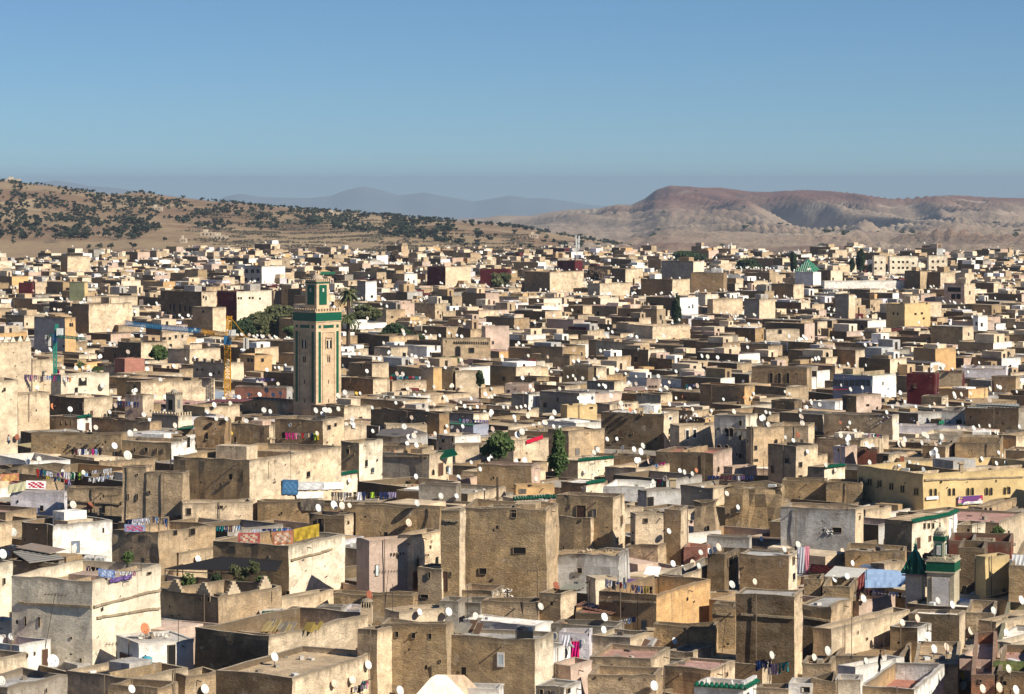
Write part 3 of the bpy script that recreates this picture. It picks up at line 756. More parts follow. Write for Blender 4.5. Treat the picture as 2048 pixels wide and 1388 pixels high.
def inside_any(x, y, m=.5):
    dx = x - FP[:, 0]; dy = y - FP[:, 1]
    a = dx * FP[:, 2] + dy * FP[:, 3]; b_ = dx * FP[:, 4] + dy * FP[:, 5]
    k = (a > -m) & (a < FP[:, 6] + m) & (b_ > -m) & (b_ < FP[:, 7] + m)
    return FP[k, 8].min() if k.any() else None
DMAX = [(-600, 1330), (0, 1340), (150, 1370), (250, 1440), (500, 1490), (1000, 1480), (1350, 1460), (1600, 1450), (2048, 1440), (2600, 1400)]
rt = random.Random(21)
PAL = ['T'] * 30 + ['t'] * 25 + ['c'] * 15 + ['w'] * 10 + ['p'] * 9 + ['G'] * 5 + ['e'] * 6 + ['o'] * 2 + ['r'] + ['g'] * 5 + ['l'] * 2
AUTO = []
D = 168.0
while D < 1490:
    stepx = 8.5 if D < 500 else 7.8
    X = -(.18 * D + 30)
    while X < .18 * D + 30:
        x = X + rt.uniform(-3, 3); y = D + rt.uniform(-3.4, 3.4); px = 1024 + F * x / y
        X += stepx * rt.uniform(.8, 1.25)
        if y > float(np.interp(px, [a for a, _ in DMAX], [b for _, b in DMAX])) + rt.uniform(-12, 12): continue
        if 468 < px < 600 and 735 < y < 935: continue
        th = rt.choice((rt.uniform(20, 32), rt.uniform(30, 46), rt.uniform(36, 58))) if y < 400 else rt.choice((rt.uniform(36, 46), rt.uniform(36, 46), rt.uniform(40, 62)))
        L = rt.uniform(5, 12) if y < 480 else rt.uniform(4.5, 13); Wd = rt.uniform(5, 11) if y < 480 else rt.uniform(3.5, 8)
        z = rt.gauss(10.2, 1.35) if y < 480 else rt.gauss(10.0, 1.9) + (1.8 if rt.random() < .07 else 0)
        z = max(6.5, min(z, 15.5))
        u = (-math.cos(R(th)), math.sin(R(th))); v = (math.sin(R(th)), math.cos(R(th)))
        pts = [(x, y), (x + u[0] * L, y + u[1] * L), (x + v[0] * Wd, y + v[1] * Wd), (x + u[0] * L + v[0] * Wd, y + u[1] * L + v[1] * Wd)]
        pts += [((pts[0][0] + pts[3][0]) / 2, (pts[0][1] + pts[3][1]) / 2)] + [((pts[i][0] + pts[j][0]) / 2, (pts[i][1] + pts[j][1]) / 2) for i, j in ((0, 1), (0, 2), (1, 3), (2, 3))]
        bad = False
        for p in pts:
            q = inside_any(*p)
            if q is not None: z = min(z, q - 1.6)
        if z < 5: continue
        x0 = min(1024 + F * p[0] / p[1] for p in pts); x1 = max(1024 + F * p[0] / p[1] for p in pts)
        near = min(p[1] for p in pts)
        k = (OA[:, 2] > near - 1) & (OA[:, 0] < x1 - 2) & (OA[:, 1] > x0 + 2)
        if k.any():
            yb = OA[k, 3].max()
            # nothing of this house may rise above the lowest row that shows of the houses behind it
            zmax = EYE - (yb - YH) * near / F
            z = min(z, zmax)
        if z < 4.2: continue
        AUTO.append([x, y, z, th, L, Wd, rt.choice(PAL), near, x0, x1])
    D += 7.2 if D < 480 else 7.6
# what of each can be seen
AP = []; AO = []
for i, a in enumerate(AUTO):
    c0, cL, cB, cR, u, v = corners(a, a[3], a[4], a[5])
    z = a[2]
    for p, q in ((cL, c0), (c0, cR)):
        AP.append([Vector((p.x, p.y, 0)), Vector((q.x, q.y, 0)), Vector((q.x, q.y, z)), Vector((p.x, p.y, z))]); AO.append(i)
    AP.append([Vector((p.x, p.y, z - .4)) for p in (c0, cR, cB, cL)]); AO.append(i)
def make_bvh(polys):
    vs = []; fs = []
    for p in polys:
        n = len(vs); vs.extend(p); fs.append(tuple(range(n, n + len(p))))
    return BVHTree.FromPolygons(vs, fs)
bv = make_bvh(allpoly + AP); own0 = [-1] * len(allpoly) + AO
seen = {}
eye = Vector((0, 0, EYE))
for py in range(500, 1388, 3):
    for px in range(-20, 2070, 5):
        h = bv.ray_cast(eye, ray(px, py).normalized())
        if h[2] is not None and own0[h[2]] >= 0: seen[own0[h[2]]] = seen.get(own0[h[2]], 0) + 1
order = sorted([i for i in seen if AUTO[i][1] < 620], key=lambda i: -seen[i])
NT = 62
as_thing = set(order[:NT])
print('AUTO', len(AUTO), 'seen', len(seen), 'near seen', len([i for i in seen if AUTO[i][1] < 450]), 'hand', NH)

ADJ = {'T': 'sand-coloured', 't': 'tan', 'c': 'cream', 'w': 'whitewashed', 'p': 'dusty pink', 'G': 'pale cement', 'e': 'brown earthen', 'o': 'apricot', 'r': 'dark red', 'g': 'grey', 'l': 'lilac-grey', 'y': 'yellow',
       'b': 'brown', 'd': 'dark brown'}
used = set(h['label'] for h in HS)
def short(lbl):
    w = lbl.split()
    out = ' '.join(w[:7])
    while out.split()[-1] in ('a', 'the', 'of', 'with', 'and', 'its', 'in', 'on', 'at', 'by', 'to', 'under', 'two', 'one', 'from', 'below', 'above', 'beside', 'before', 'behind', 'small', 'four', 'three', 'right', 'left', 'blue', 'green',
                               'black', 'row', 'slit', 'barred', 'dark', 'between', 'pink', 'white', 'arched', 'single', 'long', 'over', 'red', 'brown', 'that', 'round', 'rusty', 'string', 'outside', 'pale', 'bright', 'low', 'reed', 'tiny', 'window', 'broken', 'painted', 'upper', 'flat'):
        out = ' '.join(out.split()[:-1])
    return out
def near_label(a, seen_n):
    px, py = to_px((a[0], a[1], a[2]))
    size = 'small' if a[4] + a[5] < 14 else 'broad' if a[4] + a[5] > 20 else 'plain'
    c = sorted(HS[:NH], key=lambda h: (h['box'][0] + h['box'][1] - 2 * px) ** 2 / 4 + 4 * (h['box'][2] - py) ** 2)
    for h in c[:8]:
        hx = (h['box'][0] + h['box'][1]) / 2; hy = h['box'][2]
        if abs(hy - py) * 2.2 > abs(hx - px): rel = 'just behind' if a[1] > h['D'] else 'just in front of'
        else: rel = 'just left of' if px < hx else 'just right of'
        s = f"{size} {ADJ[a[6]]} house {rel} the {short(h['label'])}"
        if s not in used and len(s.split()) <= 16: used.add(s); return s
    s = f"{size} {ADJ[a[6]]} house squeezed behind the {short(c[0]['label'])}"; used.add(s); return s
for i, h in enumerate(HS[:NH]):
    rg = random.Random(i * 13 + 5); L, Wd, D_ = h['L'], h['W'], h['D']; off = Vector((h['C'].x, h['C'].y, 0)); zr = h['zt'] - min(h['ph'], 2.2)
    if D_ < 480 and L > 5.5 and Wd > 5.5:
        for _ in range(rg.choice((0, 1, 1, 2))):
            q = MB(); hh_ = rg.uniform(.35, .9); tt = (*vary(COL[rg.choice('tTeg')], .1, rg), .9)
            if rg.random() < .5: s = rg.uniform(.25, .75) * L; q.box(h['u'] * s + h['v'] * .22 + Vector((0, 0, zr)), h['u'] * .22, h['v'] * (Wd - .45), Vector((0, 0, hh_ + jit((s, i), .1))), tt, (.3, .9, 0), bottom=False)
            else: s = rg.uniform(.25, .75) * Wd; q.box(h['u'] * .22 + h['v'] * s + Vector((0, 0, zr)), h['u'] * (L - .45), h['v'] * .22, Vector((0, 0, hh_ + jit((s, i), .1))), tt, (.3, .9, 0), bottom=False)
            q.build('roof_wall', MAS, h['root'])
        if rg.random() < .35:
            o = h['u'] * rg.uniform(1, L - 3.6) + h['v'] * rg.uniform(1, Wd - 3.6) + Vector((0, 0, zr)); q = MB()
            for (p_, x_, y_) in ((o, h['u'] * 2.2, h['v'] * .2), (o + h['v'] * 2.2, h['u'] * 2.2, h['v'] * .2), (o + h['v'] * .2, h['u'] * .2, h['v'] * 2.0), (o + h['u'] * 2.0 + h['v'] * .2, h['u'] * .2, h['v'] * 2.0)): q.box(p_, x_, y_, (0, 0, .55), (.4, .32, .22, .8), (.3, .8, 0), bottom=False)
            q.build('courtyard_kerb', MAS, h['root']); q = MB(); q.poly([o + Vector((0, 0, .03)), o + h['v'] * 2.3 + Vector((0, 0, .03)), o + (h['u'] + h['v']) * 2.2 + Vector((0, 0, .03)), o + h['u'] * 2.2 + Vector((0, 0, .03))]); q.build('courtyard_shade_sheet', DARK, h['root'])  # flat near-black sheet stands in for the shade down the courtyard
    if 150 < D_ and L > 5 and Wd > 5 and h['ph'] < 1.0:
        for _ in range(rg.choice((0, 1, 1, 2))):
            bl, bw, bh = rg.uniform(1.8, min(4.5, L * .5)), rg.uniform(1.8, min(4, Wd * .5)), rg.uniform(.5, 1.0) if D_ < 235 else rg.uniform(.6, 1.5) if D_ < 480 else rg.uniform(.8, 2.2)
            o = h['u'] * rg.uniform(.4, L - bl - .4) + h['v'] * rg.uniform(Wd * .3, Wd - bw - .3) + Vector((0, 0, zr)); q = MB(); bc = vary(COL[rg.choice('tTcweGp')], .1, rg)
            q.box(o, h['u'] * bl, h['v'] * bw, Vector((0, 0, bh)), (*bc, .8), (.6, .7, 0), bottom=False); q.build('roof_room', MAS, h['root'])
    if D_ < 520:
        q = MB(); hm_ = MB()
        for d, l, nn in ((h['u'], L, -h['v']), (h['v'], Wd, -h['u'])):
            if l < 3 or h['label'].startswith(('long yellow', 'huge')): continue
            for _ in range(rg.choice((0, 0, 1, 1, 2))):
                ww, ht = rg.choice(((.4, .6), (.5, .8), (.35, .9), (.6, .6))); p = d * rg.uniform(.15, .8) * l + nn * .13 + Vector((0, 0, h['zt'] - rg.uniform(1.4, 4.5)))
                m1 = MB(); m1.poly([p, p + d * ww, p + d * ww - Vector((0, 0, ht)), p - Vector((0, 0, ht))]); wo = m1.build('window', rg.choice((DARK, DARK, WOOD, GLASS)), h['root'])
                m2 = MB(); m2.box(p - d * .06 - Vector((0, 0, ht + .06)) - nn * .12, d * (ww + .12), nn * .2, (0, 0, .06)); m2.build('sill', FRAME if rg.random() < .4 else M('earth_reveal', (.30, .23, .15), .9), wo)
        for d, l, nn, P0 in ((h['u'], L, -h['v'], Vector((0, 0, 0))), (h['v'], Wd, -h['u'], Vector((0, 0, 0)))):
            for _ in range(int(l * rg.uniform(.2, .9))):
                s = rg.uniform(.06, .94) * l; z = h['zt'] - rg.uniform(.9, 6); w_ = rg.choice((.10, .13, .2)); ht = rg.choice((.12, .16, .3)); p = d * s + nn * .115 + Vector((0, 0, z))
                q.poly([p, p + d * w_, p + d * w_ + Vector((0, 0, ht)), p + Vector((0, 0, ht))])
            if rg.random() < .3 and not h['label'].startswith('huge'):
                s = rg.uniform(.1, .9) * l; p = d * s + nn * .16; hm_.bar(p + Vector((0, 0, h['zt'] + .1)), p + Vector((0, 0, h['zt'] - rg.uniform(3, 8))), .05, n=4)
            for _ in range(rg.choice((0, 0, 1))):
                p = d * rg.uniform(.1, .9) * l + Vector((0, 0, h['zt'] - .45)); hm_.bar(p, p + nn * .4 - Vector((0, 0, .06)), .05, n=4)
        if q.v: q.build('putlog_hole', DARK, h['root'])['kind'] = 'stuff'
        if hm_.v: hm_.build('drain_pipe', M('dull_pipe', (.17, .13, .09), .8), h['root'])['kind'] = 'stuff'
root = empty('house', (65.1, 308.7, 0)); tag(root, 'tall house just outside the picture that shades the end of the yellow building', 'house')
w_, r_, _c = house_mesh((65.1, 308.7), 16.4, 73, 9.4, 12, COL['t'], COL['T'], COL['g'], .5, 1, .7, .05, 2, -1, full=False)
for mb in (w_, r_): mb.v = [(p[0] - 65.1, p[1] - 308.7, p[2]) for p in mb.v]
w_.build('wall', MAS, root); r_.build('roof', MAS, root)
mass_w, mass_r = MB(), MB()
ROOFS = []                      # (own, c0, u, v, L, W, zr, D)
for i, h in enumerate(HS):
    ROOFS.append((i, Vector((h['C'].x, h['C'].y, 0)), h['u'], h['v'], h['L'], h['W'], h['zt'] - min(h['ph'], 2.2), h['D'], h['zt']))
def openings(mb, P, d, nrm, l, zt, rg, own, n, lo=3.2):
    for _ in range(n):
        s = rg.uniform(.12, .88) * l; hh = rg.uniform(1.2, lo); ww = rg.uniform(.35, .8); ht = rg.uniform(.5, 1.2)
        q = P + d * s + nrm * .03; q.z = zt - hh
        mb.poly([q - d * ww / 2, q + d * ww / 2, q + d * ww / 2 - Vector((0, 0, ht)), q - d * ww / 2 - Vector((0, 0, ht))], (.02, .017, .015, 0), (9, 0, 0))
for i, a in enumerate(AUTO):
    x, y, z, th, L, Wd, col, near, x0, x1 = a
    if y < 460 and i not in seen: continue
    rg = random.Random(i * 7 + 3)
    base = vary(COL[col], .13, rg)
    lk = rg.choice(['d', 'd', 'd', 'b', 'b', 'e', col]) if col != 'r' else 'r'  # mostly dark earth: shade painted into the wall turned from the sun
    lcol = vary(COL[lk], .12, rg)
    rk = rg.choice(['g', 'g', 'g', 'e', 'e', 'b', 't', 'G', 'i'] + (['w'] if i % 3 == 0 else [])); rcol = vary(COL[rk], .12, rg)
    st = STAIN.get(col, 1.0) * (1.0 if y < 700 else .6); rel = RELIEF.get(col, .7)
    ph = rg.choice((.05, .3, .5, .8, .9, 1.1)) if y < 700 else rg.choice((.05, .5, .9))
    thing = i in as_thing
    own = len(HS) + len(AUTO) if not thing else len(HS)
    if thing:
        root = empty('house', (x, y, 0)); lab = near_label(a, seen.get(i, 0)); tag(root, lab, 'house')
        w, r = MB(), MB()
    else: w, r = mass_w, mass_r; root = None; own = -1; lab = ''
    n0w, n0r = len(w.v), len(r.v)
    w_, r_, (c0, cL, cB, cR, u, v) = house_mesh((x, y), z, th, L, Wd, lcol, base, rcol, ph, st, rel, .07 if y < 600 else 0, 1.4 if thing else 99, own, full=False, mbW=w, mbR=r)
    d_ = (c0 - cL).normalized()
    if y < 1300:
        ow = MB() if thing else w
        openings(ow, c0.copy(), v, -u, Wd, z, rg, own, rg.choice((0, 1, 1, 2, 3)))
        openings(ow, cL.copy(), d_, -v, L, z, rg, own, rg.choice((0, 0, 1, 2)))
    # a room or two on the roof
    nb = rg.choice((0, 1, 1, 2, 2, 3)) if y > 470 else rg.choice((0, 0, 1, 1))
    for _ in range(nb):
        bl, bw, bh = rg.uniform(1.5, 5.0), rg.uniform(1.5, 5), rg.uniform(.4, 2.4 if y > 480 else 1.2)
        if bl > L - .9 or bw > Wd - .9: continue
        if y < 1400:
            k = (OA[:, 2] > near) & (OA[:, 0] < x1) & (OA[:, 1] > x0)
            if k.any(): bh = min(bh, EYE - (OA[k, 3].max() - YH) * near / F - z + ph)
            if bh < .4: continue
        s, t = rg.choice((.3, rg.uniform(.3, L - bl - .3), L - bl - .3)), rg.uniform(.3, Wd - bw - .3)
        o = c0 + u * s + v * t; o.z = z - ph
        bc = vary(COL[rg.choice(PAL)], .1, rg)
        w.box(o, u * bl, v * bw, Vector((0, 0, bh)), (*bc, .5), (1.0, .5, 0), bottom=False)
        if bh > 1.3 and y < 1000:
            q = o + v * bw * .3 - u * .02; w.poly([q, q + v * .7, q + v * .7 + Vector((0, 0, bh * .8)), q + Vector((0, 0, bh * .8))], (.03, .02, .015, 0), (9, 0, 0))
    if thing:
        for mb in (w, r): mb.v = [(p[0] - x, p[1] - y, p[2]) for p in mb.v]
        w.build('wall', MAS, root); r.build('roof', MAS, root)
        if ow.v:
            k = 0
            for f in ow.f:
                wm = MB(); pts = [Vector(ow.v[j]) - Vector((x, y, 0)) for j in f]
                nrm = (pts[1] - pts[0]).cross(pts[2] - pts[0]).normalized()
                if nrm.dot(Vector((0, -1, 0))) < 0: nrm = -nrm
                e1 = pts[1] - pts[0]; e2 = pts[3] - pts[0]
                wm.poly(pts); wo = wm.build('window', DARK, root)
                fm = MB()
                for o2, a2, b2 in ((pts[0], e1, e1.normalized() * 0 + Vector((0, 0, .07))), (pts[3], e1, Vector((0, 0, -.09)))):
                    fm.box(o2, a2, b2, nrm * .07)
                fm.build('sill', FRAME, wo)
        HS.append(dict(root=root, label=lab, C=Vector((x, y, z)), zt=z, th=th, L=L, W=Wd, D=y, box=(x0, x1, 0, 0), u=u, v=v, ph=ph, hand=False, col=col))
    ROOFS.append((own if thing else -1, c0, u, v, L, Wd, z - ph, y, z))
o = mass_w.build('distant_houses', MAS); tag(o, 'dense mass of flat-roofed sand, cream and white houses filling the town', 'houses', kind='stuff')
o = mass_r.build('distant_roofs', MAS); tag(o, 'flat roofs of the far houses across the town', 'roofs', kind='stuff')

BV = make_bvh(allpoly)
def cast(px, py):
    h = BV.ray_cast(eye, ray(px, py).normalized())
    if h[0] is None: return None
    n = h[1]
    if n.dot(ray(px, py)) > 0: n = -n
    return h[0], n, allown[h[2]]
def drop(x, y, z=40):
    h = BV.ray_cast(Vector((x, y, z)), Vector((0, 0, -1)))
    return h[0].z if h[0] is not None else 0.0

# ------------------------------------------------------------------ windows, doors, ledges on the houses
def arch_pts(w, h, n=8):
    p = [(-w / 2, -h / 2), (w / 2, -h / 2)]
    r = w / 2; c = h / 2 - r
    for i in range(n + 1): p.append((r * math.cos(math.pi * i / n), c + r * math.sin(math.pi * i / n)))
    return p
def wall_mark(c, x, y, wp, hp, kind='w', mat=None, frame=None, name=None):
    """an opening w x h (crop units) centred at x y, set on whichever wall is there; w window, a arch, d door, s slit, f white frame"""
    px, py = cx(c, x), cy(c, y)
    hit = cast(px, py)
    if hit is None or hit[2] < 0 or hit[2] >= len(HS) or abs(hit[1].z) > .3: return None
    P, n, own = hit; h = HS[own]
    sc = CR[c][2]; m = P.y / F / sc
    cosv = max(.3, abs(n.dot(ray(px, py).normalized())))
    w = min(wp * m / cosv, 4.5); ht = hp * m
    d = Vector((0, 0, 1)).cross(n).normalized(); off = Vector((h['C'].x, h['C'].y, 0)) if True else 0
    up = Vector((0, 0, 1)); o = P - off
    pts = arch_pts(w, ht) if kind == 'a' else [(-w / 2, -ht / 2), (w / 2, -ht / 2), (w / 2, ht / 2), (-w / 2, ht / 2)]
    mb = MB()
    mb.poly([o + d * a + up * b_ + n * .05 for a, b_ in pts])
    nm = name or {'d': 'door', 's': 'slit', 'a': 'arched_window'}.get(kind, 'window')
    wo = mb.build(nm, mat or DARK, h['root'])
    fm = MB(); t = .045 if kind != 'f' else .2; dp = .09
    if kind == 's': t = .03
    if kind == 'f': dp = .06
    N = len(pts)
    for i in range(N):
        a = Vector(pts[i]); b_ = Vector(pts[(i + 1) % N])
        if kind in 'da' and i == 0: continue
        a3 = o + d * a.x + up * a.y; b3 = o + d * b_.x + up * b_.y
        ca = Vector((a.x, a.y)); ka = 1 + t / max(.15, ca.length); kb = 1 + t / max(.15, b_.length)
        a4 = o + d * a.x * ka + up * a.y * ka; b4 = o + d * b_.x * kb + up * b_.y * kb
        q = n * dp
        fm.poly([a3 + q, b3 + q, b4 + q, a4 + q]); fm.poly([a3, b3, b3 + q, a3 + q]); fm.poly([a4 + q, b4 + q, b4, a4])
    fm.build('frame', frame or (M('white_plaster_frame', (.75, .72, .66), .8) if kind == 'f' else (M('ochre_reveal', (.45, .34, .16), .9) if HS[own]['col'] == 'y' else M('earth_reveal', (.30, .23, .15), .9))), wo)
    if kind == 'w' and w > .5 and P.y < 330 and (hash((int(x), int(y))) % 3) == 0:
        g = MB()
        for i in range(1, 4): g.bar(o + d * (w * (i / 4 - .5)) - up * ht / 2 + n * .09, o + d * (w * (i / 4 - .5)) + up * ht / 2 + n * .09, .018, n=3)
        g.build('grille', IRON, wo)['kind'] = 'stuff'
    return wo
BLUEG = M('blue_grey_shutter', (.16, .20, .26), .6); BROWN = M('brown_door', (.09, .045, .03), .7); GREYD = M('grey_shutter', (.17, .16, .15), .7)
PALEW = M('pale_blind', (.55, .62, .62), .6); RUSTD = M('rust_door', (.26, .07, .035), .7); OCH = M('ochre_board', (.42, .30, .08), .8)
MARKS = '''
E 205 795 14 70 s; E 312 802 14 70 s; E 592 212 62 92 w b; E 350 1085 40 130 d n; E 210 1068 10 26 s; E 268 1052 10 26 s; E 30 482 14 44 w; E 85 752 22 54 w; E 1512 92 40 52 w
E 995 1088 84 66 w n; E 1350 1080 56 190 d; E 812 80 10 34 s; E 640 1102 14 24 s; E 565 928 14 14 s; E 1170 420 30 20 s; E 1585 625 12 30 s; E 1650 622 16 34 s; E 1375 100 30 40 s
F 780 298 20 50 w; F 822 336 20 50 w; F 730 522 20 60 w g; F 778 548 18 30 w g; F 818 112 18 46 w; F 770 20 12 26 s; F 1000 395 24 84 w p; F 1160 278 12 38 a; F 1112 270 7 20 s; F 1136 270 7 20 s; F 1184 266 7 18 s; F 1208 262 7 18 s
F 1315 336 20 58 w; F 1380 302 10 60 s; F 1399 302 12 64 s; F 1418 212 10 24 s; F 1415 432 18 44 w; F 1540 480 38 150 d n; F 1583 425 12 34 w; F 1835 402 56 46 w; F 1158 900 26 44 s; F 1290 910 26 44 s; F 1418 915 26 44 s
F 1976 1100 36 74 f p; F 1375 600 60 26 w; F 1300 475 40 140 d n; F 1500 1110 14 20 s; F 840 1015 6 16 s; F 785 1030 6 16 s; F 782 738 14 16 s; F 1915 465 10 14 s; F 300 577 24 34 w; F 560 40 50 100 d
G 116 240 96 50 w; G 600 0 14 14 s; G 1108 5 30 34 w; G 1325 512 26 26 w; G 1790 315 76 64 w; G 590 398 34 40 w; G 1600 62 20 36 a; G 1010 100 10 16 s; G 735 150 10 14 s; G 1880 370 8 12 s
G 495 1345 24 40 d; G 290 1360 26 50 w; G 350 1362 16 40 w; G 718 1235 10 14 s; G 925 1240 10 14 s; G 1105 1252 10 14 s; G 1745 1215 10 30 s; G 1182 500 40 50 w; G 1130 490 20 90 d; G 875 420 40 50 w
C 602 1196 72 100 d n; C 705 1202 30 54 w g; C 515 1150 8 30 s; C 70 1210 40 60 w; C 240 1152 70 30 w g; C 1143 1115 48 72 d; C 568 722 30 50 w g; C 718 706 28 56 w g; C 1435 588 24 70 f; C 1493 580 24 62 f; C 1295 612 16 26 w; C 1190 625 14 24 s
C 1685 564 30 62 a; C 1746 568 32 64 a; C 1785 568 32 64 a; C 1685 696 32 60 a; C 1745 696 32 56 a; C 1856 497 22 38 w; C 1855 610 20 38 a; C 1854 756 24 36 a; C 1974 692 22 36 w; C 1975 790 30 20 w; C 1677 860 16 42 a
C 315 355 22 36 w; C 415 315 10 30 s; C 960 178 24 12 w n; C 1010 325 14 20 w; C 1142 209 14 16 s; C 1165 209 14 16 s; C 1190 209 14 16 s; C 30 243 20 16 s; C 85 224 14 16 s; C 1070 270 14 20 s; C 120 605 34 30 w
C 1300 460 20 22 f; C 680 376 24 14 w; C 105 788 30 20 w; C 810 212 20 16 s; C 140 1032 50 30 w g; C 805 530 22 20 s; C 1005 580 12 12 s
B 620 530 24 34 w; B 670 510 18 26 w; B 772 718 24 36 w; B 822 742 8 12 s; B 1440 884 18 44 a; B 1500 860 36 96 w n; B 1570 870 20 60 a p; B 1522 636 16 26 w; B 1600 626 14 28 w; B 2010 1145 20 26 w; B 1590 1150 8 14 s; B 655 680 10 30 s
B 535 590 0 0 s; B 880 40 14 20 w; B 1744 34 16 20 w; B 50 355 8 14 s; B 1960 238 36 30 w g; B 2000 148 20 36 w; B 870 460 22 26 d; B 830 30 12 10 s
A 480 497 10 36 s; A 522 497 10 36 s; A 562 497 10 40 s; A 686 526 26 60 d n; A 1062 708 14 30 s; A 1153 705 26 30 w; A 1235 712 10 32 s; A 1287 712 10 32 s; A 1482 648 22 80 d; A 1012 1078 14 44 s; A 1082 1078 14 46 s; A 1083 902 12 14 s
A 1178 1042 18 20 w; A 1487 1194 34 52 w; A 1742 1158 26 22 w; A 1361 1255 44 50 w; A 35 232 14 26 w; A 650 170 60 60 w; A 1062 210 14 24 s; A 640 365 30 60 w n; A 856 430 14 26 a; A 850 1126 30 18 s; A 960 1120 10 20 s
D 758 945 12 42 a; D 775 945 12 42 a; D 828 962 12 52 a; D 846 962 12 52 a; D 904 974 12 52 a; D 922 974 12 52 a; D 998 996 12 54 a; D 1016 996 12 54 a; D 1085 1016 12 56 a; D 1103 1016 12 56 a; D 1192 1038 12 56 a; D 1212 1038 12 56 a
D 1312 1042 20 56 a; D 1348 1040 20 56 a; D 1458 1040 20 58 a; D 1492 1038 20 58 a; D 1605 1036 20 58 a; D 1640 1034 20 58 a; D 1752 1034 20 58 a; D 1787 1034 20 58 a; D 1894 1030 18 56 a; D 1928 1026 20 56 a
D 1604 1195 22 50 a; D 1638 1195 22 50 a; D 1748 1192 20 52 a; D 1786 1190 20 52 a; D 285 824 26 40 w; D 285 918 26 20 w; D 58 140 24 80 a; D 122 142 24 80 a; D 188 142 24 80 a; D 254 142 24 80 a; D 936 184 6 26 s; D 815 355 22 16 w
D 590 708 12 20 s; D 1450 485 30 36 w b; D 1535 488 40 36 w; D 1320 724 12 20 s; D 1870 280 16 60 s; D 1260 1306 14 40 w; D 1295 1306 14 40 w; D 1328 1306 14 40 w; D 1214 1442 24 84 w n; D 1304 1405 16 40 w n; D 752 1240 10 30 s
D 960 778 40 50 d; D 1086 784 30 50 d r; D 575 1340 70 40 w; D 765 1105 8 20 s; D 1610 1338 26 24 w
H 1610 80 30 24 w; H 1662 135 16 30 d; H 230 320 14 62 w; H 1705 1268 18 26 w; H 1890 560 30 44 a g; H 807 936 10 18 s; H 688 765 6 8 s; H 1555 1182 8 10 s; H 330 1335 60 40 w; H 1212 1350 0 0 s; H 1895 1285 26 30 w
P 1478 592 20 22 w; P 1510 592 18 22 w; P 1444 592 16 22 w; P 1478 640 18 16 w; P 1440 640 16 16 w; P 1510 640 18 16 w; P 1020 805 14 50 a; P 998 800 12 40 a; P 1055 808 14 50 a; P 1112 812 12 40 a; P 1085 808 12 40 a; P 1205 750 8 20 s; P 1190 742 8 16 s
P 1395 750 10 12 w; P 1410 750 10 12 w; P 1460 748 10 12 w; P 1478 748 10 12 w; P 1520 752 10 12 w; P 962 985 16 14 w; P 995 985 12 14 w; P 1030 975 10 18 w; P 1068 972 10 18 w; P 1000 1026 12 18 w; P 1155 1168 12 12 w; P 1185 1168 12 12 w; P 1252 1190 10 14 w; P 1282 1186 10 14 w
P 1455 1112 14 22 w; P 1475 1114 14 20 w; P 1535 1112 16 20 w; P 375 1030 12 14 w; P 410 905 10 22 a; P 422 905 8 22 a; P 1190 828 12 14 w
Q 690 1060 30 60 a; Q 620 1004 7 14 a; Q 668 1010 7 16 a; Q 681 1010 7 16 a; Q 694 1010 7 16 a; Q 707 1010 7 16 a; Q 720 1010 7 16 a; Q 733 1010 7 16 a; Q 746 1010 7 16 a; Q 759 1011 7 16 a; Q 772 1011 7 16 a; Q 785 1012 7 16 a; Q 798 1012 7 16 a; Q 811 1012 7 16 a; Q 826 1012 7 16 a; Q 839 1013 7 16 a; Q 852 1013 7 16 a; Q 865 1013 7 16 a
Q 770 1055 30 30 w; Q 895 1010 10 16 w; Q 560 1040 8 30 w; Q 765 1132 16 16 w; Q 186 740 14 14 w; Q 1140 672 6 14 s; Q 590 945 10 14 w
R 1283 538 12 12 w; R 1316 538 12 12 w; R 1340 538 12 12 w; R 1366 538 12 12 w; R 1283 572 12 12 w; R 1316 572 12 12 w; R 1340 572 12 12 w; R 1366 572 12 12 w; R 1400 545 10 12 w; R 1180 540 12 12 w; R 1215 540 10 12 w; R 1180 576 12 12 w; R 1212 576 10 12 w
R 1515 535 12 12 w; R 1545 535 12 12 w; R 1575 535 10 12 w; R 1515 570 12 12 w; R 1545 568 12 12 w; R 1345 778 10 12 w; R 1412 842 12 12 w; R 1450 838 12 12 w; R 1478 780 8 10 w; R 1285 840 10 14 w; R 1310 842 10 14 w; R 1460 868 10 12 w
R 1640 700 100 26 w; R 1635 740 24 30 w; R 1665 740 24 30 w; R 1730 718 8 20 w; R 1800 905 10 20 w; R 1770 900 8 20 w; R 620 945 20 26 a; R 765 698 8 16 w
'''
MM = {'b': BLUEG, 'n': BROWN, 'g': GREYD, 'p': PALEW, 'r': RUSTD}
nm_ = 0
for s in MARKS.replace('\n', ';').split(';'):
    a = s.split()
    if len(a) < 6: continue
    w_, h_ = float(a[3]), float(a[4])
    if w_ < 1: continue
    if wall_mark(a[0], float(a[1]), float(a[2]), w_, h_, a[5], MM.get(a[6]) if len(a) > 6 else None): nm_ += 1
print('marks', nm_)
def ledge(c, x0, y0, x1, y1, th=.16, out=.14, mat=None, name='string_course'):
    a = cast(cx(c, x0), cy(c, y0)); b_ = cast(cx(c, x1), cy(c, y1))
    if not a or not b_ or a[2] != b_[2] or not (0 <= a[2] < len(HS)) or a[1].dot(b_[1]) < .9: return
    h = HS[a[2]]; off = Vector((h['C'].x, h['C'].y, 0)); n = a[1]
    mb = MB(); A_, B_ = a[0] - off, b_[0] - off; k = 12
    for i in range(k):
        p = A_.lerp(B_, i / k); q = A_.lerp(B_, (i + 1) / k)
        mb.box(p + Vector((0, 0, jit(p, .06))) - n * .05, (q - p), n * (out + .05), Vector((0, 0, th)), (.33, .26, .17, .6), (0.6, .8, 0))
    mb.build(name, mat or MAS, h['root'])
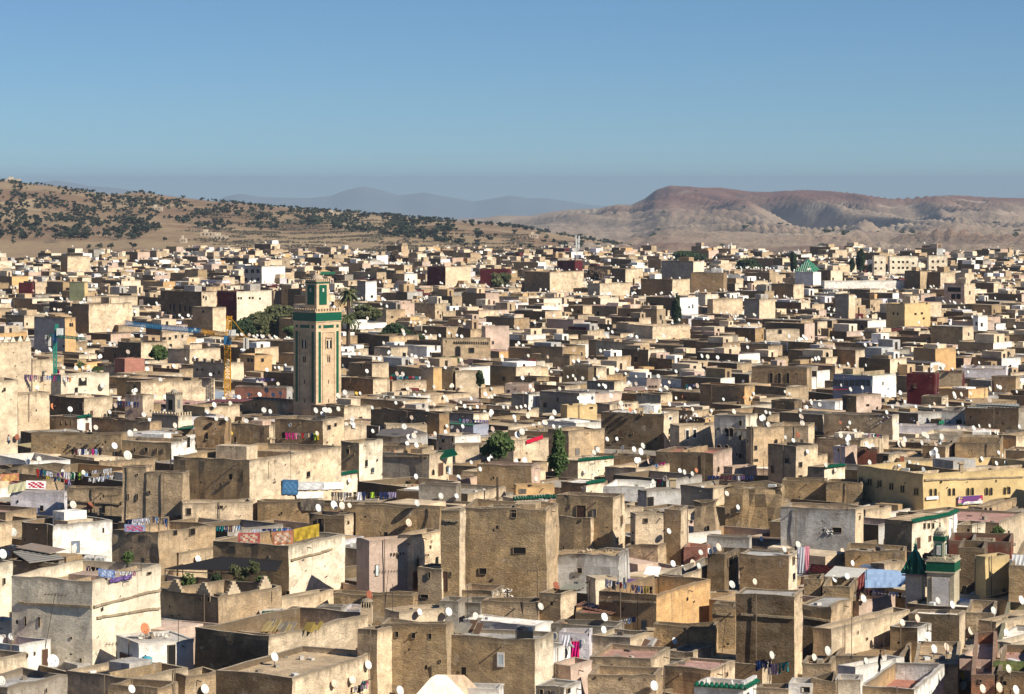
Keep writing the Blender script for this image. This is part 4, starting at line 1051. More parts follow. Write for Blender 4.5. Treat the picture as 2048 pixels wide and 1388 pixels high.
for a in (('E', 150, 655, 720, 690), ('E', 735, 692, 1258, 556), ('F', 320, 325, 640, 238), ('F', 660, 235, 830, 170), ('G', 1245, 1205, 1610, 1215), ('H', 310, 768, 515, 805), ('H', 545, 850, 1100, 690), ('B', 1060, 760, 1400, 765),
          ('D', 1265, 950, 2040, 925), ('G', 745, 640, 1185, 655), ('A', 540, 1105, 950, 1140), ('E', 760, 780, 1255, 700), ('C', 1390, 1120, 1630, 1130), ('B', 1520, 1270, 1645, 1275), ('G', 1660, 745, 1810, 760), ('H', -180, 745, 235, 780)):
    ledge(*a)

# ------------------------------------------------------------------ the great minaret
def loc_box(mb, o, u, v, a0, a1, b0, b1, z0, z1, tint, aux=(9, .4, 0)):
    mb.box(o + u * a0 + v * b0 + Vector((0, 0, z0)), u * (a1 - a0), v * (b1 - b0), Vector((0, 0, z1 - z0)), tint, aux)
def minaret(label, xl, xc, xr, ytop, yband, ybot, D, th, body, lantern, par):
    C = P3(xc, ytop, D); zt = C.z
    u = Vector((-math.cos(R(th)), math.sin(R(th)), 0)); v = Vector((math.sin(R(th)), math.cos(R(th)), 0))
    L = solve_side(xl, C, D, u); Wd = solve_side(xr, C, D, v)
    L = Wd = (L + Wd) / 2 if par else L
    if not par: Wd = max(solve_side(xr, C, D, v), L)
    root = empty('minaret', (C.x, C.y, 0)); tag(root, label, 'minaret')
    o = Vector((0, 0, 0)); sand = (*body, .25)
    s = (yband - ytop) / F * D      # metres from merlon tops to the foot of the green band
    mb = MB(); loc_box(mb, o, u, v, 0, L, 0, Wd, 0, zt - s * .30, sand, (9, .35, 0)); mb.build('shaft', MAS, root)
    z1 = zt - s * .32; z0 = zt - s
    mb = MB(); e = .06; loc_box(mb, o, u, v, -e, L + e, -e, Wd + e, z0, z1, (0, 0, 0)); mb.build('green_band', TILE, root)
    mb = MB()
    for zz in (z0 - .12, z1): loc_box(mb, o, u, v, -e - .05, L + e + .05, -e - .05, Wd + e + .05, zz, zz + .12, sand)
    mb.build('moulding', MAS, root)
    # merlons along both seen sides and the far ones
    nM = 9 if par else 6
    for (p0, d, l, nn) in ((o, u, L, -v), (o, v, Wd, -u), (o + v * Wd, u, L, v), (o + u * L, v, Wd, u)):
        for i in range(nM):
            c = p0 + d * (l * (i + .5) / nM); w = l / nM * .5; mh = zt - z1 - .12
            q = MB()
            qs = [(-w * .9, 0), (w * .9, 0), (w * .45, mh * .5), (w * .75, mh), (-w * .75, mh), (-w * .45, mh * .5)]
            for sg in (0, 1):
                pts = [c + d * a + Vector((0, 0, z1 + .12 + b_)) + (-nn * .28 if sg else nn * .04) for a, b_ in qs]
                q.poly(pts if sg else list(reversed(pts)), sand)
            for k in range(6):
                a, b_ = qs[k], qs[(k + 1) % 6]
                A1 = c + d * a[0] + Vector((0, 0, z1 + .12 + a[1])); B1 = c + d * b_[0] + Vector((0, 0, z1 + .12 + b_[1]))
                q.poly([A1 + nn * .04, B1 + nn * .04, B1 - nn * .28, A1 - nn * .28], sand)
            q.build('merlon', MAS, root)
    return C, zt, u, v, L, Wd, root, z0, z1, s
C, zt, u, v, L, Wd, root, z0, z1, s = minaret('tall square sand minaret with green tile bands and a domed lantern', 586, 632, 681, 618, 643, 810, 436, 44, (.55, .40, .255), None, True)
mpp = 436 / F
def face_rect(root, p0, d, nn, a0, a1, z0, z1, out, name, mat, tint=(.5, .5, .5, 0), thick=.06, rel=.3):
    mb = MB(); mb.box(p0 + d * a0 + Vector((0, 0, z0)) - nn * .02, d * (a1 - a0), nn * (out + .02), Vector((0, 0, z1 - z0)), tint, (9, rel, 0))
    return mb.build(name, mat, root)
for (d, l, nn) in ((u, L, -v), (v, Wd, -u)):
    g = lambda a0, a1, y0, y1, nm, mat, out=.05, **k: face_rect(root, Vector((0, 0, 0)), d, nn, a0 * l, a1 * l, zt - (y1 - 618) * mpp, zt - (y0 - 618) * mpp, out, nm, mat, **k)
    g(.10, .19, 664, 806, 'tile_strip', TILE); g(.81, .90, 664, 806, 'tile_strip', TILE)
    g(.10, .19, 651, 657, 'tile_panel', TILE); g(.81, .90, 651, 657, 'tile_panel', TILE); g(.29, .70, 651, 657, 'tile_panel', TILE)
    for a0, a1 in ((.26, .285), (.72, .745)): g(a0, a1, 666, 806, 'pilaster', MAS, tint=(.56, .42, .275, .1), out=.10)
    g(.285, .72, 664, 666, 'pilaster', MAS, tint=(.56, .42, .275, .1), out=.10)
    g(.38, .64, 675, 677, 'hood', MAS, tint=(.55, .43, .29, .1), out=.2)
    for a0 in (.40, .53):
        w = g(a0, a0 + .075, 682, 698, 'window', DARK, out=.04)
    g(.475, .53, 682, 698, 'window_column', FRAME, out=.12)
    g(.37, .395, 677, 699, 'window_jamb', MAS, tint=(.56, .42, .275, .1), out=.15); g(.61, .635, 677, 699, 'window_jamb', MAS, tint=(.56, .42, .275, .1), out=.15)
    for a0 in (.45, .52): g(a0, a0 + .04, 714, 726, 'window', DARK, out=.04)
    g(.43, .58, 709, 711, 'hood', MAS, tint=(.55, .43, .29, .1), out=.14)
    g(.49, .515, 761, 769, 'slit', DARK, out=.04); g(.49, .515, 800, 807, 'slit', DARK, out=.04)
# lantern turret
lc = L * .24; lz0 = z1 - .6; lz1 = zt + (618 - 563) * mpp; lw = L * .50
o = (u + v) * lc
mb = MB(); loc_box(mb, o, u, v, 0, lw, 0, lw, lz0, lz1 - .1, (.56, .42, .27, .2)); mb.build('lantern', MAS, root)
for (d, nn) in ((u, -v), (v, -u)):
    face_rect(root, o, d, nn, lw * .2, lw * .8, lz1 - 48 * mpp, lz1 - 8 * mpp, .05, 'tile_panel', TILE)
    face_rect(root, o, d, nn, -.05, lw + .05, lz1 - 5 * mpp, lz1 - 2 * mpp, .07, 'tile_panel', TILE)
    f_ = face_rect(root, o, d, nn, lw * .44, lw * .56, lz1 - 22 * mpp, lz1 - 15 * mpp, .12, 'window', FRAME)
for (p0, d, nn) in ((o, u, -v), (o, v, -u), (o + v * lw, u, v), (o + u * lw, v, u)):
    for i in range(6):
        mb = MB(); c = p0 + d * (lw * (i + .5) / 6)
        mb.box(c - d * .13 + nn * .06 + Vector((0, 0, lz1 - .1)), d * .26, -nn * .2, Vector((0, 0, .38)), (.56, .42, .27, .2), (9, .3, 0)); mb.build('merlon', MAS, root)
def lathe(name, mat, parent, c, prof, n=14, tint=(.45, .36, .26, .3), smooth=True):
    mb = MB()
    for (r0, h0), (r1, h1) in zip(prof, prof[1:]):
        for i in range(n):
            a, b_ = 2 * math.pi * i / n, 2 * math.pi * (i + 1) / n
            mb.poly([c + Vector((r0 * math.cos(a), r0 * math.sin(a), h0)), c + Vector((r0 * math.cos(b_), r0 * math.sin(b_), h0)),
                     c + Vector((r1 * math.cos(b_), r1 * math.sin(b_), h1)), c + Vector((r1 * math.cos(a), r1 * math.sin(a), h1))], tint, (9, .4, 0))
    return mb.build(name, mat, parent)
def dome(r, k=1.0): return [(r * math.cos(t), r * k * math.sin(t)) for t in np.linspace(0, math.pi / 2, 8)]
cc = o + (u + v) * lw / 2
lathe('dome', MAS, root, cc + Vector((0, 0, lz1 - .15)), dome(lw * .42, 1.05))
lathe('finial', IRON, root, cc + Vector((0, 0, lz1 + lw * .42)), [(.05, 0), (.16, .15), (.05, .3), (.11, .42), (.03, .55), (.02, .9)], 6)

# small green-topped minaret beside the pyramid roof
D5 = 244; m5 = D5 / F; HX = lambda x: cx('H', x); HY = lambda y: cy('H', y)
C, zt, u, v, L, Wd, root, z0, z1, s = minaret('stubby minaret with a green band and a smaller domed turret', HX(1283), HX(1497), HX(1534), HY(300), HY(412), HY(660), D5, 20, (.42, .36, .25), None, False)
k5 = m5 / 3.9385
face_rect(root, Vector((0, 0, 0)), u, -v, L * .18, L * .80, zt - (640 - 300) * k5 - 1, zt - (460 - 300) * k5, .04, 'blind_panel', MAS, tint=(.50, .47, .45, .1))
face_rect(root, Vector((0, 0, 0)), u, -v, L * .80, L * .83, zt - (640 - 300) * k5 - 1, zt - (455 - 300) * k5, .08, 'panel_edge', MAS, tint=(.25, .2, .14, .1))
tw = L * .40; o = u * (L * .42) + v * (Wd * .3); tz = zt + (300 - 118) * k5
mb = MB(); loc_box(mb, o, u, v, 0, tw, 0, tw, z1 - .5, tz, (.45, .40, .28, .2)); mb.build('turret', MAS, root)
for (d, nn) in ((u, -v), (v, -u)):
    face_rect(root, o, d, nn, -.04, tw + .04, tz - (180 - 118) * k5, tz - (142 - 118) * k5, .07, 'green_band', TILE)
    face_rect(root, o, d, nn, tw * .2, tw * .8, tz - (300 - 118) * k5, tz - (200 - 118) * k5, .04, 'tile_panel', TILE)
    face_rect(root, o, d, nn, tw * .3, tw * .7, tz - (290 - 118) * k5, tz - (212 - 118) * k5, .07, 'niche', MAS, tint=(.5, .48, .44, 0))
    for i in range(5):
        mb = MB(); mb.box(o + d * (tw * (i + .25) / 5) + nn * .08 + Vector((0, 0, tz - .02)), d * tw * .11, -nn * .16, Vector((0, 0, .22)), (.45, .40, .28, .2)); mb.build('merlon', MAS, root)
cc = o + (u + v) * tw / 2
lathe('dome', MAS, root, cc + Vector((0, 0, tz)), dome(tw * .47, 1.15), tint=(.38, .34, .27, .2))
lathe('finial', IRON, root, cc + Vector((0, 0, tz + tw * .5)), [(.03, 0), (.10, .12), (.03, .24), (.07, .34), (.02, .44), (.015, .75)], 6)
mblack = MB()
for i in range(14):
    a = o + u * (tw * (1.1 + .05 * i)) - v * .3; mblack.box(a + Vector((0, 0, z1 + .3 + .12 * math.sin(i * 1.3))), u * .2, v * .3, Vector((0, 0, .22 + .1 * math.sin(i * 2.1))))
tag(mblack.build('black_cloth', M('black_cloth', (.015, .015, .018), .9)), 'crumpled black cloth lying on the merlons of the stubby minaret', 'cloth').location = (C.x, C.y, 0)

GRN2 = M('pale_green_tile', (.045, .19, .11), .45, .35, 3)
# pyramid roof of green tiles
def pyramid(label, c, xl, xc, xr, yeave, yapex, D, th, xa, wall, wallname, ridge=True):
    C = P3(xc, yeave, D); u = Vector((-math.cos(R(th)), math.sin(R(th)), 0)); v = Vector((math.sin(R(th)), math.cos(R(th)), 0))
    L = solve_side(xl, C, D, u); Wd = max(solve_side(xr, C, D, v), L * .85); zt = C.z
    root = empty('pavilion', (C.x, C.y, 0)); tag(root, label, 'pavilion')
    mb = MB(); i = .25
    mb.box(u * i + v * i, u * (L - 2 * i), v * (Wd - 2 * i), Vector((0, 0, zt - .05)), (*wall, .4), (1, .4, 0)); mb.build('wall', MAS, root)
    P = [Vector((0, 0, zt)), u * L + Vector((0, 0, zt)), u * L + v * Wd + Vector((0, 0, zt)), v * Wd + Vector((0, 0, zt))]
    hgt = (yeave - yapex) / F * D + L * .08
    A = (P[0] + P[2]) / 2 + Vector((0, 0, hgt))
    for a, b_ in ((0, 1), (1, 2), (2, 3), (3, 0)):
        e0, e1 = P[a], P[b_]; d = e1 - e0; n = max(6, int(d.length / (.30 if D < 400 else .8)))
        nn = d.cross(A - e0).normalized()
        if nn.z < 0: nn = -nn
        for k in range(n):
            s0, s1 = k / n, (k + 1) / n; sm = (s0 + s1) / 2
            f_ = 1 - abs(2 * sm - 1)                    # each row of tiles runs up to the hip
            p0, p1 = e0 + d * s0, e0 + d * s1
            mid = (e0 + e1) / 2; up = (A - mid)
            q0 = p0 + up * (1 - abs(2 * s0 - 1)); q1 = p1 + up * (1 - abs(2 * s1 - 1))
            row = MB(); h = nn * d.length / n * .6
            pm, qm = (p0 + p1) / 2 + h, (q0 + q1) / 2 + h
            row.poly([p0, pm, qm, q0]); row.poly([pm, p1, q1, qm]); row.poly([p0, p1, pm])
            row.build('tile', (TILE, GRN2)[k % 2] if D < 400 else GRN2, root)
    hp = MB()
    for p in P: hp.bar(p + Vector((0, 0, .04)), A + Vector((0, 0, .06)), .11 if D < 400 else .2, n=5)
    hp.build('hip_ridge', M('green_ridge', (.03, .24, .15), .4), root)['kind'] = 'stuff'
    lathe('finial', M('green_ridge'), root, A, [(.14, 0), (.2, .15), (.08, .3), (.14, .42), (.04, .55), (.02, 1.0)], 8)
    mb = MB()
    for a, b_ in ((0, 1), (3, 0)): mb.bar(P[a] - Vector((0, 0, .12)), P[b_] - Vector((0, 0, .12)), .09, (.45, .3, .28, 0))
    mb.build('eave', M('rose_eave', (.36, .25, .22), .8), root)['kind'] = 'stuff'
pyramid('pavilion with a steep green tiled pyramid roof beside the stubby minaret', 'H', HX(1085), HX(1262), HX(1284), HY(430), HY(258), 246, 22, 0, (.60, .55, .45), '')
pyramid('white shrine hall under a broad green pyramid roof near the cypress', 'R', cx('R', 708), cx('R', 815), cx('R', 860), cy('R', 598), cy('R', 537), 1080, 30, 0, (.75, .73, .68), '')
pyramid('distant hut with a small green pyramid roof on the left skyline', 'P', cx('P', 1572), cx('P', 1610), cx('P', 1630), cy('P', 532), cy('P', 512), 1330, 35, 0, (.7, .6, .45), '')

# little grey minaret with a dome, on its merlon base
D6 = next(h for h in HS if h['label'].startswith('merlon-topped'))['D'] + 2.5; k6 = D6 / F / 3.9385
C = P3(cx('A', 1380), cy('A', 275), D6); u = Vector((-math.cos(R(32)), math.sin(R(32)), 0)); v = Vector((math.sin(R(32)), math.cos(R(32)), 0))
root = empty('minaret', (C.x, C.y, 0)); tag(root, 'small grey stone minaret turret with a round dome and merlons', 'minaret')
Lq = 80 * k6 / math.cos(R(32)); gr = (.40, .34, .25, .5)
mb = MB(); mb.box((0, 0, 0), u * Lq, v * Lq, Vector((0, 0, C.z)), gr, (1, .5, 0)); mb.build('shaft', MAS, root)
face_rect(root, Vector((0, 0, 0)), u, -v, Lq * .28, Lq * .72, C.z - 120 * k6, C.z - 40 * k6, .03, 'window', DARK); face_rect(root, Vector((0, 0, 0)), v, -u, Lq * .3, Lq * .65, C.z - 110 * k6, C.z - 40 * k6, .03, 'window', GREYD)
for (p0, d, nn) in ((Vector((0, 0, 0)), u, -v), (Vector((0, 0, 0)), v, -u), (v * Lq, u, v), (u * Lq, v, u)):
    for i in range(4):
        mb = MB(); mb.box(p0 + d * (Lq * (i + .2) / 4) + nn * .06 + Vector((0, 0, C.z - .1)), d * .22, -nn * .22, Vector((0, 0, .38)), gr, (.2, .5, 0)); mb.build('merlon', MAS, root)
lathe('dome', MAS, root, (u + v) * Lq / 2 + Vector((0, 0, C.z)), dome(Lq * .36, 1.2), tint=(.30, .27, .22, .2))

# merlons on houses
def merlons(label_start, side, w, gap, hgt, shape='box', tint=(.62, .50, .34, .3)):
    h = next(q for q in HS if q['label'].startswith(label_start))
    d, l, nn = (h['u'], h['L'], -h['v']) if side == 'L' else (h['v'], h['W'], -h['u'])
    n = max(2, int(l / (w + gap))); 
    for i in range(n):
        c = d * (l * (i + .5) / n) + Vector((0, 0, h['zt'] - .05)); mb = MB()
        if shape == 'box': mb.box(c - d * w / 2 + nn * .02, d * w, -nn * .25, Vector((0, 0, hgt)), tint, (.3, .5, 0))
        else:
            for k in range(4): ww = w * (1 - k * .24); mb.box(c - d * ww / 2 + nn * .02 + Vector((0, 0, hgt * k / 4)), d * ww, -nn * .28, Vector((0, 0, hgt / 4 + .01)), tint, (.3, .5, 0))
        mb.build('merlon', MAS, h['root'])
merlons('merlon-topped', 'L', .28, .3, .5); merlons('merlon-topped', 'R', .28, .3, .5)
merlons('house with roof merlons', 'L', .7, 1.0, .7, tint=(.25, .2, .15, .3)); merlons('house with roof merlons', 'R', .7, 1.2, .7)  # left merlons share the darker colour painted on the shade side
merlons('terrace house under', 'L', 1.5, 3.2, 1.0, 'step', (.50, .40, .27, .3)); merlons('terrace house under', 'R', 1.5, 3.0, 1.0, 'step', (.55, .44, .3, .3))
merlons('bright blank wall at the upper', 'R', .9, .5, .9, 'step', (.68, .62, .5, .3))
merlons('white roof kiosk', 'R', .16, .12, .4, 'box', (.78, .75, .7, .2)); merlons('white roof kiosk', 'L', .25, 1.6, .45, 'step', (.78, .75, .7, .2))

# ------------------------------------------------------------------ cranes
def lattice(mb, a, b_, w, n, col_mat=None, tri=False, r=.07):
    a, b_ = Vector(a), Vector(b_); d = (b_ - a); l = d.length; d.normalize()
    s = d.cross(Vector((0, 0, 1))); s = s.normalized() if s.length > .2 else Vector((1, 0, 0)); t = s.cross(d).normalized()
    cs = [s * w / 2 + t * w / 2, -s * w / 2 + t * w / 2, -s * w / 2 - t * w / 2, s * w / 2 - t * w / 2] if not tri else [t * w * .6, -s * w / 2 - t * w / 2, s * w / 2 - t * w / 2]
    for c in cs: mb.bar(a + c, b_ + c, r, n=4)
    for i in range(n):
        p, q = a + d * (l * i / n), a + d * (l * (i + 1) / n)
        for k in range(len(cs)):
            c0, c1 = cs[k], cs[(k + 1) % len(cs)]
            mb.bar(p + c0, q + c1, r * .65, n=3); mb.bar(p + c0, p + c1, r * .6, n=3)
            mb.bar(q + c0, p + c1, r * .5, n=3) if i % 2 else None
def crane(label, base, px_mast, ytop, yjoint, ybot, D, jib, segs, mats, w, cjib=None):
    m = D / F
    root = empty('tower_crane', P3(px_mast, ybot, D)); B = root.location; tag(root, label, 'tower crane')
    Pq = lambda x, y, dd=0: P3(x, y, D + dd) - B
    mb = MB(); lattice(mb, Pq(px_mast, ybot) - Vector((0, 0, 8)), Pq(px_mast, yjoint), w, 26, r=.07); mb.build('mast', mats[0], root)
    mb = MB(); lattice(mb, Pq(px_mast + 1, yjoint - 3), Pq(px_mast + 4, ytop), w * .8, 8, r=.06); mb.build('tower_head', mats[0], root)
    for (x0, y0, x1, y1, d0, d1, n, mi) in segs:
        mb = MB(); lattice(mb, Pq(x0, y0, d0), Pq(x1, y1, d1), w * .75, n, tri=True, r=.055); mb.build('jib_section', mats[mi], root)
    mb = MB(); mb.box(Pq(px_mast, yjoint) + Vector((-w * .6, -w * .6, -1)), (w * 1.2, 0, 0), (0, w * 1.2, 0), (0, 0, 1.5)); mb.build('slewing_ring', M('crane_blue', (.03, .14, .28), .5), root)
    if cjib:
        x1, y1, dd = cjib
        mb = MB(); lattice(mb, Pq(px_mast, yjoint - 2), Pq(x1, y1, dd), w * .6, 6, r=.05); mb.build('counter_jib', mats[0], root)
        for i in range(2): mb = MB(); mb.box(Pq(x1 - 3 - 4 * i, y1 + 2, dd) + Vector((0, -.6, -1.6)), (.5, 0, 0), (0, 1.2, 0), (0, 0, 1.8)); mb.build('ballast_block', M('ballast_concrete', (.55, .52, .46), .9), root)
        mb = MB(); mb.bar(Pq(px_mast + 4, ytop), Pq(x1, y1, dd), .05); mb.build('tie_rod', mats[0], root)
        mb = MB(); mb.box(Pq(px_mast + 4, yjoint - 10) + Vector((0, -.6, -.6)), (1.0, 0, 0), (0, 1.0, 0), (0, 0, 1.2)); mb.build('cab', WHITE, root)
CY = M('crane_yellow', (.62, .30, .02), .5); CB = M('crane_jib_blue', (.03, .20, .38), .5); CG = M('crane_green', (.03, .28, .20), .5)
crane('yellow tower crane with a long blue and yellow jib over the roofs', None, 455, 632, 677, 757, 470, None,
      [(452, 670, 402, 662, 0, 5, 12, 0), (402, 662, 330, 655, 5, 12, 16, 1), (330, 655, 250, 646, 12, 20, 18, 1)], (CY, CB), .95, (494, 676, -3))
crane('small green tower crane at the far left', None, 110, 648, 674, 704, 480, None,
      [(112, 672, 172, 678, 0, -8, 14, 0)], (CG, CG), .5, (98, 671, 3))

# ------------------------------------------------------------------ masts on the skyline
def phone_mast(label, px, ytop, ybot, D, n):
    b_ = P3(px, ybot, D); root = empty('antenna_mast', b_); tag(root, label, 'antenna mast')
    h = (ybot - ytop) / F * D
    mb = MB(); lattice(mb, (0, 0, -6), (0, 0, h), 1.0, 14, r=.13); mb.build('mast', M('galvanised', (.5, .5, .5), .5), root)
    for i in range(n):
        a = i * 2.1; mb = MB(); z = h * (.55 + .13 * (i % 4)); c = Vector((math.cos(a) * .9, math.sin(a) * .9, z))
        mb.box(c - Vector((.3, .2, 0)), (.6, 0, 0), (0, .4, 0), (0, 0, 2.2)); mb.build('panel_antenna', WHITE, root)
phone_mast('lattice phone mast with white panel antennas, taller of the skyline pair', cx('Q', 1388), cy('Q', 404), cy('Q', 528), 1340, 9)
phone_mast('slim grey phone mast on the right skyline', cx('R', 325), cy('R', 448), cy('R', 510), 1420, 4)

# ------------------------------------------------------------------ trees
LEAF = {}
def leafmat(name, a, b_):
    if name in LEAF: return LEAF[name]
    m, n, l, bs = nodes(name)
    pos = n.new('ShaderNodeNewGeometry').outputs['Position']; oi = n.new('ShaderNodeObjectInfo')
    f = noise_n(n, l, pos, .55, 4, .7); g = noise_n(n, l, pos, 4, 2)
    c = mix_c(n, l, ramp(n, l, f, .35, .65), a, b_); k = math_n(n, l, 'MULTIPLY_ADD', g, .8, .6)
    hs = n.new('ShaderNodeVectorMath'); hs.operation = 'SCALE'; l.new(c, hs.inputs[0]); l.new(k, hs.inputs['Scale'])
    l.new(hs.outputs[0], bs.inputs['Base Color']); bs.inputs['Roughness'].default_value = .7; LEAF[name] = m; return m
def crown_mesh(rg, rx, ry, rz, n, leaf, clumps=14, cone=0):
    v = []; f = []
    cs = []
    for _ in range(clumps):
        while True:
            p = Vector((rg.uniform(-1, 1), rg.uniform(-1, 1), rg.uniform(-1, 1)))
            if p.length < 1: break
        p = p * .72
        if cone: p = Vector((p.x * (1 - (p.z + .7) * .55 * cone), p.y * (1 - (p.z + .7) * .55 * cone), p.z * 1.08))
        cs.append((p, rg.uniform(.22, .46)))
    for i in range(n):
        c, r = cs[i % clumps]
        d = Vector((rg.gauss(0, 1), rg.gauss(0, 1), rg.gauss(0, 1))).normalized() * r * rg.uniform(.6, 1.05)
        if cone: d.x *= .8; d.y *= .8
        p = c + d; P = Vector((p.x * rx, p.y * ry, p.z * rz))
        a = Vector((rg.gauss(0, 1), rg.gauss(0, 1), rg.gauss(0, 1) * .8)).normalized(); b_ = a.orthogonal().normalized()
        s = leaf * rg.uniform(.6, 1.3); k = len(v)
        v += [P - a * s, P - b_ * s * .7, P + a * s, P + b_ * s * .7]; f.append((k, k + 1, k + 2, k + 3))
    return v, f
def mesh_obj(name, v, f, mat, parent=None):
    me = bpy.data.meshes.new(name); me.from_pydata([tuple(p) for p in v], [], f); me.materials.append(mat); me.update()
    return put(bpy.data.objects.new(name, me), parent)
BARK = M('bark', (.09, .065, .045), .9, .3)
def tree(name, label, cat, px, ybase, ytop, wpx, D, mat, n=2200, leaf=.28, cone=0, trunk=None, clumps=16, low=.12, group=None, z=None):
    b_ = P3(px, ybase, D); m = D / F; H = (ybase - ytop) * m; w = wpx * m / 2
    gz_ = 0.0 if z is None else z
    root = empty(name, (b_.x, b_.y, gz_)); tag(root, label, cat, group)
    rg = random.Random(int(px * 7 + ybase)); bot = b_.z - gz_
    rz = H / 2 * (1 - low)
    v, f = crown_mesh(rg, w * 1.15, w * 1.0, rz * 1.12, n, leaf, clumps, cone)
    cz = bot + H * low + rz; v = [p + Vector((0, 0, cz)) for p in v]
    mesh_obj('crown', v, f, mat, root)
    tm = MB(); tm.bar((0, 0, 0), (0, 0, cz * .6 + bot * .2), max(.12, w * .09), n=7, r2=max(.08, w * .06))
    for i in range(5):
        a = i * 1.26; tm.bar((0, 0, cz - rz * .7), (math.cos(a) * w * .55, math.sin(a) * w * .5, cz + rz * rg.uniform(-.2, .5)), max(.07, w * .04), n=5, r2=.03)
    tm.build('trunk', BARK, root)
    return root
DK = leafmat('dark_leaves', (.014, .028, .010), (.035, .055, .018)); OL = leafmat('olive_leaves', (.05, .06, .022), (.10, .10, .04)); GR = leafmat('green_leaves', (.03, .06, .015), (.075, .11, .03))
CYP = leafmat('cypress_leaves', (.010, .022, .010), (.022, .038, .014)); BRN = leafmat('brown_twigs', (.07, .045, .03), (.12, .08, .05))
tree('shade_tree', 'large dark dense tree left of the arched sand mansion', 'tree', 800, 716, 652, 92, 640, DK, 6000, .5)
tree('garden_tree', 'rounded grey-olive garden tree beside the great minaret', 'tree', 560, 685, 612, 100, 800, OL, 4500, .55)
tree('garden_tree', 'spreading olive-green tree in the middle of the garden', 'tree', 515, 690, 628, 90, 780, OL, 4000, .55)
tree('garden_tree', 'darker low tree at the left end of the garden', 'tree', 478, 688, 632, 60, 770, DK, 3000, .5)
tree('garden_tree', 'yellowish bushy tree at the front of the garden', 'tree', 590, 686, 648, 44, 760, GR, 2500, .5)
tree('garden_tree', 'broad low tree behind the yellow crane jib', 'tree', 420, 684, 652, 66, 750, OL, 2500, .5)
tree('garden_tree', 'olive bushy tree below the second palm', 'tree', 722, 660, 606, 74, 700, OL, 2500, .5)
tree('columnar_cypress', 'tall black-green cypress in mid slope', 'cypress', 1353, 668, 594, 18, 735, CYP, 3500, .35, clumps=30, low=.0)
tree('columnar_cypress', 'dark cypress column left of the green pyramid shrine', 'cypress', 1587, 545, 501, 14, 1150, CYP, 2500, .5, clumps=26, low=.0)
tree('pine_tree', 'tall dark layered conifer before the beige apartments', 'conifer', 1722, 545, 499, 24, 1150, CYP, 1800, .7, clumps=22, low=.02, cone=.9)
tree('pine_tree', 'short dark conifer left of the tall layered conifer', 'conifer', 1704, 545, 518, 14, 1170, CYP, 900, .6, clumps=12, low=.02, cone=.7)
tree('pine_tree', 'small dark round conifer right of the tall layered conifer', 'conifer', 1745, 545, 528, 14, 1160, CYP, 700, .6)
tree('skyline_tree', 'broad green tree standing on the skyline over the plum-grey house', 'tree', 1376, 530, 501, 66, 1400, DK, 4500, .8)
tree('skyline_tree', 'flat-topped green tree left of the shrine on the skyline', 'tree', 1498, 545, 520, 54, 1300, DK, 3500, .8)
tree('bare_tree', 'brown half-bare tree on the skyline left of centre', 'tree', 791, 530, 499, 22, 1400, BRN, 700, .6)
tree('round_tree', 'round olive tree among dark houses in the upper middle', 'tree', 1000, 578, 545, 42, 1020, OL, 3000, .7)
tree('round_tree', 'brownish round tree beside the long sand house', 'tree', 1192, 566, 535, 34, 1080, BRN, 1800, .6)
tree('leafy_tree', 'loose light-green tree by the unfinished brick house', 'tree', 315, 725, 692, 38, 560, GR, 900, .4)
tree('leafy_tree', 'wide bushy dark green tree behind the rooftop garden wall', 'tree', 995, 922, 866, 76, 325, GR, 2600, .24, clumps=22)
tree('pointed_bush', 'pointed green bush growing between two rubble houses', 'tree', 1117, 950, 868, 54, 315, GR, 2600, .2, cone=1, clumps=26, low=.02)
tree('pointed_bush', 'dark pointed shrub below the sunlit sand wall', 'tree', 960, 772, 738, 22, 440, DK, 900, .28, cone=1, clumps=12, low=.0)
tree('leafy_tree', 'low green tree beside the arched sand mansion', 'tree', 905, 735, 714, 44, 560, GR, 1500, .35)
tree('leafy_tree', 'green shrub in the lower left garden gap', 'tree', 700, 715, 700, 30, 600, GR, 900, .35)
tree('leafy_tree', 'green tree among the roofs at the far left', 'tree', 128, 628, 608, 34, 820, GR, 1200, .5)
tree('leafy_tree', 'yellow-green tree in the shade of the yellow building', 'tree', 1995, 1075, 1053, 24, 285, GR, 500, .22)
def palm(label, px, ybase, ytop, D, r):
    b_ = P3(px, ybase, D); m = D / F; H = b_.z + (ybase - ytop) * m
    root = empty('date_palm', (b_.x, b_.y, 0)); tag(root, label, 'palm')
    zc = EYE - (ytop + r - YH) * m
    mb = MB(); mb.bar((0, 0, 0), (0, 0, zc), .5, n=8, r2=.35); mb.build('trunk', BARK, root)
    rg = random.Random(int(px)); fr = r * m * 1.15
    fm = leafmat('palm_leaves', (.045, .06, .02), (.10, .11, .04))
    for i in range(34):
        a = i * 2.4; el = rg.uniform(-.5, 1.3); q = MB(); d = Vector((math.cos(a), math.sin(a), 0)); s = d.cross(Vector((0, 0, 1)))
        last = Vector((0, 0, zc)); N = 7
        for k in range(N):
            t = (k + 1) / N; p = Vector((0, 0, zc)) + d * fr * t * math.cos(el * .7) + Vector((0, 0, fr * (math.sin(el) * t - .75 * t * t)))
            w = fr * .16 * (1 - t * .7)
            for sg in (1, -1): q.poly([last, p, p + s * sg * w - Vector((0, 0, w * .6)), last + s * sg * w * 1.1 - Vector((0, 0, w * .7))])
            last = p
        q.build('frond', fm, root)
palm('taller date palm right of the great minaret', 697, 690, 562, 640, 22)
palm('lower date palm in front of the taller one', 696, 700, 612, 632, 22)

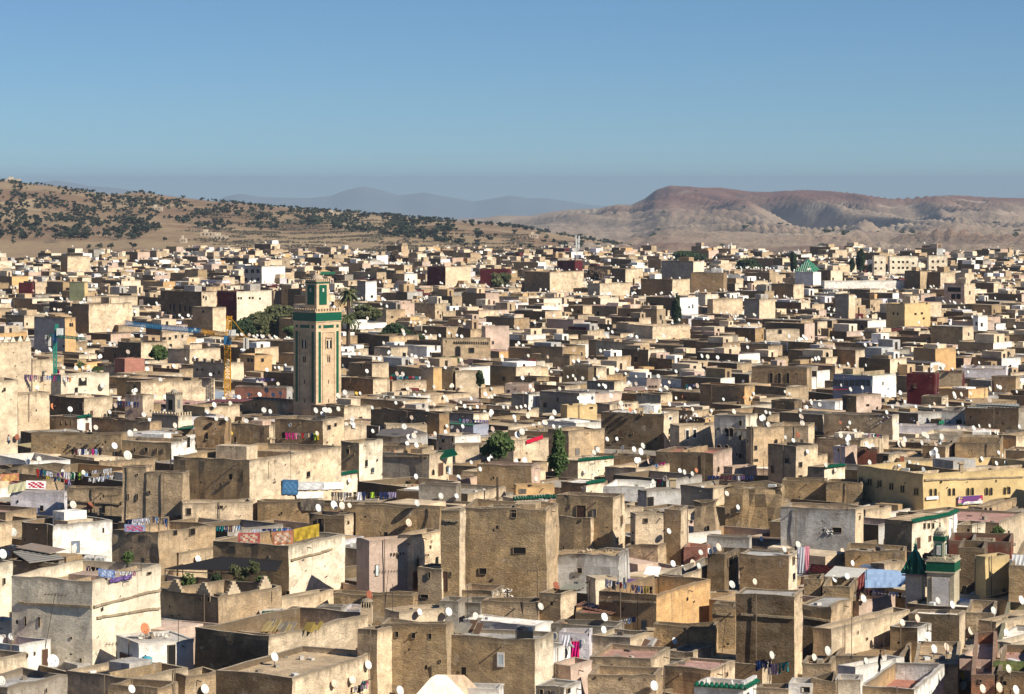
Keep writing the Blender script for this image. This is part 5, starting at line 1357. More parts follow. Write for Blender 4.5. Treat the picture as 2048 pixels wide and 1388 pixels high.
# olive trees and scrub on the hills
def hill_pt(px, py):
    lo, hi = 0.0, 1.0
    for _ in range(22):
        t = (lo + hi) / 2
        if hill_y(px, t) > py: lo = t
        else: hi = t
    t = (lo + hi) / 2; D = HB + (HC - HB) * t
    return (px - 1024) / F * D, D, hill_z(px, D, 0)
ro = random.Random(5)
def olive_mesh(k, n, leaf):
    rg = random.Random(k); v, f = crown_mesh(rg, 3.3, 3.3, 2.4, n, leaf, 7)
    v = [p + Vector((0, 0, 3.1)) for p in v]; return v, f
OLV = leafmat('olive_grove_leaves', (.022, .030, .014), (.045, .052, .026))
prot = []
for k in range(4):
    v, f = olive_mesh(k, 170, .62); cm = bpy.data.meshes.new('crown'); cm.from_pydata([tuple(p) for p in v], [], f); cm.materials.append(OLV)
    t = MB(); t.bar((0, 0, -.5), (.3, 0, 2.4), .35, n=5, r2=.22); to = t.build('trunk', BARK); prot.append((cm, to.data)); bpy.data.objects.remove(to)
def density(px, py):
    yc = interp(CREST1, px); d = py - yc
    n = noise.noise(Vector((px / 60, py / 16, 2.0))) + .5 * noise.noise(Vector((px / 22, py / 8, 8.0)))
    w = 0
    if px < 330: w = .42 + n * 1.0 - (.25 if d < 22 and px < 110 else 0) if 3 < d < 118 - max(0, px - 230) * .5 else 0
    if px < 330 and py > 480: w = .02 if py < 505 else 0
    if 200 < px < 560 and 8 < d < 60: w = max(w, .16 + n * .7 - (d - 30) / 160)
    if 500 < px < 1010 and 2 < d < 34 + (px - 500) * .03: w = max(w, .30 + n * .8 - max(0, px - 850) * .003)
    if 0 < d < 4: w = max(w, .75 + n * .5 if not 290 < px < 400 else .1)
    if 900 < px < 1330 and py < 500: w = max(w, .02)
    return w
pts = []
tries = 0
while len(pts) < 2500 and tries < 90000:
    tries += 1
    px = ro.uniform(-120, 1330); py = interp(CREST1, px) + ro.uniform(.5, 135) * (1 if px < 350 else .5)
    if py > 505: continue
    if ro.random() < density(px, py): pts.append((px, py))
P3s = [(hill_pt(*p), p) for p in pts]
P3s = [q for q in P3s if True]
P3s.sort(key=lambda q: q[0][1])
bx = MB(); bv_, bf_ = [], []
low = [olive_mesh(20 + k, 56, 1.0) for k in range(4)]
n_ol = 0
for (X, Y, Z), (px, py) in P3s:
    s = ro.uniform(.55, 1.15) * (1.0 if py > 440 else .85); rot = ro.uniform(0, 6.28)
    if 0 <= px <= 2048 and n_ol < 270 and Y < 2900:
        root = empty('olive_tree', (X, Y, Z)); root.rotation_euler.z = rot; root.scale = (s, s, s * .9)
        tag(root, 'round dark olive tree scattered with others on the dry brown hillside', 'olive tree', 'olive trees on the hillside')
        cm, tm = prot[n_ol % 4]; put(bpy.data.objects.new('crown', cm), root); put(bpy.data.objects.new('trunk', tm), root); n_ol += 1
    else:
        v, f = low[int(rot * 10) % 4]; c_, s_ = math.cos(rot), math.sin(rot); k = len(bv_)
        bv_ += [(X + (p.x * c_ - p.y * s_) * s, Y + (p.x * s_ + p.y * c_) * s, Z + p.z * s * .9) for p in v]; bf_ += [tuple(i + k for i in q) for q in f]
o = mesh_obj('olive_grove', bv_, bf_, OLV); tag(o, 'dark olive groves spotting the brown hills', 'trees', kind='stuff')
# low scrub strips and bushes in the gullies, and trees dotted on the badlands
bv_, bf_ = [], []
for _ in range(270):
    px = ro.uniform(380, 1300); py = interp(CREST1, px) + ro.uniform(14, 85)
    if py > 505: continue
    X, Y, Z = hill_pt(px, py); ln = ro.uniform(4, 26); 
    for q in range(int(ln * 3)):
        a = ro.uniform(-ln, ln); p = Vector((X + a, Y + a * .5 + ro.uniform(-4, 4), Z + ro.uniform(0, 1.3) * (1 - abs(a) / ln))); d = Vector((ro.gauss(0, 1), ro.gauss(0, 1), ro.gauss(0, .6))).normalized(); e = d.orthogonal().normalized(); k = len(bv_)
        bv_ += [p - d * 1.3, p - e, p + d * 1.3, p + e]; bf_.append((k, k + 1, k + 2, k + 3))
o = mesh_obj('hill_scrub', bv_, bf_, leafmat('scrub', (.06, .05, .03), (.10, .08, .05))); tag(o, 'patches of low dry scrub on the slopes', 'scrub', kind='stuff')
bv_, bf_ = [], []
for _ in range(420):
    px = ro.uniform(1030, 2048); t = ro.uniform(.25, .62) if ro.random() < .7 else ro.uniform(.1, .95)
    if noise.noise(Vector((px / 70, t * 5, 4))) < .05: continue
    Y = MB_ + (MC_ - MB_) * t; X = (px - 1024) / F * Y; Z = mt_z(px, Y, X)
    v, f = low[int(px) % 4]; s = ro.uniform(1.0, 2.2); k = len(bv_)
    bv_ += [(X + p.x * s, Y + p.y * s, Z + p.z * s * .7) for p in v]; bf_ += [tuple(i + k for i in q) for q in f]
o = mesh_obj('distant_scrub_trees', bv_, bf_, OLV); tag(o, 'scattered dark trees on the far badland slopes', 'trees', kind='stuff')
# farm buildings on the hill
for j, (px, py, wp, lab) in enumerate(((313, 421, 22, 'pale farmhouse among the olive trees high on the hill'), (415, 473, 30, 'long whitish farm shed at the foot of the hill'), (366, 486, 13, 'small white hut near the town edge on the hill'),
                                    (665, 431, 26, 'pale villa on the wooded crest'), (25, 362, 28, 'low white wall house on the left hill crest'), (1068, 476, 18, 'small white farm on the saddle'), (440, 480, 30, 'ruined low farm walls beside the long farm shed'))):
    X, Y, Z = hill_pt(px, py); m = Y / F; root = empty('farm_building', (X, Y, Z - 1)); tag(root, lab, 'farm building')
    mb = MB(); mb.box((-wp * m / 2, 0, 0), (wp * m, 0, 0), (0, 7, 0), (0, 0, 4.5), (.46, .38, .28, .2)); mb.build('wall', MAS, root)
    for q in range(3): mb = MB(); mb.box((-wp * m / 2 + wp * m * (q + .7) / 4, -.1, 2), (wp * m * .08, 0, 0), (0, .12, 0), (0, 0, 1.6)); mb.build('window', DARK, root)
    mb = MB(); mb.box((-wp * m * .3, 1.5, 4.5), (wp * m * .3, 0, 0), (0, 4, 0), (0, 0, 2.2), (.55, .47, .35, .2)); mb.build('upper_room', MAS, root)

# ------------------------------------------------------------------ satellite dishes
DM = {'w': WHITE, 'w2': M('dull_white_dish', (.50, .50, .46), .6, .2), 'w3': M('cream_dish', (.60, .55, .46), .6, .2), 'y': M('yellow_enamel', (.62, .38, .03), .5), 'r': M('rusted_dish', (.26, .085, .045), .8, .35, 6), 'o': M('rust_orange_dish', (.48, .18, .08), .8, .3, 6),
      's': M('rust_streaked_dish', (.62, .47, .36), .7, .35, 9), 'g': M('grey_mesh_dish', (.30, .31, .30), .6, .2)}
DN = {'w': 'white', 'y': 'yellow', 'r': 'dark rusty', 'o': 'orange rusted', 's': 'rust-streaked', 'g': 'grey'}
def dish_parts(rad):
    rings = [(0, .0), (.35, .02), (.7, .075), (1.0, .15)]; n = 18; v = []; f = []
    v.append(Vector((0, 0, 0)))
    for r_, h in rings[1:]:
        for i in range(n): a = 2 * math.pi * i / n; v.append(Vector((r_ * math.cos(a), r_ * math.sin(a) * 1.06, h)) * rad)
    for i in range(n): f.append((0, 1 + i, 1 + (i + 1) % n))
    for k in range(2):
        for i in range(n):
            a, b_ = 1 + k * n + i, 1 + k * n + (i + 1) % n; f.append((a, a + n, b_ + n, b_))
    m = len(v); v2 = [p + Vector((0, 0, -.02)) for p in v]; f2 = [tuple(reversed([i + m for i in q])) for q in f]
    for i in range(n):
        a, b_ = 1 + 2 * n + i, 1 + 2 * n + (i + 1) % n; f2.append((a, a + m, b_ + m, b_))
    return v + v2, f + f2
_dm = {}
def dish_mesh(col):
    if col not in _dm:
        v, f = dish_parts(1.0); me = bpy.data.meshes.new('reflector'); me.from_pydata([tuple(p) for p in v], [], f); me.materials.append(DM[col])
        me.polygons.foreach_set('use_smooth', [True] * len(f)); _dm[col] = me
        a = MB(); a.bar((0, -.95, .15), (0, -.15, .98), .035, n=4); a.build('t', IRON)
        b_ = MB(); b_.bar((0, -.25, .92), (0, -.05, 1.06), .09, n=6, cap=True)
        _dm['arm'] = bpy.data.objects['t'].data; bpy.data.objects.remove(bpy.data.objects['t']); _dm['arm'].name = 'feed_arm'
        b2 = b_.build('t', M('plastic_feed', (.55, .55, .52), .5)); _dm['lnb'] = b2.data; bpy.data.objects.remove(b2); _dm['lnb'].name = 'feed_horn'
    return _dm[col]
IRONM = M('galvanised_pole', (.16, .15, .14), .6)
DISHES = []
def add_dish(center, rad, col, own, rg, base=None, wall=None, label=None, group=None):
    n = Vector((.66 + rg.uniform(-.12, .12), -.66 + rg.uniform(-.1, .1), .36 + rg.uniform(-.1, .1))).normalized()
    if rg.random() < .05: n = Vector((-n.x, n.y, n.z))
    base = base or Vector((center.x + .05, center.y + .1, center.z - rad * 1.3))
    root = empty('satellite_dish', base)
    q = n.to_track_quat('Z', 'Y')
    dm_ = rg.choices(('w', 'w2', 'w3'), (5, 3, 2))[0] if col == 'w' else col
    for nm, me in (('reflector', dish_mesh(dm_)), ('feed_arm', _dm['arm']), ('feed_horn', _dm['lnb'])):
        o = put(bpy.data.objects.new(nm, me), root); o.location = center - base; o.rotation_mode = 'QUATERNION'; o.rotation_quaternion = q @ Matrix.Rotation(rg.uniform(-.1, .1), 4, 'Z').to_quaternion(); o.scale = (rad, rad, rad)
    mb = MB()
    c = center - base - n * rad * .12
    if wall is None: mb.bar((0, 0, -.02), (c.x * .3, c.y * .3, max(.05, c.z - .1)), .035, n=5); mb.bar((c.x * .3, c.y * .3, max(.05, c.z - .1)), c, .03, n=4)
    else: mb.bar((0, 0, 0), (c.x, c.y, 0), .03, n=4); mb.bar((c.x, c.y, 0), c, .03, n=4)
    mb.build('mast', IRONM, root)
    DISHES.append((root, center, col, own)); tag(root, label, 'satellite dish', group)
    return root
DL = '''
A 202 767 84 w; A 1004 752 100 w; A 417 366 66 o; A 134 608 60 r; A 1686 354 58 w; A 1702 464 46 w; A 1782 464 50 w; A 1820 576 44 y; A 698 62 60 s; A 468 1148 66 w; A 574 1140 80 w; A 606 1222 54 y; A 706 1150 78 r; A 494 880 46 w; A 655 886 44 w; A 808 200 70 w; A 1958 272 36 w; A 1176 470 40 w
B 316 514 48 w; B 520 400 46 w; B 582 392 48 w; B 625 398 58 w; B 566 422 44 w; B 695 386 50 w; B 527 578 50 s; B 966 560 44 w; B 962 376 24 w; B 1148 338 26 w; B 1216 338 28 w; B 1550 520 42 w; B 1590 530 44 w; B 1306 918 56 w; B 784 950 50 w; B 1502 1072 64 w; B 1626 1072 42 w; B 1314 1128 56 w; B 1248 1282 66 s
B 536 1166 66 w; B 660 1144 76 w; B 722 1148 64 w; B 782 1146 44 w; B 1742 808 40 w; B 1812 860 36 w; B 1880 782 34 w; B 1552 320 44 w; B 1626 378 36 w; B 1690 364 44 w; B 1734 378 32 w; B 1790 370 38 w; B 1660 334 30 w; B 1530 290 36 w; B 1296 276 26 w; B 1334 278 30 w; B 1450 350 44 s; B 1996 372 34 w
B 838 262 26 y; B 866 262 20 w; B 736 44 28 w; B 196 60 28 w; B 228 60 30 w; B 280 40 26 w; B 1372 238 28 w; B 1902 226 28 w; B 1580 208 22 w; B 1662 212 26 w
C 80 476 34 w; C 270 502 38 w; C 382 524 44 w; C 432 534 34 w; C 922 380 46 w; C 985 394 42 o; C 1026 408 38 w; C 1294 348 48 w; C 1220 378 40 s; C 1418 354 34 w; C 804 624 50 w; C 880 622 28 w; C 926 690 42 w; C 1056 788 54 w; C 628 880 48 w; C 244 938 54 w; C 624 1012 48 s; C 1376 872 44 w; C 1412 884 56 w; C 1474 896 44 w; C 1506 870 50 o
C 1166 962 56 w; C 1260 934 60 s; C 1746 1052 56 w; C 1834 1160 54 w; C 740 198 28 w; C 774 196 30 w; C 1346 300 30 w; C 1402 292 28 r; C 1720 310 30 w; C 1884 298 32 o; C 1940 298 22 w; C 1958 264 30 w; C 92 374 28 w; C 126 370 30 w; C 160 362 26 w; C 192 384 30 w; C 536 124 26 w; C 494 134 22 w; C 950 108 28 w; C 1032 130 24 w; C 1112 226 22 w; C 1796 168 24 w; C 1876 168 22 w; C 1610 106 24 w
C 24 374 26 w; C 700 288 24 w; C 232 436 34 s; C 1626 400 20 w; C 1262 212 26 w; C 1226 198 24 w; C 736 132 22 w; C 1048 90 26 r
D 168 610 34 w; D 230 634 46 w; D 658 522 34 w; D 674 494 30 w; D 342 722 44 w; D 486 828 30 w; D 562 868 32 w; D 832 682 36 w; D 810 700 28 r; D 1212 828 38 w; D 1146 810 54 w; D 1254 864 58 g; D 1505 846 34 w; D 1716 778 42 w; D 1848 730 36 w; D 1904 812 34 w; D 1830 814 34 w; D 1532 788 26 w; D 1398 798 24 w; D 1874 752 22 w; D 1696 520 26 w; D 1776 518 34 w; D 2010 524 26 w; D 1822 566 34 w; D 1842 578 30 w; D 1258 590 30 w; D 1564 350 36 w
D 1342 346 34 s; D 1306 366 36 w; D 1196 368 32 w; D 1086 314 32 s; D 1036 308 34 o; D 1110 330 22 w; D 1442 358 26 w; D 336 372 44 w; D 286 396 36 w; D 372 322 36 s; D 610 200 28 w; D 662 30 34 w; D 1068 20 26 w; D 1250 40 28 w; D 1386 56 38 w; D 1410 66 34 w; D 1484 70 36 w; D 1608 94 28 w; D 1916 60 36 w; D 1694 22 28 w; D 596 46 24 w; D 804 42 24 w; D 200 266 28 w; D 164 250 26 w; D 1990 250 20 w; D 408 542 24 w; D 600 494 28 r; D 334 324 30 w; D 46 418 36 w; D 1286 70 22 w; D 1322 70 22 w; D 720 46 34 w
E 102 96 72 w; E 20 268 80 w; E 60 262 50 w; E 1558 306 58 w; E 1140 856 94 o; E 88 920 54 w; E 416 1112 110 w; E 10 1268 80 w; E 1036 1332 64 w; E 1612 1332 80 w
F 192 1080 76 w; F 930 1142 74 w; F 664 1290 62 s; F 805 1260 60 w; F 938 592 76 r; F 1336 726 56 w; F 1564 724 72 w; F 1776 762 72 w; F 1180 1345 80 w
G 280 682 62 w; G 402 516 66 r; G 782 766 72 w; G 776 866 64 w; G 385 922 84 w; G 1322 344 56 w; G 1400 380 42 w; G 1478 342 66 s; G 1526 362 46 w; G 1612 248 56 w; G 1650 236 54 w; G 1682 216 70 s; G 1540 256 32 w; G 1786 508 66 w; G 1966 486 44 w; G 1334 954 56 w; G 1172 1306 84 w; G 2018 150 46 w; G 1290 88 44 w
H 160 232 52 w; H 268 196 66 w; H 556 464 60 w; H 654 444 50 w; H 696 340 50 w; H 616 244 36 s; H 782 620 66 w; H 1368 636 60 w; H 1482 668 66 w; H 1088 808 40 w; H 1206 776 70 s; H 1806 714 66 w; H 1628 874 70 w; H 1286 912 62 w; H 1338 1016 74 w; H 1436 1002 72 s; H 60 1066 70 w; H 500 1032 80 w; H 394 1084 48 w; H 804 1114 36 w; H 1560 1226 64 y; H 1568 1306 80 w; H 1720 1330 74 w; H 1850 1320 84 s; H 1982 1340 80 w; H 1996 1140 54 w; H 1924 1172 46 w; H 2026 632 76 w; H 1908 886 38 w
'''
rd = random.Random(3)
for s in DL.replace('\n', ';').split(';'):
    a = s.split()
    if len(a) < 5: continue
    c, x, y, sz, col = a[0], float(a[1]), float(a[2]), float(a[3]), a[4]
    px, py = cx(c, x), cy(c, y); sp_ = sz / CR[c][2]
    hit = cast(px + .5, py + sp_ * .85)
    if hit is None: continue
    Pb, n, own = hit; D = Pb.y; wall = None
    if abs(n.z) < .3: D = D - .5; wall = True
    rad = sp_ * D / F / 2 * (.82 if D > 300 else 1)
    rad = max(.30, min(rad, .9)) * .92
    cen = P3(px, py, D)
    if wall: base = Vector((Pb.x, Pb.y, cen.z - .3)); base = base + n * .0
    else: base = Vector((cen.x + .02, D + .12, Pb.z))
    if wall is None and cen.z - base.z < rad * .8: cen.z = base.z + rad * 1.0
    add_dish(cen, rad, col, own, rd, base, wall)
nh = len(DISHES)
# label them by the house they belong to and their place along it
from collections import defaultdict
ORD = ['first', 'second', 'third', 'fourth', 'fifth', 'sixth', 'seventh', 'eighth', 'ninth', 'tenth', 'eleventh', 'twelfth']
grp = defaultdict(list)
cent = [(h['box'][0] + h['box'][1]) / 2 for h in HS[:NH]]
for d in DISHES:
    own = d[3]
    if own < 0 or own >= NH:
        px, py = to_px(d[1]); own = min(range(NH), key=lambda i: ((HS[i]['box'][0] + HS[i]['box'][1]) / 2 - px) ** 2 + 3 * (HS[i]['box'][2] - py) ** 2); k = (own, 1)
    else: k = (own, 0)
    grp[(k, d[2])].append(d)
for ((own, nearby), col), ds in grp.items():
    ds.sort(key=lambda d: to_px(d[1])[0]); rel = 'near' if nearby else 'on'
    for i, d in enumerate(ds):
        o_ = f', {ORD[min(i, 11)]} from left' if len(ds) > 1 else ''
        d[0]['label'] = f"{DN[col]} satellite dish {rel} the {short(HS[own]['label'])}{o_}"
# the remaining dishes: the nearest as things, the far ones as one mass
v8, f8, t8 = [], [], []
ra = random.Random(99)
nthing = 0; tot = 0
cand = []
for (own, c0, u, v, L, Wd, zr, D, zt) in ROOFS:
    if D < 330: continue
    n = ra.choice((0, 0, 1, 1, 2, 3)) if D < 620 else ra.choice((0, 0, 1, 1, 2, 3))
    cl = Vector((ra.uniform(.15, .85), ra.uniform(.1, .9), 0))
    for _ in range(n):
        s, t = min(.96, max(.04, cl.x + ra.gauss(0, .12))), min(.96, max(.04, cl.y + ra.gauss(0, .12)))
        p = c0 + u * s * L + v * t * Wd; cand.append((D, p, zt if ra.random() < .5 else zr, own))
cand.sort(key=lambda q: q[0])
for D, p, z, own in cand:
    r_ = ra.uniform(.32, .46); col = ra.choices('wsryg', (88, 6, 3, 1, 2))[0]
    c = Vector((p.x, p.y, z + r_ + ra.uniform(.35, .8)))
    if nthing < 290 - nh and D < 560:
        px, py = to_px(c)
        h = BV.ray_cast(eye, (c - eye).normalized())
        if h[0] is not None and h[3] < (c - eye).length - 1.0: continue
        if not (0 < px < 2048): continue
        rt_ = add_dish(c, r_, col, own, ra, Vector((p.x, p.y, z - .05)), None)
        side = 'left third' if px < 683 else 'middle' if px < 1365 else 'right third'
        rt_['label'] = f"small {DN[col]} satellite dish on a crowded roof in the {side} of the slope"; rt_['group'] = f"{DN[col]} dishes on mid-slope roofs, {side}"
        nthing += 1; continue
    n = Vector((.66 + ra.uniform(-.2, .2), -.66 + ra.uniform(-.15, .15), .36)).normalized(); q = n.to_track_quat('Z', 'Y').to_matrix()
    tn_ = ra.choice(((.62, .63, .60), (.62, .63, .60), (.48, .48, .45), (.55, .50, .42), (.38, .30, .24))); k = len(v8); N = 9; rr = r_ * (1.0 if D < 900 else 1.05)
    v8.append(c - n * .12)
    for i in range(N): a = 2 * math.pi * i / N; v8.append(c + q @ Vector((rr * math.cos(a), rr * math.sin(a), 0)))
    for i in range(N): f8.append((k, k + 1 + i, k + 1 + (i + 1) % N))
    k = len(v8); v8 += [c + Vector((.03, 0, -.1)), c + Vector((-.03, 0, -.1)), Vector((c.x - .03, c.y, z - .3)), Vector((c.x + .03, c.y, z - .3))]; f8.append((k, k + 1, k + 2, k + 3)); tot += 1
    t8 += [tn_] * (N + 1) + [(.2, .2, .2)] * 4
mb = MB(); mb.v = [tuple(p) for p in v8]; mb.f = f8; mb.t = t8; mb.a = [(9, 0, 0)] * len(v8)
o = mb.build('distant_satellite_dishes', PAINT); tag(o, 'hundreds of tiny white satellite dishes dotting the far roofs', 'satellite dishes', kind='stuff')
print('dishes', nh, nthing, tot)

# ------------------------------------------------------------------ washing
CC = {'r': (.45, .015, .03), 'R': (.55, .02, .01), 'm': (.55, .02, .22), 'k': (.62, .22, .32), 'w': (.74, .73, .72), 'W': (.66, .66, .74), 'b': (.02, .035, .12), 'B': (.05, .12, .35), 's': (.25, .42, .66), 't': (.01, .20, .22), 'g': (.02, .14, .06),
      'l': (.40, .62, .05), 'y': (.58, .42, .03), 'n': (.012, .012, .014), 'p': (.14, .07, .22), 'v': (.30, .26, .42), 'e': (.20, .18, .16), 'o': (.62, .22, .03), 'c': (.55, .42, .30), 'd': (.10, .03, .05)}
CN = {'r': 'red', 'R': 'scarlet', 'm': 'magenta', 'k': 'pink', 'w': 'white', 'W': 'pale lilac', 'b': 'navy blue', 'B': 'blue', 's': 'sky-blue', 't': 'teal', 'g': 'green', 'l': 'lime green', 'y': 'yellow', 'n': 'black', 'p': 'purple',
      'v': 'lavender', 'e': 'grey', 'o': 'orange', 'c': 'beige', 'd': 'maroon'}
def cloth(mb, a, b_, drop, col, rg, nx=5, nz=4, wave=.06, second=None, taper=0):
    a, b_ = Vector(a), Vector(b_); d = b_ - a; n = d.cross(Vector((0, 0, 1))).normalized(); ph = rg.uniform(0, 6)
    P = [[a + d * ((i / nx - .5) * (1 - taper * j / nz) + .5) + Vector((0, 0, -drop * j / nz)) + n * (wave * math.sin(ph + i * 1.9 + j * .6) * (.3 + j / nz)) for i in range(nx + 1)] for j in range(nz + 1)]
    for j in range(nz):
        for i in range(nx):
            c = col
            if second and 0 < i < nx - 1 and 0 < j < nz - (nz > 5) and ((i * 7 + j * 5) % 3): c = second
            mb.poly([P[j + 1][i], P[j + 1][i + 1], P[j][i + 1], P[j][i]], c)
def garment(a, b_, drop, k, rg, label, group=None):
    kind = rg.choice(('shirt', 'trousers', 'towel', 'shirt')); w = (b_ - a).length
    mb = MB(); col = vary(CC[k], .1, rg)
    if kind == 'towel' or w < .2: cloth(mb, a, b_, drop, col, rg); nm = 'hanging_towel'
    elif kind == 'shirt':
        d = (b_ - a); cloth(mb, a + d * .2, b_ - d * .2, drop, col, rg); cloth(mb, a, a + d * .2, drop * .5, col, rg, 2, 2); cloth(mb, b_ - d * .2, b_, drop * .5, col, rg, 2, 2); nm = 'hanging_shirt'
    else:
        d = (b_ - a); cloth(mb, a + d * .1, b_ - d * .1, drop * .3, col, rg)
        z = Vector((0, 0, -drop * .3)); cloth(mb, a + d * .1 + z, a + d * .45 + z, drop * .8, col, rg, 3, 3); cloth(mb, a + d * .55 + z, b_ - d * .1 + z, drop * .8, col, rg, 3, 3); nm = 'hanging_trousers'
    off = (a + b_) / 2
    mb.v = [(p[0] - off.x, p[1] - off.y, p[2] - off.z) for p in mb.v]
    o = mb.build(nm, CLOTH); o.location = off; tag(o, label, {'hanging_towel': 'towel', 'hanging_shirt': 'shirt', 'hanging_trousers': 'trousers'}[nm], group)
    return o
LINES = '''
A 105 108 340 124 48 vpWpmbpbpkbpceb 0|upper left washing line over the earthen wall
A 345 120 560 138 40 wBstmptnwwpo 0|right half of the upper left washing line
A 920 322 1095 332 44 bbdbBwbb 0|dark washing line beside the square pink-brown room
A 285 858 470 890 58 RbtWWep 1|left washing line below the yellow awning
A 480 885 720 890 52 pWwgnlesn 1|middle washing line below the yellow awning
A 720 872 885 850 50 wWeewww 1|back washing line beside the big dish
A 690 932 900 905 34 wwwWsw 1|low white washing line near the big dish
A 365 915 560 945 36 yebtnrv 1|lower washing line beside the round rug
A 560 700 800 702 70 ndwbwemsn 0|heaped washing under the broken dish pile
A 985 1262 1190 1236 44 bnWWWww 0|white sheets line over the rug parapet
A 1200 1232 1320 1250 60 bseeB 0|jeans line right of the white sheets
A 1700 1310 1900 1302 44 ttbdws 0|small washing line left of the red lion rug
B 278 572 550 578 56 mmmkerecbly 0|magenta washing line by the streaked dish
B 1645 462 1880 474 30 tvvebvvvv 0|teal and lavender line on the far terrace
B 810 1040 1190 1040 60 nWbnlnbbvvn 1|dark washing line with one lime garment
B 640 1040 800 1044 70 eeeewee 1|grey sheets line beside the blue tarpaulin
B 110 0 111 1 1 w 0|x
B 40 140 280 150 24 bpbvbp 0|navy washing left of the great minaret
B 1100 128 1350 130 22 RdstbtrktW 0|bright washing under the green tiled eave
C 1150 830 1262 802 24 wsmm 0|pink and blue washing above the tan parapet
C 1590 912 1960 912 34 bbbdddbWpbb 0|dark washing line under the pink extension
C 820 340 990 350 20 pbbdbbp 0|dark small line in mid slope
C 1420 192 1560 196 24 tbbvetv 0|dim washing line high on the slope
C 1200 940 1245 950 30 rmt 0|little red bundle between two dishes
D 820 580 930 590 24 kdtmb 0|dim pink washing in a roof yard
E 980 0 1180 -18 60 nbWWWWw 0|white shirts line at the left terrace
E 680 360 790 380 50 pnb 0|short dark end of the blue blanket line
E 905 400 1075 405 30 wwwwk 0|white underwear line beside the purple spread
F 15 72 330 64 40 WWbbBtBv 0|navy and teal line behind the blankets
G 790 465 870 482 66 wWe 1|pale left end of the terrace washing line
G 872 488 955 494 46 Brs 1|blue and red washing on the terrace line
G 955 505 1040 515 52 vbvp 1|patterned dark washing on the terrace line
G 1042 520 1160 525 52 sByyn 1|yellow and black end of the terrace line
H 0 1135 110 1130 80 vWvv 1|lavender washing by the skirt wall
H 110 1130 195 1115 92 ttt 1|teal trousers line by the skirt wall
H 680 540 760 560 62 kwdd 0|white and maroon strip beside the blue sheet
H 800 545 1110 575 44 ddWvvvewwsnw 1|lavender washing line under the blue sheet
F 760 1330 900 1290 50 edwnv 0|washing line at the bottom by the dishes
F 880 1270 930 1262 60 stk 0|teal and pink towels at the bottom line
G 900 790 1030 760 40 wwsb 0|white sheet and blue shirt by the rusty shed
G 1975 1110 2048 1110 70 bBbb 1|dark trousers near the blue bottle
G 2048 1105 2100 1105 70 bb 1|navy trousers at the lavender wall end
'''
rl = random.Random(11)
used_l = set()
for ln in LINES.strip().split('\n'):
    sp_, lab = ln.split('|'); a = sp_.split(); c = a[0]
    if lab == 'x': continue
    x0, y0, x1, y1, dr = [float(q) for q in a[1:6]]; cols = a[6]; poles = a[7] == '1'
    mx, my = cx(c, (x0 + x1) / 2), cy(c, (y0 + y1) / 2 + dr)
    hit = cast(mx, my + 2)
    if hit is None: continue
    D = hit[0].y - (.7 if abs(hit[1].z) < .5 else .1)
    A_, B_ = P3(cx(c, x0), cy(c, y0), D + .4), P3(cx(c, x1), cy(c, y1), D - .4)
    drop_ = dr / CR[c][2] * D / F
    root = empty('washing_line', A_); tag(root, f"{lab}", 'washing line')
    mb = MB(); mb.bar((0, 0, 0), B_ - A_, .012, n=3); mb.build('line', IRON, root)
    for P in (A_, B_):
        g = drop(P.x, P.y, P.z - .2); q = MB()
        if P.z - g < 6: q.bar(P - A_ + Vector((0, 0, .05)), Vector((P.x - A_.x, P.y - A_.y, g - A_.z)), .03, n=4)
        else: q.bar(P - A_, P - A_ + Vector((.3, .8, 0)), .03, n=4)
        q.build('pole', IRON, root)
    n = len(cols); place = lab
    cnt = defaultdict(int); tot_ = {k: cols.count(k) for k in cols}
    for i, k in enumerate(cols):
        s0, s1 = (i + .06) / n, (i + .94) / n
        cnt[k] += 1
        o_ = '' if tot_[k] == 1 else f"{ORD[cnt[k] - 1]} "
        lb = f"{o_}{CN[k]} garment on the {place}"
        garment(A_.lerp(B_, s0), A_.lerp(B_, s1), drop_ * rl.uniform(.7, 1.15), k, rl, lb)
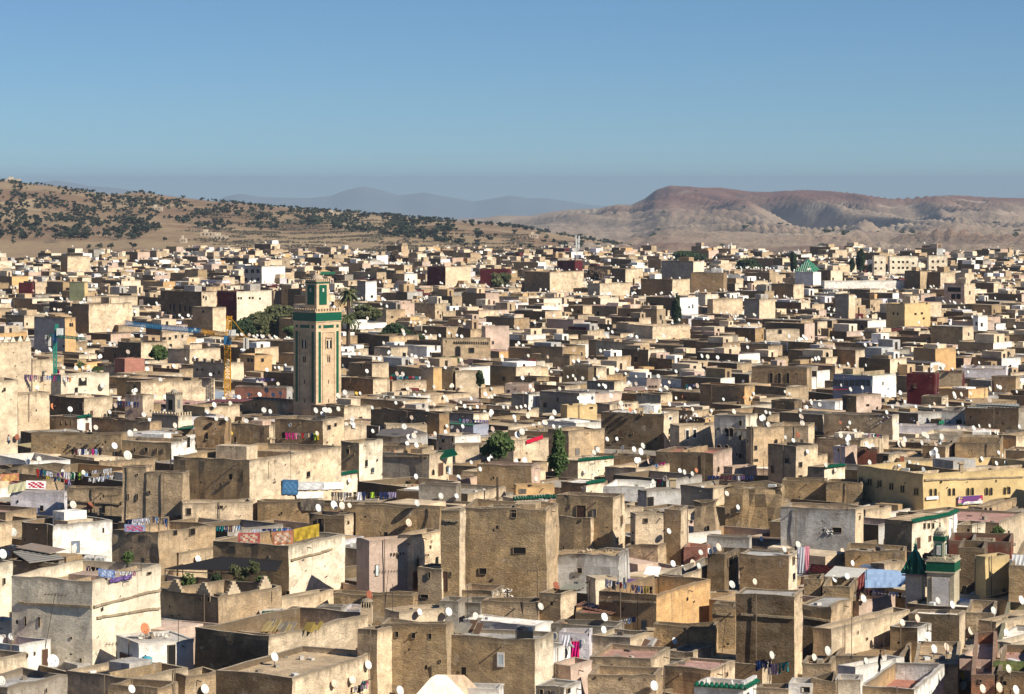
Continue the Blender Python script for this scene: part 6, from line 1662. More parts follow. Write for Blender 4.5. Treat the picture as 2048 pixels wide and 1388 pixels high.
# rugs, blankets and sheets that hang one by one: crop, corners (top left, top right), drop, colour, second colour
BIG = (('E', 1875, 100, 2048, 100, 90, (.42, .10, .09), (.55, .42, .30), 'red rug with a cream animal pattern over the parapet'),
       ('F', 175, 95, 340, 80, 105, (.50, .20, .10), (.62, .48, .36), 'orange and cream patterned blanket in the middle of the parapet'),
       ('F', 345, 72, 545, 28, 100, (.62, .42, .05), (.50, .34, .04), 'large yellow blanket with a brown motif at the corner'),
       ('E', 980, 32, 1145, 40, 58, (.30, .34, .52), (.50, .10, .16), 'lilac rug with red squares under the white shirts'),
       ('E', 775, 382, 905, 398, 62, (.18, .27, .52), (.45, .52, .66), 'light blue patterned blanket on the cream house'),
       ('E', 865, 462, 1042, 425, 36, (.09, .05, .16), (.14, .09, .24), 'dark purple spread over the notched parapet'),
       ('A', 205, 948, 362, 955, 66, (.62, .58, .58), (.30, .02, .05), 'white cloth with a big dark red half circle'),
       ('A', 5, 900, 150, 890, 80, (.60, .25, .14), (.62, .40, .12), 'orange patterned blanket at the left picture edge'),
       ('A', 0, 950, 140, 960, 36, (.62, .10, .16), (.62, .6, .58), 'striped red and white blanket below the orange one'),
       ('A', 60, 985, 205, 955, 70, (.66, .62, .38), None, 'pale yellow sheet sagging over the block wall'),
       ('B', 255, 940, 380, 945, 118, (.03, .09, .18), (.05, .14, .26), 'torn dark blue tarpaulin hanging on the roof edge'),
       ('B', 375, 960, 580, 958, 64, (.42, .42, .42), (.55, .55, .54), 'grey striped sheets hanging under the flat roof'),
       ('B', 580, 965, 735, 960, 56, (.70, .69, .66), None, 'white sheet hanging under the flat roof'),
       ('B', 365, 1040, 580, 1035, 52, (.66, .65, .62), None, 'long white canvas stretched over the brown parapet'),
       ('B', 400, 1092, 580, 1100, 92, (.20, .17, .13), (.17, .14, .11), 'drab brown blanket hung down the brown wall'),
       ('G', 968, 462, 1042, 466, 48, (.09, .05, .15), None, 'plain dark purple cloth on the terrace wall'),
       ('G', 522, 955, 585, 955, 130, (.62, .01, .10), (.62, .01, .25), 'bright magenta dress hanging beside the bending woman'),
       ('G', 606, 935, 626, 935, 55, (.75, .74, .72), None, 'narrow white garment on the lavender wall'),
       ('G', 586, 940, 603, 945, 60, (.14, .16, .30), None, 'dark blue garment beside the magenta dress'),
       ('G', 450, 905, 520, 905, 90, (.58, .56, .60), (.70, .69, .72), 'pleated pale sheet against the lavender wall'),
       ('H', 322, 208, 358, 204, 225, (.66, .27, .33), None, 'long pink cloth hanging beside the dark brick house'),
       ('H', 262, 215, 320, 212, 205, (.44, .45, .50), None, 'long grey cloth left of the pink one'),
       ('H', 365, 345, 545, 360, 66, (.14, .03, .04), (.30, .06, .04), 'dark red rugs slung between two roofs'),
       ('H', 738, 450, 795, 420, 130, (.22, .05, .05), (.30, .09, .08), 'brick-red cloth beside the light blue sheet'),
       ('H', 1540, 1090, 1800, 1100, 92, (.38, .26, .20), (.34, .23, .18), 'rose-brown curtain along the house front'),
       ('H', 1805, 1108, 2048, 1112, 78, (.10, .13, .04), (.16, .17, .06), 'moss-green netting draped on the wall'),
       ('H', 1955, 270, 2048, 275, 92, (.66, .66, .66), None, 'white sheet at the right picture edge'),
       ('C', 170, 632, 300, 590, 30, (.50, .01, .04), None, 'red cloth stretched over the rubble wall'),
       ('D', 1380, 480, 1420, 475, 30, (.03, .25, .14), None, 'green cloth beside the grey stone hut'),
       ('A', 645, 715, 700, 718, 56, (.72, .71, .70), None, 'white sheet hanging in the heaped washing'),
       ('B', 806, 500, 830, 500, 36, (.70, .70, .72), None, 'small white shirt on a sunny wall'))
for (c, x0, y0, x1, y1, dr, c1, c2, lab) in BIG:
    mx, my = cx(c, (x0 + x1) / 2), cy(c, (y0 + y1) / 2 + dr * .5)
    hit = cast(mx, my); h2 = cast(mx, cy(c, (y0 + y1) / 2 + dr))
    if hit is None or h2 is None: continue
    if h2[0].y < hit[0].y - .3 or abs(hit[1].z) > .5: hit = (h2[0], Vector((0, 0, 1)), h2[2])
    for k_, v_ in (('large yellow', 253.7), ('orange and cream', 252.2), ('red rug with', 253.4)):
        if lab.startswith(k_): hit = (Vector((0, v_ + .3, 0)), Vector((0, 0, 1)), -1)
    n = hit[1]; vert = abs(n.z) < .5
    m = hit[0].y / F / CR[c][2]
    if vert:
        D0 = hit[0].y; d = Vector((0, 0, 1)).cross(n); pt = hit[0]
        def onp(x, y):
            r = ray(cx(c, x), cy(c, y)); k = (pt + n * .18).dot(n) - eye.dot(n); return eye + r * (k / r.dot(n))
        A_, B_ = onp(x0, y0), onp(x1, y1)
        if (A_ - B_).length > 9: A_, B_ = P3(cx(c, x0), cy(c, y0), D0 - .3), P3(cx(c, x1), cy(c, y1), D0 - .3)
    else: A_, B_ = P3(cx(c, x0), cy(c, y0), hit[0].y - .3), P3(cx(c, x1), cy(c, y1), hit[0].y - .3)
    mb = MB(); off = (A_ + B_) / 2; cloth(mb, A_ - off, B_ - off, dr * m, c1, rl, 9, 7, .05, c2)
    tag(mb.build('hanging_cloth', CLOTH), lab, 'hanging cloth').location = off

# ------------------------------------------------------------------ aerials
def aerial(c, x, yt, yb, yagi, label, dx=0, r=.028):
    hit = cast(cx(c, x), cy(c, yb))
    if hit is None: return
    P = hit[0]; m = P.y / F / CR[c][2]; T = P3(cx(c, x + dx), cy(c, yt), P.y - .1)
    root = empty('tv_aerial', P); tag(root, label, 'aerial')
    mb = MB(); mb.bar((0, 0, -.1), T - P, r, n=4); mb.build('mast', IRON, root)
    if yagi:
        q = MB(); t = T - P - Vector((0, 0, .15)); d = Vector((math.cos(yagi), .3 * math.sin(yagi), .06))
        q.bar(t - d * .9, t + d * .9, .022, n=4)
        for i in range(7): p = t + d * (-.8 + i * .26); w = .42 - i * .03; q.bar(p - Vector((.05, w, .1)), p + Vector((.05, w, .1)), .014, n=3); q.bar(p - Vector((0, 0, w * .5)), p + Vector((0, 0, w * .5)), .012, n=3)
        q.build('antenna_head', IRON, root)
for a in (('E', 355, 575, 1010, 2.9, 'tall leaning aerial in front of the cream house', 80), ('F', 1055, 395, 780, .2, 'long yagi aerial in front of the pink plastered house', 35), ('F', 1122, 505, 775, 0, 'bare pole right of the long yagi aerial', 2), ('F', 1715, 520, 850, 0, 'thin pole beside the cement hut', 0),
          ('G', 660, 600, 900, 0, 'tall pole in front of the rusty shed', 0), ('G', 1698, 780, 1150, 0, 'leaning pole over the pale pink roof', 40), ('G', 258, 380, 760, .3, 'aerial before the ruined whitewashed walls', -4), ('G', 140, 560, 760, 0, 'pole by the reed pavilion', 0),
          ('H', 945, 905, 1100, 0, 'pole in front of the honey wall', 0), ('H', 1440, 960, 1220, 0, 'stout black pole between two dishes', 0), ('H', 1458, 480, 760, 0, 'pole before the stubby minaret', 0), ('C', 682, 810, 960, 1.2, 'yagi aerial on the folded white roof', 6), ('C', 795, 780, 980, 0, 'thin pole right of the folded white roof', 0),
          ('C', 2036, 780, 920, 0, 'dark pole at the corner of the pink extension', 0), ('B', 320, 560, 930, 0, 'very tall thin pole on the green-eaved house', 0), ('B', 145, 800, 930, 0, 'thin pole left of the green-eaved house', 0), ('A', 875, 1060, 1250, .2, 'small aerial before the rounded wall', 0),
          ('A', 1345, 740, 870, 0, 'dark post on the honey wall corner', 0, .09), ('A', 285, 210, 330, 0, 'post on the second high plaster wall', 0), ('A', 1078, 290, 460, 0, 'thin pole in front of the pink-brown room', 0), ('E', 1405, 650, 970, 0, 'thin pole before the terrace house', 0),
          ('E', 1112, 280, 430, 0, 'thin pole on the cream house parapet', 0), ('E', 915, 960, 1090, .4, 'short aerial on the white rooftop room', 0), ('D', 1000, 560, 740, 0, 'pole above the rooftop hut', 0), ('D', 1380, 1040, 1140, 0, 'lamp pole against the yellow building', 0), ('D', 655, 1000, 1180, 0, 'thin pole on the roofless shell', 0),
          ('F', 1425, 1150, 1230, 0, 'dark knotty post on the white gable', 0, .07), ('F', 170, 560, 660, 0, 'short pole by the terrace corner', 0), ('H', 690, 760, 1080, 0, 'thin dark pole against the honey wall', 0), ('C', 500, 1040, 1130, 0, 'short post on the tower roof', 0)):
    aerial(*a)

# ------------------------------------------------------------------ roof gear
def at_roof(c, x, y):
    h = cast(cx(c, x), cy(c, y)); return h[0] if h else P3(cx(c, x), cy(c, y), 300)
def boxthing(name, label, cat, c, x, y, wp, hp, dep, mat, th=30, extra=None):
    """a box-shaped thing whose near bottom left corner is at crop x y"""
    P = at_roof(c, x, y); m = P.y / F / CR[c][2]; u = Vector((math.cos(R(th)), -math.sin(R(th)), 0)) if th < 0 else Vector((math.cos(R(th)), math.sin(R(th)) * .3, 0))
    v = Vector((-u.y, u.x, 0)); root = empty(name, P); tag(root, label, cat)
    mb = MB(); mb.box((0, 0, 0), u * wp * m, v * dep, (0, 0, hp * m)); mb.build('body', mat, root)
    if extra: extra(root, u, v, wp * m, hp * m, dep)
    return root
def ac(root, u, v, w, h, d):
    lathe('fan', M('fan_grille', (.25, .25, .24), .6), root, Vector((0, 0, 0)), [(.0, 0), (h * .36, .01)], 12)
    f = [o for o in root.children if o.name.startswith('fan')][0]; f.rotation_euler.x = R(90); f.location = u * w * .35 - v * .03 + Vector((0, 0, h * .5))
    mb = MB()
    for i in range(4): mb.box(u * w * .72 - v * .02 + Vector((0, 0, h * (.2 + i * .18))), u * w * .22, -v * .02, (0, 0, h * .06))
    mb.build('vent', M('fan_grille'), root)
ACM = M('beige_metal', (.62, .60, .55), .5)
boxthing('air_conditioner', 'left one of two beige air conditioners on the brown-walled house', 'air conditioner', 'E', 665, 345, 72, 60, .7, ACM, 8, ac)
boxthing('air_conditioner', 'right one of two beige air conditioners on the brown-walled house', 'air conditioner', 'E', 748, 345, 78, 55, .7, ACM, 8, ac)
boxthing('air_conditioner', 'small white air conditioner at the left edge above the striped tin roof', 'air conditioner', 'E', 70, 238, 48, 36, .6, ACM, 8, ac)
boxthing('air_conditioner', 'white box on the shaded wall of the yellow building', 'air conditioner', 'D', 1172, 1075, 20, 30, .5, ACM, 8, ac)
boxthing('water_tank', 'black tank wrapped in plastic beside the white rooftop box', 'tank', 'G', 95, 955, 130, 80, 1.8, M('black_plastic', (.015, .015, .017), .35, .3), 12, lambda r, u, v, w, h, d: lathe('lid', M('black_plastic'), r, u * w * .4 + v * .9 + Vector((0, 0, h)), [(w * .35, -.02), (w * .33, .12), (w * .1, .2), (0, .2)], 12))
boxthing('blue_drum', 'pair of blue plastic drums in the white rooftop yard', 'drum', 'E', 1105, 1195, 90, 100, .7, M('blue_drum', (.22, .45, .50), .5), 8, lambda r, u, v, w, h, d: lathe('lid', M('blue_lid', (.05, .32, .42), .5), r, u * w * .5 + v * .35 + Vector((0, 0, h)), [(w * .4, 0), (w * .38, .1), (0, .12)], 10))
boxthing('chimney', 'left square chimney on the yellow building', 'chimney', 'D', 1432, 885, 24, 60, .5, M('tan_plaster', (.42, .32, .2), .9), 20, lambda r, u, v, w, h, d: MBcap(r, u, v, w, h, d))if False else None
def cap(root, u, v, w, h, d):
    mb = MB(); mb.box(-u * .12 - v * .12 + Vector((0, 0, h)), u * (w + .24), v * (d + .24), (0, 0, .14)); mb.build('cap', M('tan_plaster', (.42, .32, .2), .9), root)
for (c, x, y, w, h, lab) in (('D', 1432, 885, 26, 58, 'left square chimney on the yellow building roof'), ('D', 1545, 888, 28, 68, 'right square chimney on the yellow building roof'), ('B', 142, 695, 18, 70, 'left small whitish pillar by the magenta washing'), ('B', 172, 695, 22, 72, 'right small whitish pillar by the magenta washing'),
                             ('C', 1300, 1010, 50, 66, 'squat round-capped chimney between two dishes'), ('G', 1130, 930, 44, 60, 'narrow tan chimney by the stacked planks')):
    boxthing('chimney', lab, 'chimney', c, x, y, w, h, .6, M('tan_plaster', (.42, .32, .2), .9), 20, cap)
# louvred vent turret on the long house corner
P = at_roof('F', 930, 770); D_ = P.y; m = D_ / F / 3.9385; T = P3(cx('F', 870), cy('F', 722), D_)
root = empty('vent_turret', T); tag(root, 'small louvred turret with a domed cap on the corner of the long house', 'turret')
mb = MB(); mb.box((0, 0, -1), (90 * m, 0, 0), (0, 1.6, 0), (0, 0, 1 + 30 * m), (.50, .38, .25, .5)); mb.build('base', MAS, root)
for i in range(5): mb = MB(); mb.box((4 * m + i * 19 * m, 0, 30 * m), (6 * m, 0, 0), (0, .3, 0), (0, 0, 36 * m), (.52, .4, .26, .4)); mb.build('louvre_post', MAS, root)
mb = MB(); mb.box((6 * m, .35, 30 * m), (80 * m, 0, 0), (0, 1, 0), (0, 0, 36 * m)); mb.build('inner', DARK, root)
lathe('cap', MAS, root, Vector((45 * m, .7, 66 * m)), [(52 * m, 0), (54 * m, 6 * m), (40 * m, 22 * m), (0, 32 * m)], 10, tint=(.26, .21, .15, .3))

def slab(name, label, cat, pts, D, mat, thick=.08, posts=None, tint=(.5, .5, .5), crop='X', stripes=None, postmat=None):
    """flat sheet through four pixel corners, each with its own depth offset, with posts to whatever is beneath"""
    W4 = [P3(cx(crop, x), cy(crop, y), D + dd) for x, y, dd in pts]; off = W4[0]
    root = empty(name, off); tag(root, label, cat, kind='thing')
    L4 = [p - off for p in W4]; dn = Vector((0, 0, -thick))
    mb = MB(); mb.poly(L4, tint); mb.poly([p + dn for p in reversed(L4)], tint)
    for i in range(len(L4)): a, b_ = L4[i], L4[(i + 1) % len(L4)]; mb.poly([a, b_, b_ + dn, a + dn], tint)
    mb.build('cover', mat, root)
    if stripes:
        for i in range(stripes):
            t0, t1 = (i + .1) / stripes, (i + .42) / stripes; a = L4[0].lerp(L4[1], t0); b_ = L4[0].lerp(L4[1], t1); c = L4[3].lerp(L4[2], t1); d = L4[3].lerp(L4[2], t0); z = Vector((0, 0, .05))
            q = MB(); q.poly([a + z, b_ + z, c + z, d + z], tint); q.poly([a, b_, b_ + z, a + z], tint); q.build('sheet_rib', M('rib_' + name, tuple(min(1, k * 1.35) for k in tint[:3]), .6), root)
    if posts:
        for p in L4:
            w = p + off; g = drop(w.x, w.y, w.z - .3)
            if w.z - g < 7: q = MB(); q.bar(p, (p.x, p.y, g - off.z), .05, n=4); q.build('post', postmat or IRON, root)
    return root
def Dp(c, x, y): return at_roof(c, x, y).y
TIN = M('tin_sheet', None, .55, .3, 2.0, attr=True)
# pergola with a black mesh canopy
D_ = Dp('E', 1750, 540) + 1.5
rt = slab('pergola', 'large black steel pergola with a mesh canopy over the garden terrace', 'pergola', [(1300, 385, 0), (2180, 400, 0), (2230, 318, 8), (1745, 285, 8)], D_, M('black_mesh', (.014, .012, .011), .9), .05, True, crop='E', postmat=IRON)
mb = MB(); o_ = P3(cx('E', 1300), cy('E', 385), D_)
for (a, b_) in (((1300, 385, 0), (1440, 350, 3)), ((1300, 400, 0), (1700, 420, 0)), ((1300, 388, 0), (1300, 480, 0)), ((1440, 350, 3), (1440, 440, 3)), ((1310, 440, 0), (1345, 395, 0)), ((1700, 420, 0), (2180, 430, 0)), ((1700, 400, 0), (1700, 520, 0))):
    mb.bar(P3(cx('E', a[0]), cy('E', a[1]), D_ + a[2]) - o_, P3(cx('E', b_[0]), cy('E', b_[1]), D_ + b_[2]) - o_, .055, n=4)
mb.build('frame', IRON, rt)
for i, (x, y, w, h, m_, lab) in enumerate(((1480, 530, 120, 110, GR, 'leafy potted citrus at the left of the pergola'), (1700, 490, 90, 70, DK, 'small dark potted plant under the pergola'), (1880, 510, 160, 170, OL, 'tall yellowish shrub at the pergola corner'), (1610, 560, 110, 60, DK, 'low dark shrub along the terrace parapet'),
                                        (2000, 420, 120, 100, OL, 'climbing plant reaching the pergola roof'))):
    Db = D_ - .3; tree('potted_plant', lab, 'plant', cx('E', x), cy('E', y + 20), cy('E', y - h), w / 3.94, Db, m_, 500, .12, z=drop(P3(cx('E', x), 0, Db).x, Db))
for (c, x, y, w, h, m_, lab) in (('E', 1010, 345, 120, 90, GR, 'loose green bush growing from the white roof edge'), ('F', 110, 500, 110, 60, GR, 'bright green bush on the stepped terrace corner'), ('A', 640, 85, 100, 90, GR, 'spindly yellow-green tree above the white wall'), ('A', 770, 95, 90, 50, GR, 'green shrub right of the spindly tree'), ('E', 535, 320, 50, 40, GR, 'small green plant by the striped tin roof'), ('Q', 610, 1140, 60, 50, GR, 'green shrub beside the square dark house')):
    Db = Dp(c, x, y + 6) - .2; tree('rooftop_plant', lab, 'plant', cx(c, x), cy(c, y), cy(c, y - h), w / CR[c][2], Db, m_, 420, .13 if c != 'Q' else .3, z=EYE - (cy(c, y) - YH) * Db / F - .3)
D_ = Dp('E', 300, 350); slab('tin_roof', 'corrugated translucent roof with pale stripes at the left edge', 'tin roof', [(100, 250, 6), (230, 335, 0), (505, 300, 1.5), (375, 218, 7)], D_ - 1, TIN, .06, False, (.30, .28, .24), 'E', stripes=7)
slab('awning', 'brown flat awning behind the corrugated translucent roof', 'awning', [(120, 215, 6), (390, 262, 2), (520, 228, 3), (250, 180, 8)], D_, TIN, .08, False, (.30, .23, .17), 'E')
D_ = Dp('A', 400, 745); slab('awning', 'broad yellow-tan awning above the washing on the left', 'awning', [(115, 665, 7), (390, 728, 0), (590, 690, 3), (290, 645, 9)], D_, TIN, .08, True, (.42, .34, .17), 'A')
D_ = Dp('H', 600, 480); slab('awning', 'sloping cream canvas awning left of the blue sheet', 'awning', [(475, 438, 0), (735, 455, 0), (805, 385, 4), (560, 362, 5)], D_ - .5, TIN, .06, True, (.52, .50, .44), 'H')
D_ = Dp('H', 900, 600)
root = empty('tarpaulin', P3(cx('H', 795), cy('H', 400), D_)); tag(root, 'big light blue tarpaulin sagging over a roof beside the green pyramid', 'tarpaulin')
mb = MB(); NX, NY = 14, 7; G_ = []
for j in range(NY + 1):
    row = []
    for i in range(NX + 1):
        t, s = i / NX, j / NY; x = 795 + 345 * t - 20 * s * t; yt_ = 385 + 25 * t ** 2 + (30 * max(0, t - .85) / .15); yb_ = 535 - 5 * t - 60 * max(0, t - .88) / .12
        dd = 5 * (1 - s); row.append(P3(cx('H', x), cy('H', yt_ + (yb_ - yt_) * s), D_ + dd + .25 * noise.noise(Vector((i * .6, j * .8, 1)))) - root.location)
    G_.append(row)
for j in range(NY):
    for i in range(NX): mb.poly([G_[j + 1][i], G_[j + 1][i + 1], G_[j][i + 1], G_[j][i]], (.27, .38, .55))
mb.build('sheet', PAINT, root, smooth=True)
mb = MB()
for t in (0, .5, 1): p = G_[NY][int(t * NX)]; mb.bar(p, p - Vector((0, 0, 2.2)), .05)
mb.build('pole', IRON, root)['kind'] = 'stuff'
slab('blue_sheet_roof', 'dark blue-grey sheet roof behind the light blue tarpaulin', 'sheet roof', [(745, 368, 0), (1050, 398, 0), (1040, 375, 5), (790, 345, 5)], Dp('H', 900, 380) , TIN, .05, False, (.10, .13, .19), 'H')
D_ = Dp('G', 720, 740); slab('rusty_roof', 'rusty corrugated sheet roof with pale ribs', 'tin roof', [(555, 672, 3), (830, 742, 0), (895, 715, 1.5), (620, 640, 5)], D_ - .3, TIN, .06, False, (.17, .09, .06), 'G', stripes=8)
slab('plank_cover', 'small grey plank roof above the rusty sheet roof', 'plank roof', [(430, 545, 0), (560, 545, 0), (650, 510, 3), (480, 500, 4)], Dp('G', 540, 560), TIN, .06, False, (.26, .25, .19), 'G', stripes=7)
D_ = Dp('G', 1150, 440); slab('white_sheet_canopy', 'wrinkled white sheet stretched over the terrace washing', 'canopy', [(1090, 425, 0), (1210, 445, 0), (1230, 368, 2.5), (1118, 360, 2.5)], D_, CLOTH, .03, True, (.72, .71, .68), 'G')
D_ = Dp('B', 1150, 600); slab('tin_roof', 'patched dark tin roof with rusty strips in mid slope', 'tin roof', [(990, 590, 0), (1140, 602, 0), (1400, 575, 4), (1260, 530, 9), (1040, 545, 8)], D_ - 1, TIN, .08, False, (.13, .115, .10), 'B')
D_ = Dp('B', 1700, 330); slab('shed_roof', 'pale brown gabled shed roof in mid slope', 'shed roof', [(1580, 310, 3), (1640, 335, 0), (1830, 325, 1), (1770, 290, 5)], D_, TIN, .1, True, (.36, .28, .22), 'B')
D_ = Dp('B', 1540, 760)
rt = slab('green_awning', 'sloping green tiled awning over a doorway on the dark plaster house', 'awning', [(1500, 775, -1.0), (1635, 742, -.2), (1605, 703, 1.0), (1462, 730, .2)], D_ - .5, TILE, .12, False, crop='B')
o_ = rt.location.copy()
for i in range(11):
    t = (i + .5) / 11; a = P3(cx('B', 1500 + 135 * t), cy('B', 775 - 33 * t), D_ - 1.5 + .8 * t) - o_; b_ = P3(cx('B', 1462 + 143 * t), cy('B', 730 - 27 * t), D_ - .3 + .8 * t) - o_
    q = MB(); q.bar(a + Vector((0, 0, .04)), b_ + Vector((0, 0, .04)), .10, n=5, cap=True); q.build('tile', TILE, rt)
D_ = Dp('A', 1470, 560); slab('green_awning', 'thin green tiled ledge over a cream wall and canvas blind', 'awning', [(1395, 540, 0), (1525, 532, 0), (1530, 512, 2), (1450, 518, 2)], D_ - 1, TILE, .15, False, crop='A')
slab('green_awning', 'short green tiled ledge on the cream rooftop room', 'awning', [(640, 440, 0), (720, 436, 0), (715, 425, 1), (650, 430, 1)], Dp('A', 680, 460) - .5, TILE, .12, False, crop='A')
D_ = Dp('B', 1220, 140)
rt = slab('tiled_canopy', 'green tiled pavilion roof with washing beneath it', 'canopy', [(1095, 130, 0), (1305, 130, 0), (1275, 98, 5), (1130, 98, 5)], D_ - 1, TILE, .2, True, crop='B')
slab('green_canopy', 'dark green flat canopy on the upper left skyline', 'canopy', [(1872, 608, 0), (1962, 606, 0), (1958, 595, 6), (1880, 595, 6)], Dp('P', 1915, 615) - 1, M('green_sheet', (.02, .14, .06), .6), .3, True, crop='P')
D_ = Dp('A', 1780, 320)
rt = slab('glass_roof', 'grey triangular glasshouse roof left of centre', 'glass roof', [(1690, 300, 2), (1890, 295, 0), (1830, 262, 2), (1690, 240, 4)], D_, M('grey_glass', (.30, .36, .44), .25), .08, False, crop='A')
slab('maroon_roof', 'thin maroon-edged flat roof below the glasshouse', 'flat roof', [(1620, 330, 3), (1700, 310, 5), (1990, 305, 5), (1900, 325, 3)], Dp('A', 1790, 350), TIN, .12, False, (.16, .06, .06), 'A')
D_ = Dp('D', 700, 225); slab('maroon_roof', 'maroon sheet roof in front of the blue gallery', 'flat roof', [(540, 232, 0), (790, 222, 0), (780, 212, 4), (600, 218, 4)], D_, TIN, .12, False, (.22, .03, .04), 'D')
for i in range(7):                # gallery glazing bars
    face = cast(cx('D', 562 + i * 44), cy('D', 178))
    wall_mark('D', 562 + i * 44, 180, 36, 50, 'w', GLASS, M('blue_frame', (.22, .32, .40), .5))
# corrugated grey roof over the dark hall, gable canopies
D_ = Dp('D', 1800, 370); slab('hall_roof', 'grey corrugated roof sheet over the large dark hall', 'sheet roof', [(1600, 372, 0), (2000, 380, 0), (2010, 345, 10), (1640, 345, 10)], D_ + .4, TIN, .1, False, (.27, .28, .25), 'D', stripes=14)
D_ = Dp('G', 900, 1350)
P_ = [P3(cx('G', x), cy('G', y), D_ + d) for x, y, d in ((720, 1375, 0), (1090, 1372, 0), (1040, 1330, 4), (780, 1330, 4))]; A_ = P3(cx('G', 935), cy('G', 1285), D_ + 2)
root = empty('grey_tent_canopy', P_[0]); tag(root, 'grey pyramid canopy on a dark frame at the bottom edge', 'canopy')
for i in range(4): mb = MB(); mb.poly([P_[i] - P_[0], P_[(i + 1) % 4] - P_[0], A_ - P_[0]], (.26, .25, .21)); mb.build('roof_panel', TIN, root)
mb = MB()
for p in P_: mb.bar(p - P_[0], A_ - P_[0], .05); mb.bar(p - P_[0], p - P_[0] - Vector((0, 0, 2)), .05)
mb.build('frame', IRON, root)['kind'] = 'stuff'
# white gable end at the bottom
D_ = 187; gp = [(1285, 1400), (1425, 1240), (1470, 1218), (1540, 1218), (1590, 1262), (1720, 1400)]
q0 = [P3(cx('F', x), cy('F', y), D_ + (x - 1290) * .012) for x, y in gp]; back = Vector((1.2, 2.8, -.5)); o_ = q0[0]
root = empty('white_gable', Vector((o_.x, o_.y, 0))); tag(root, 'white plastered gable rising at the bottom edge', 'gable')
o_ = root.location; mb = MB(); bot = [Vector((p.x, p.y, 0)) for p in q0]
for i in range(5):
    a, b_ = q0[i] - o_, q0[i + 1] - o_; mb.poly([bot[i] - o_, bot[i + 1] - o_, b_, a], (.78, .72, .62, .3), (3, .25, 0)); mb.poly([a, b_, b_ + back, a + back], (.60, .44, .30, .5), (.3, .6, 0))
mb.poly([q0[0] - o_ + back, bot[0] - o_ + back, bot[0] - o_, q0[0] - o_], (.6, .5, .4, .3)); mb.build('wall', MAS, root)
# debris: scrap boards in the roof yard, planks, rubble
def boards(c, x0, y0, x1, y1, n, cols, lab, name='scrap_board', ln=(30, 90), seed=1):
    rg = random.Random(seed)
    for i in range(n):
        x, y = x0 + (x1 - x0) * (i + .5) / n, rg.uniform(y0, y1); P = at_roof(c, x, y); m = P.y / F / CR[c][2]; l = rg.uniform(*ln) * m; a = rg.uniform(-.6, .6); k = rg.uniform(.5, 1.1)
        u = Vector((math.cos(a) * .5, .2, math.sin(k))).normalized(); w = Vector((.8, -.5, rg.uniform(-.2, .2))).normalized(); n_ = u.cross(w).normalized() * .05
        mb = MB(); mb.box((0, 0, .02), u * l, w * rg.uniform(.3, .8), n_); kcol = rg.choice(cols); o = mb.build(name, kcol[0]); o.location = P
        tag(o, f"{kcol[1]} {lab}, {ORD[i]} from left", 'board')
boards('F', 50, 850, 290, 885, 8, ((OCH, 'yellow-brown'), (M('grey_board', (.30, .27, .22), .8), 'grey'), (M('straw_board', (.46, .37, .18), .8), 'straw-coloured')), 'scrap board heaped in the long house yard', ln=(50, 110), seed=2)
boards('F', 395, 860, 530, 880, 4, ((OCH, 'yellow-brown'), (M('straw_board'), 'straw-coloured')), 'board leaning in the dark corner of the long house yard', seed=5)
boards('G', 1060, 990, 1130, 1010, 4, ((M('plank_brown', (.22, .13, .08), .8), 'brown'), (M('plank_pale', (.60, .55, .48), .8), 'pale')), 'plank leaning on the tan flank', name='plank', ln=(60, 90), seed=9)
boards('F', 1580, 860, 1770, 900, 6, ((M('plank_brown'), 'brown'), (M('grey_board'), 'grey')), 'pole lying across the wide brown roof', name='wooden_pole', ln=(60, 120), seed=12)
def rubble(c, x0, y0, x1, y1, n, cols, lab, smin=3, smax=12, seed=1, name='rubble_heap'):
    rg = random.Random(seed); mb = MB(); O = None
    for i in range(n):
        x, y = rg.uniform(x0, x1), rg.uniform(y0, y1); P = at_roof(c, x, y)
        if O is None: O = P.copy()
        if (P - O).length > 40: continue
        m = P.y / F / CR[c][2]; s = rg.uniform(smin, smax) * m
        a = Vector((rg.gauss(0, 1), rg.gauss(0, 1), rg.gauss(0, .5))).normalized(); b_ = a.orthogonal().normalized(); d = a.cross(b_)
        mb.box(P - O + Vector((0, 0, s * .2)), a * s, b_ * s * rg.uniform(.4, 1), d * s * rg.uniform(.15, .6), rg.choice(cols))
    o = mb.build(name, PAINT); o.location = O; tag(o, lab, 'rubble', kind='stuff')
rubble('D', 900, 820, 1210, 860, 70, ((.6, .58, .52), (.35, .3, .24), (.7, .69, .66), (.2, .17, .14)), 'heap of pale rubbish and broken slabs on the yellow building', 8, 34, 3)
rubble('G', -110, 545, 60, 610, 60, ((.7, .69, .66), (.45, .38, .3), (.6, .56, .5)), 'white broken stones at the foot of the huge tower', 6, 24, 4)
rubble('D', 130, 620, 380, 660, 40, ((.12, .10, .07), (.3, .1, .06), (.4, .33, .2), (.02, .02, .02)), 'roof clutter with striped blanket on the tall sand house', 6, 30, 5)
rubble('A', 480, 660, 820, 720, 55, ((.02, .02, .02), (.1, .08, .06), (.25, .2, .15)), 'heap of black scrap beside the yellow awning', 6, 30, 6)
rubble('C', 500, 225, 720, 262, 10, ((.2, .17, .13),), 'scraps on the mauve-grey roof', 4, 10, 7)
rubble('D', 560, 540, 760, 600, 40, ((.3, .25, .18), (.5, .42, .3), (.12, .1, .08)), 'broken masonry on the terrace in mid right', 5, 20, 8)
rubble('G', 520, 225, 880, 262, 70, ((.24, .18, .12), (.36, .28, .19), (.14, .11, .08)), 'crumbling beams and earth along the ruined wall top', 5, 22, 9)
rubble('E', 1100, 905, 1330, 940, 22, ((.45, .38, .28), (.6, .55, .45), (.25, .2, .15)), 'broken boards lying on the white rooftop room', 8, 40, 10)
rubble('H', 470, 60, 560, 115, 30, ((.7, .69, .66), (.5, .44, .36)), 'pile of white rubbish on a ruined roof', 5, 22, 11)
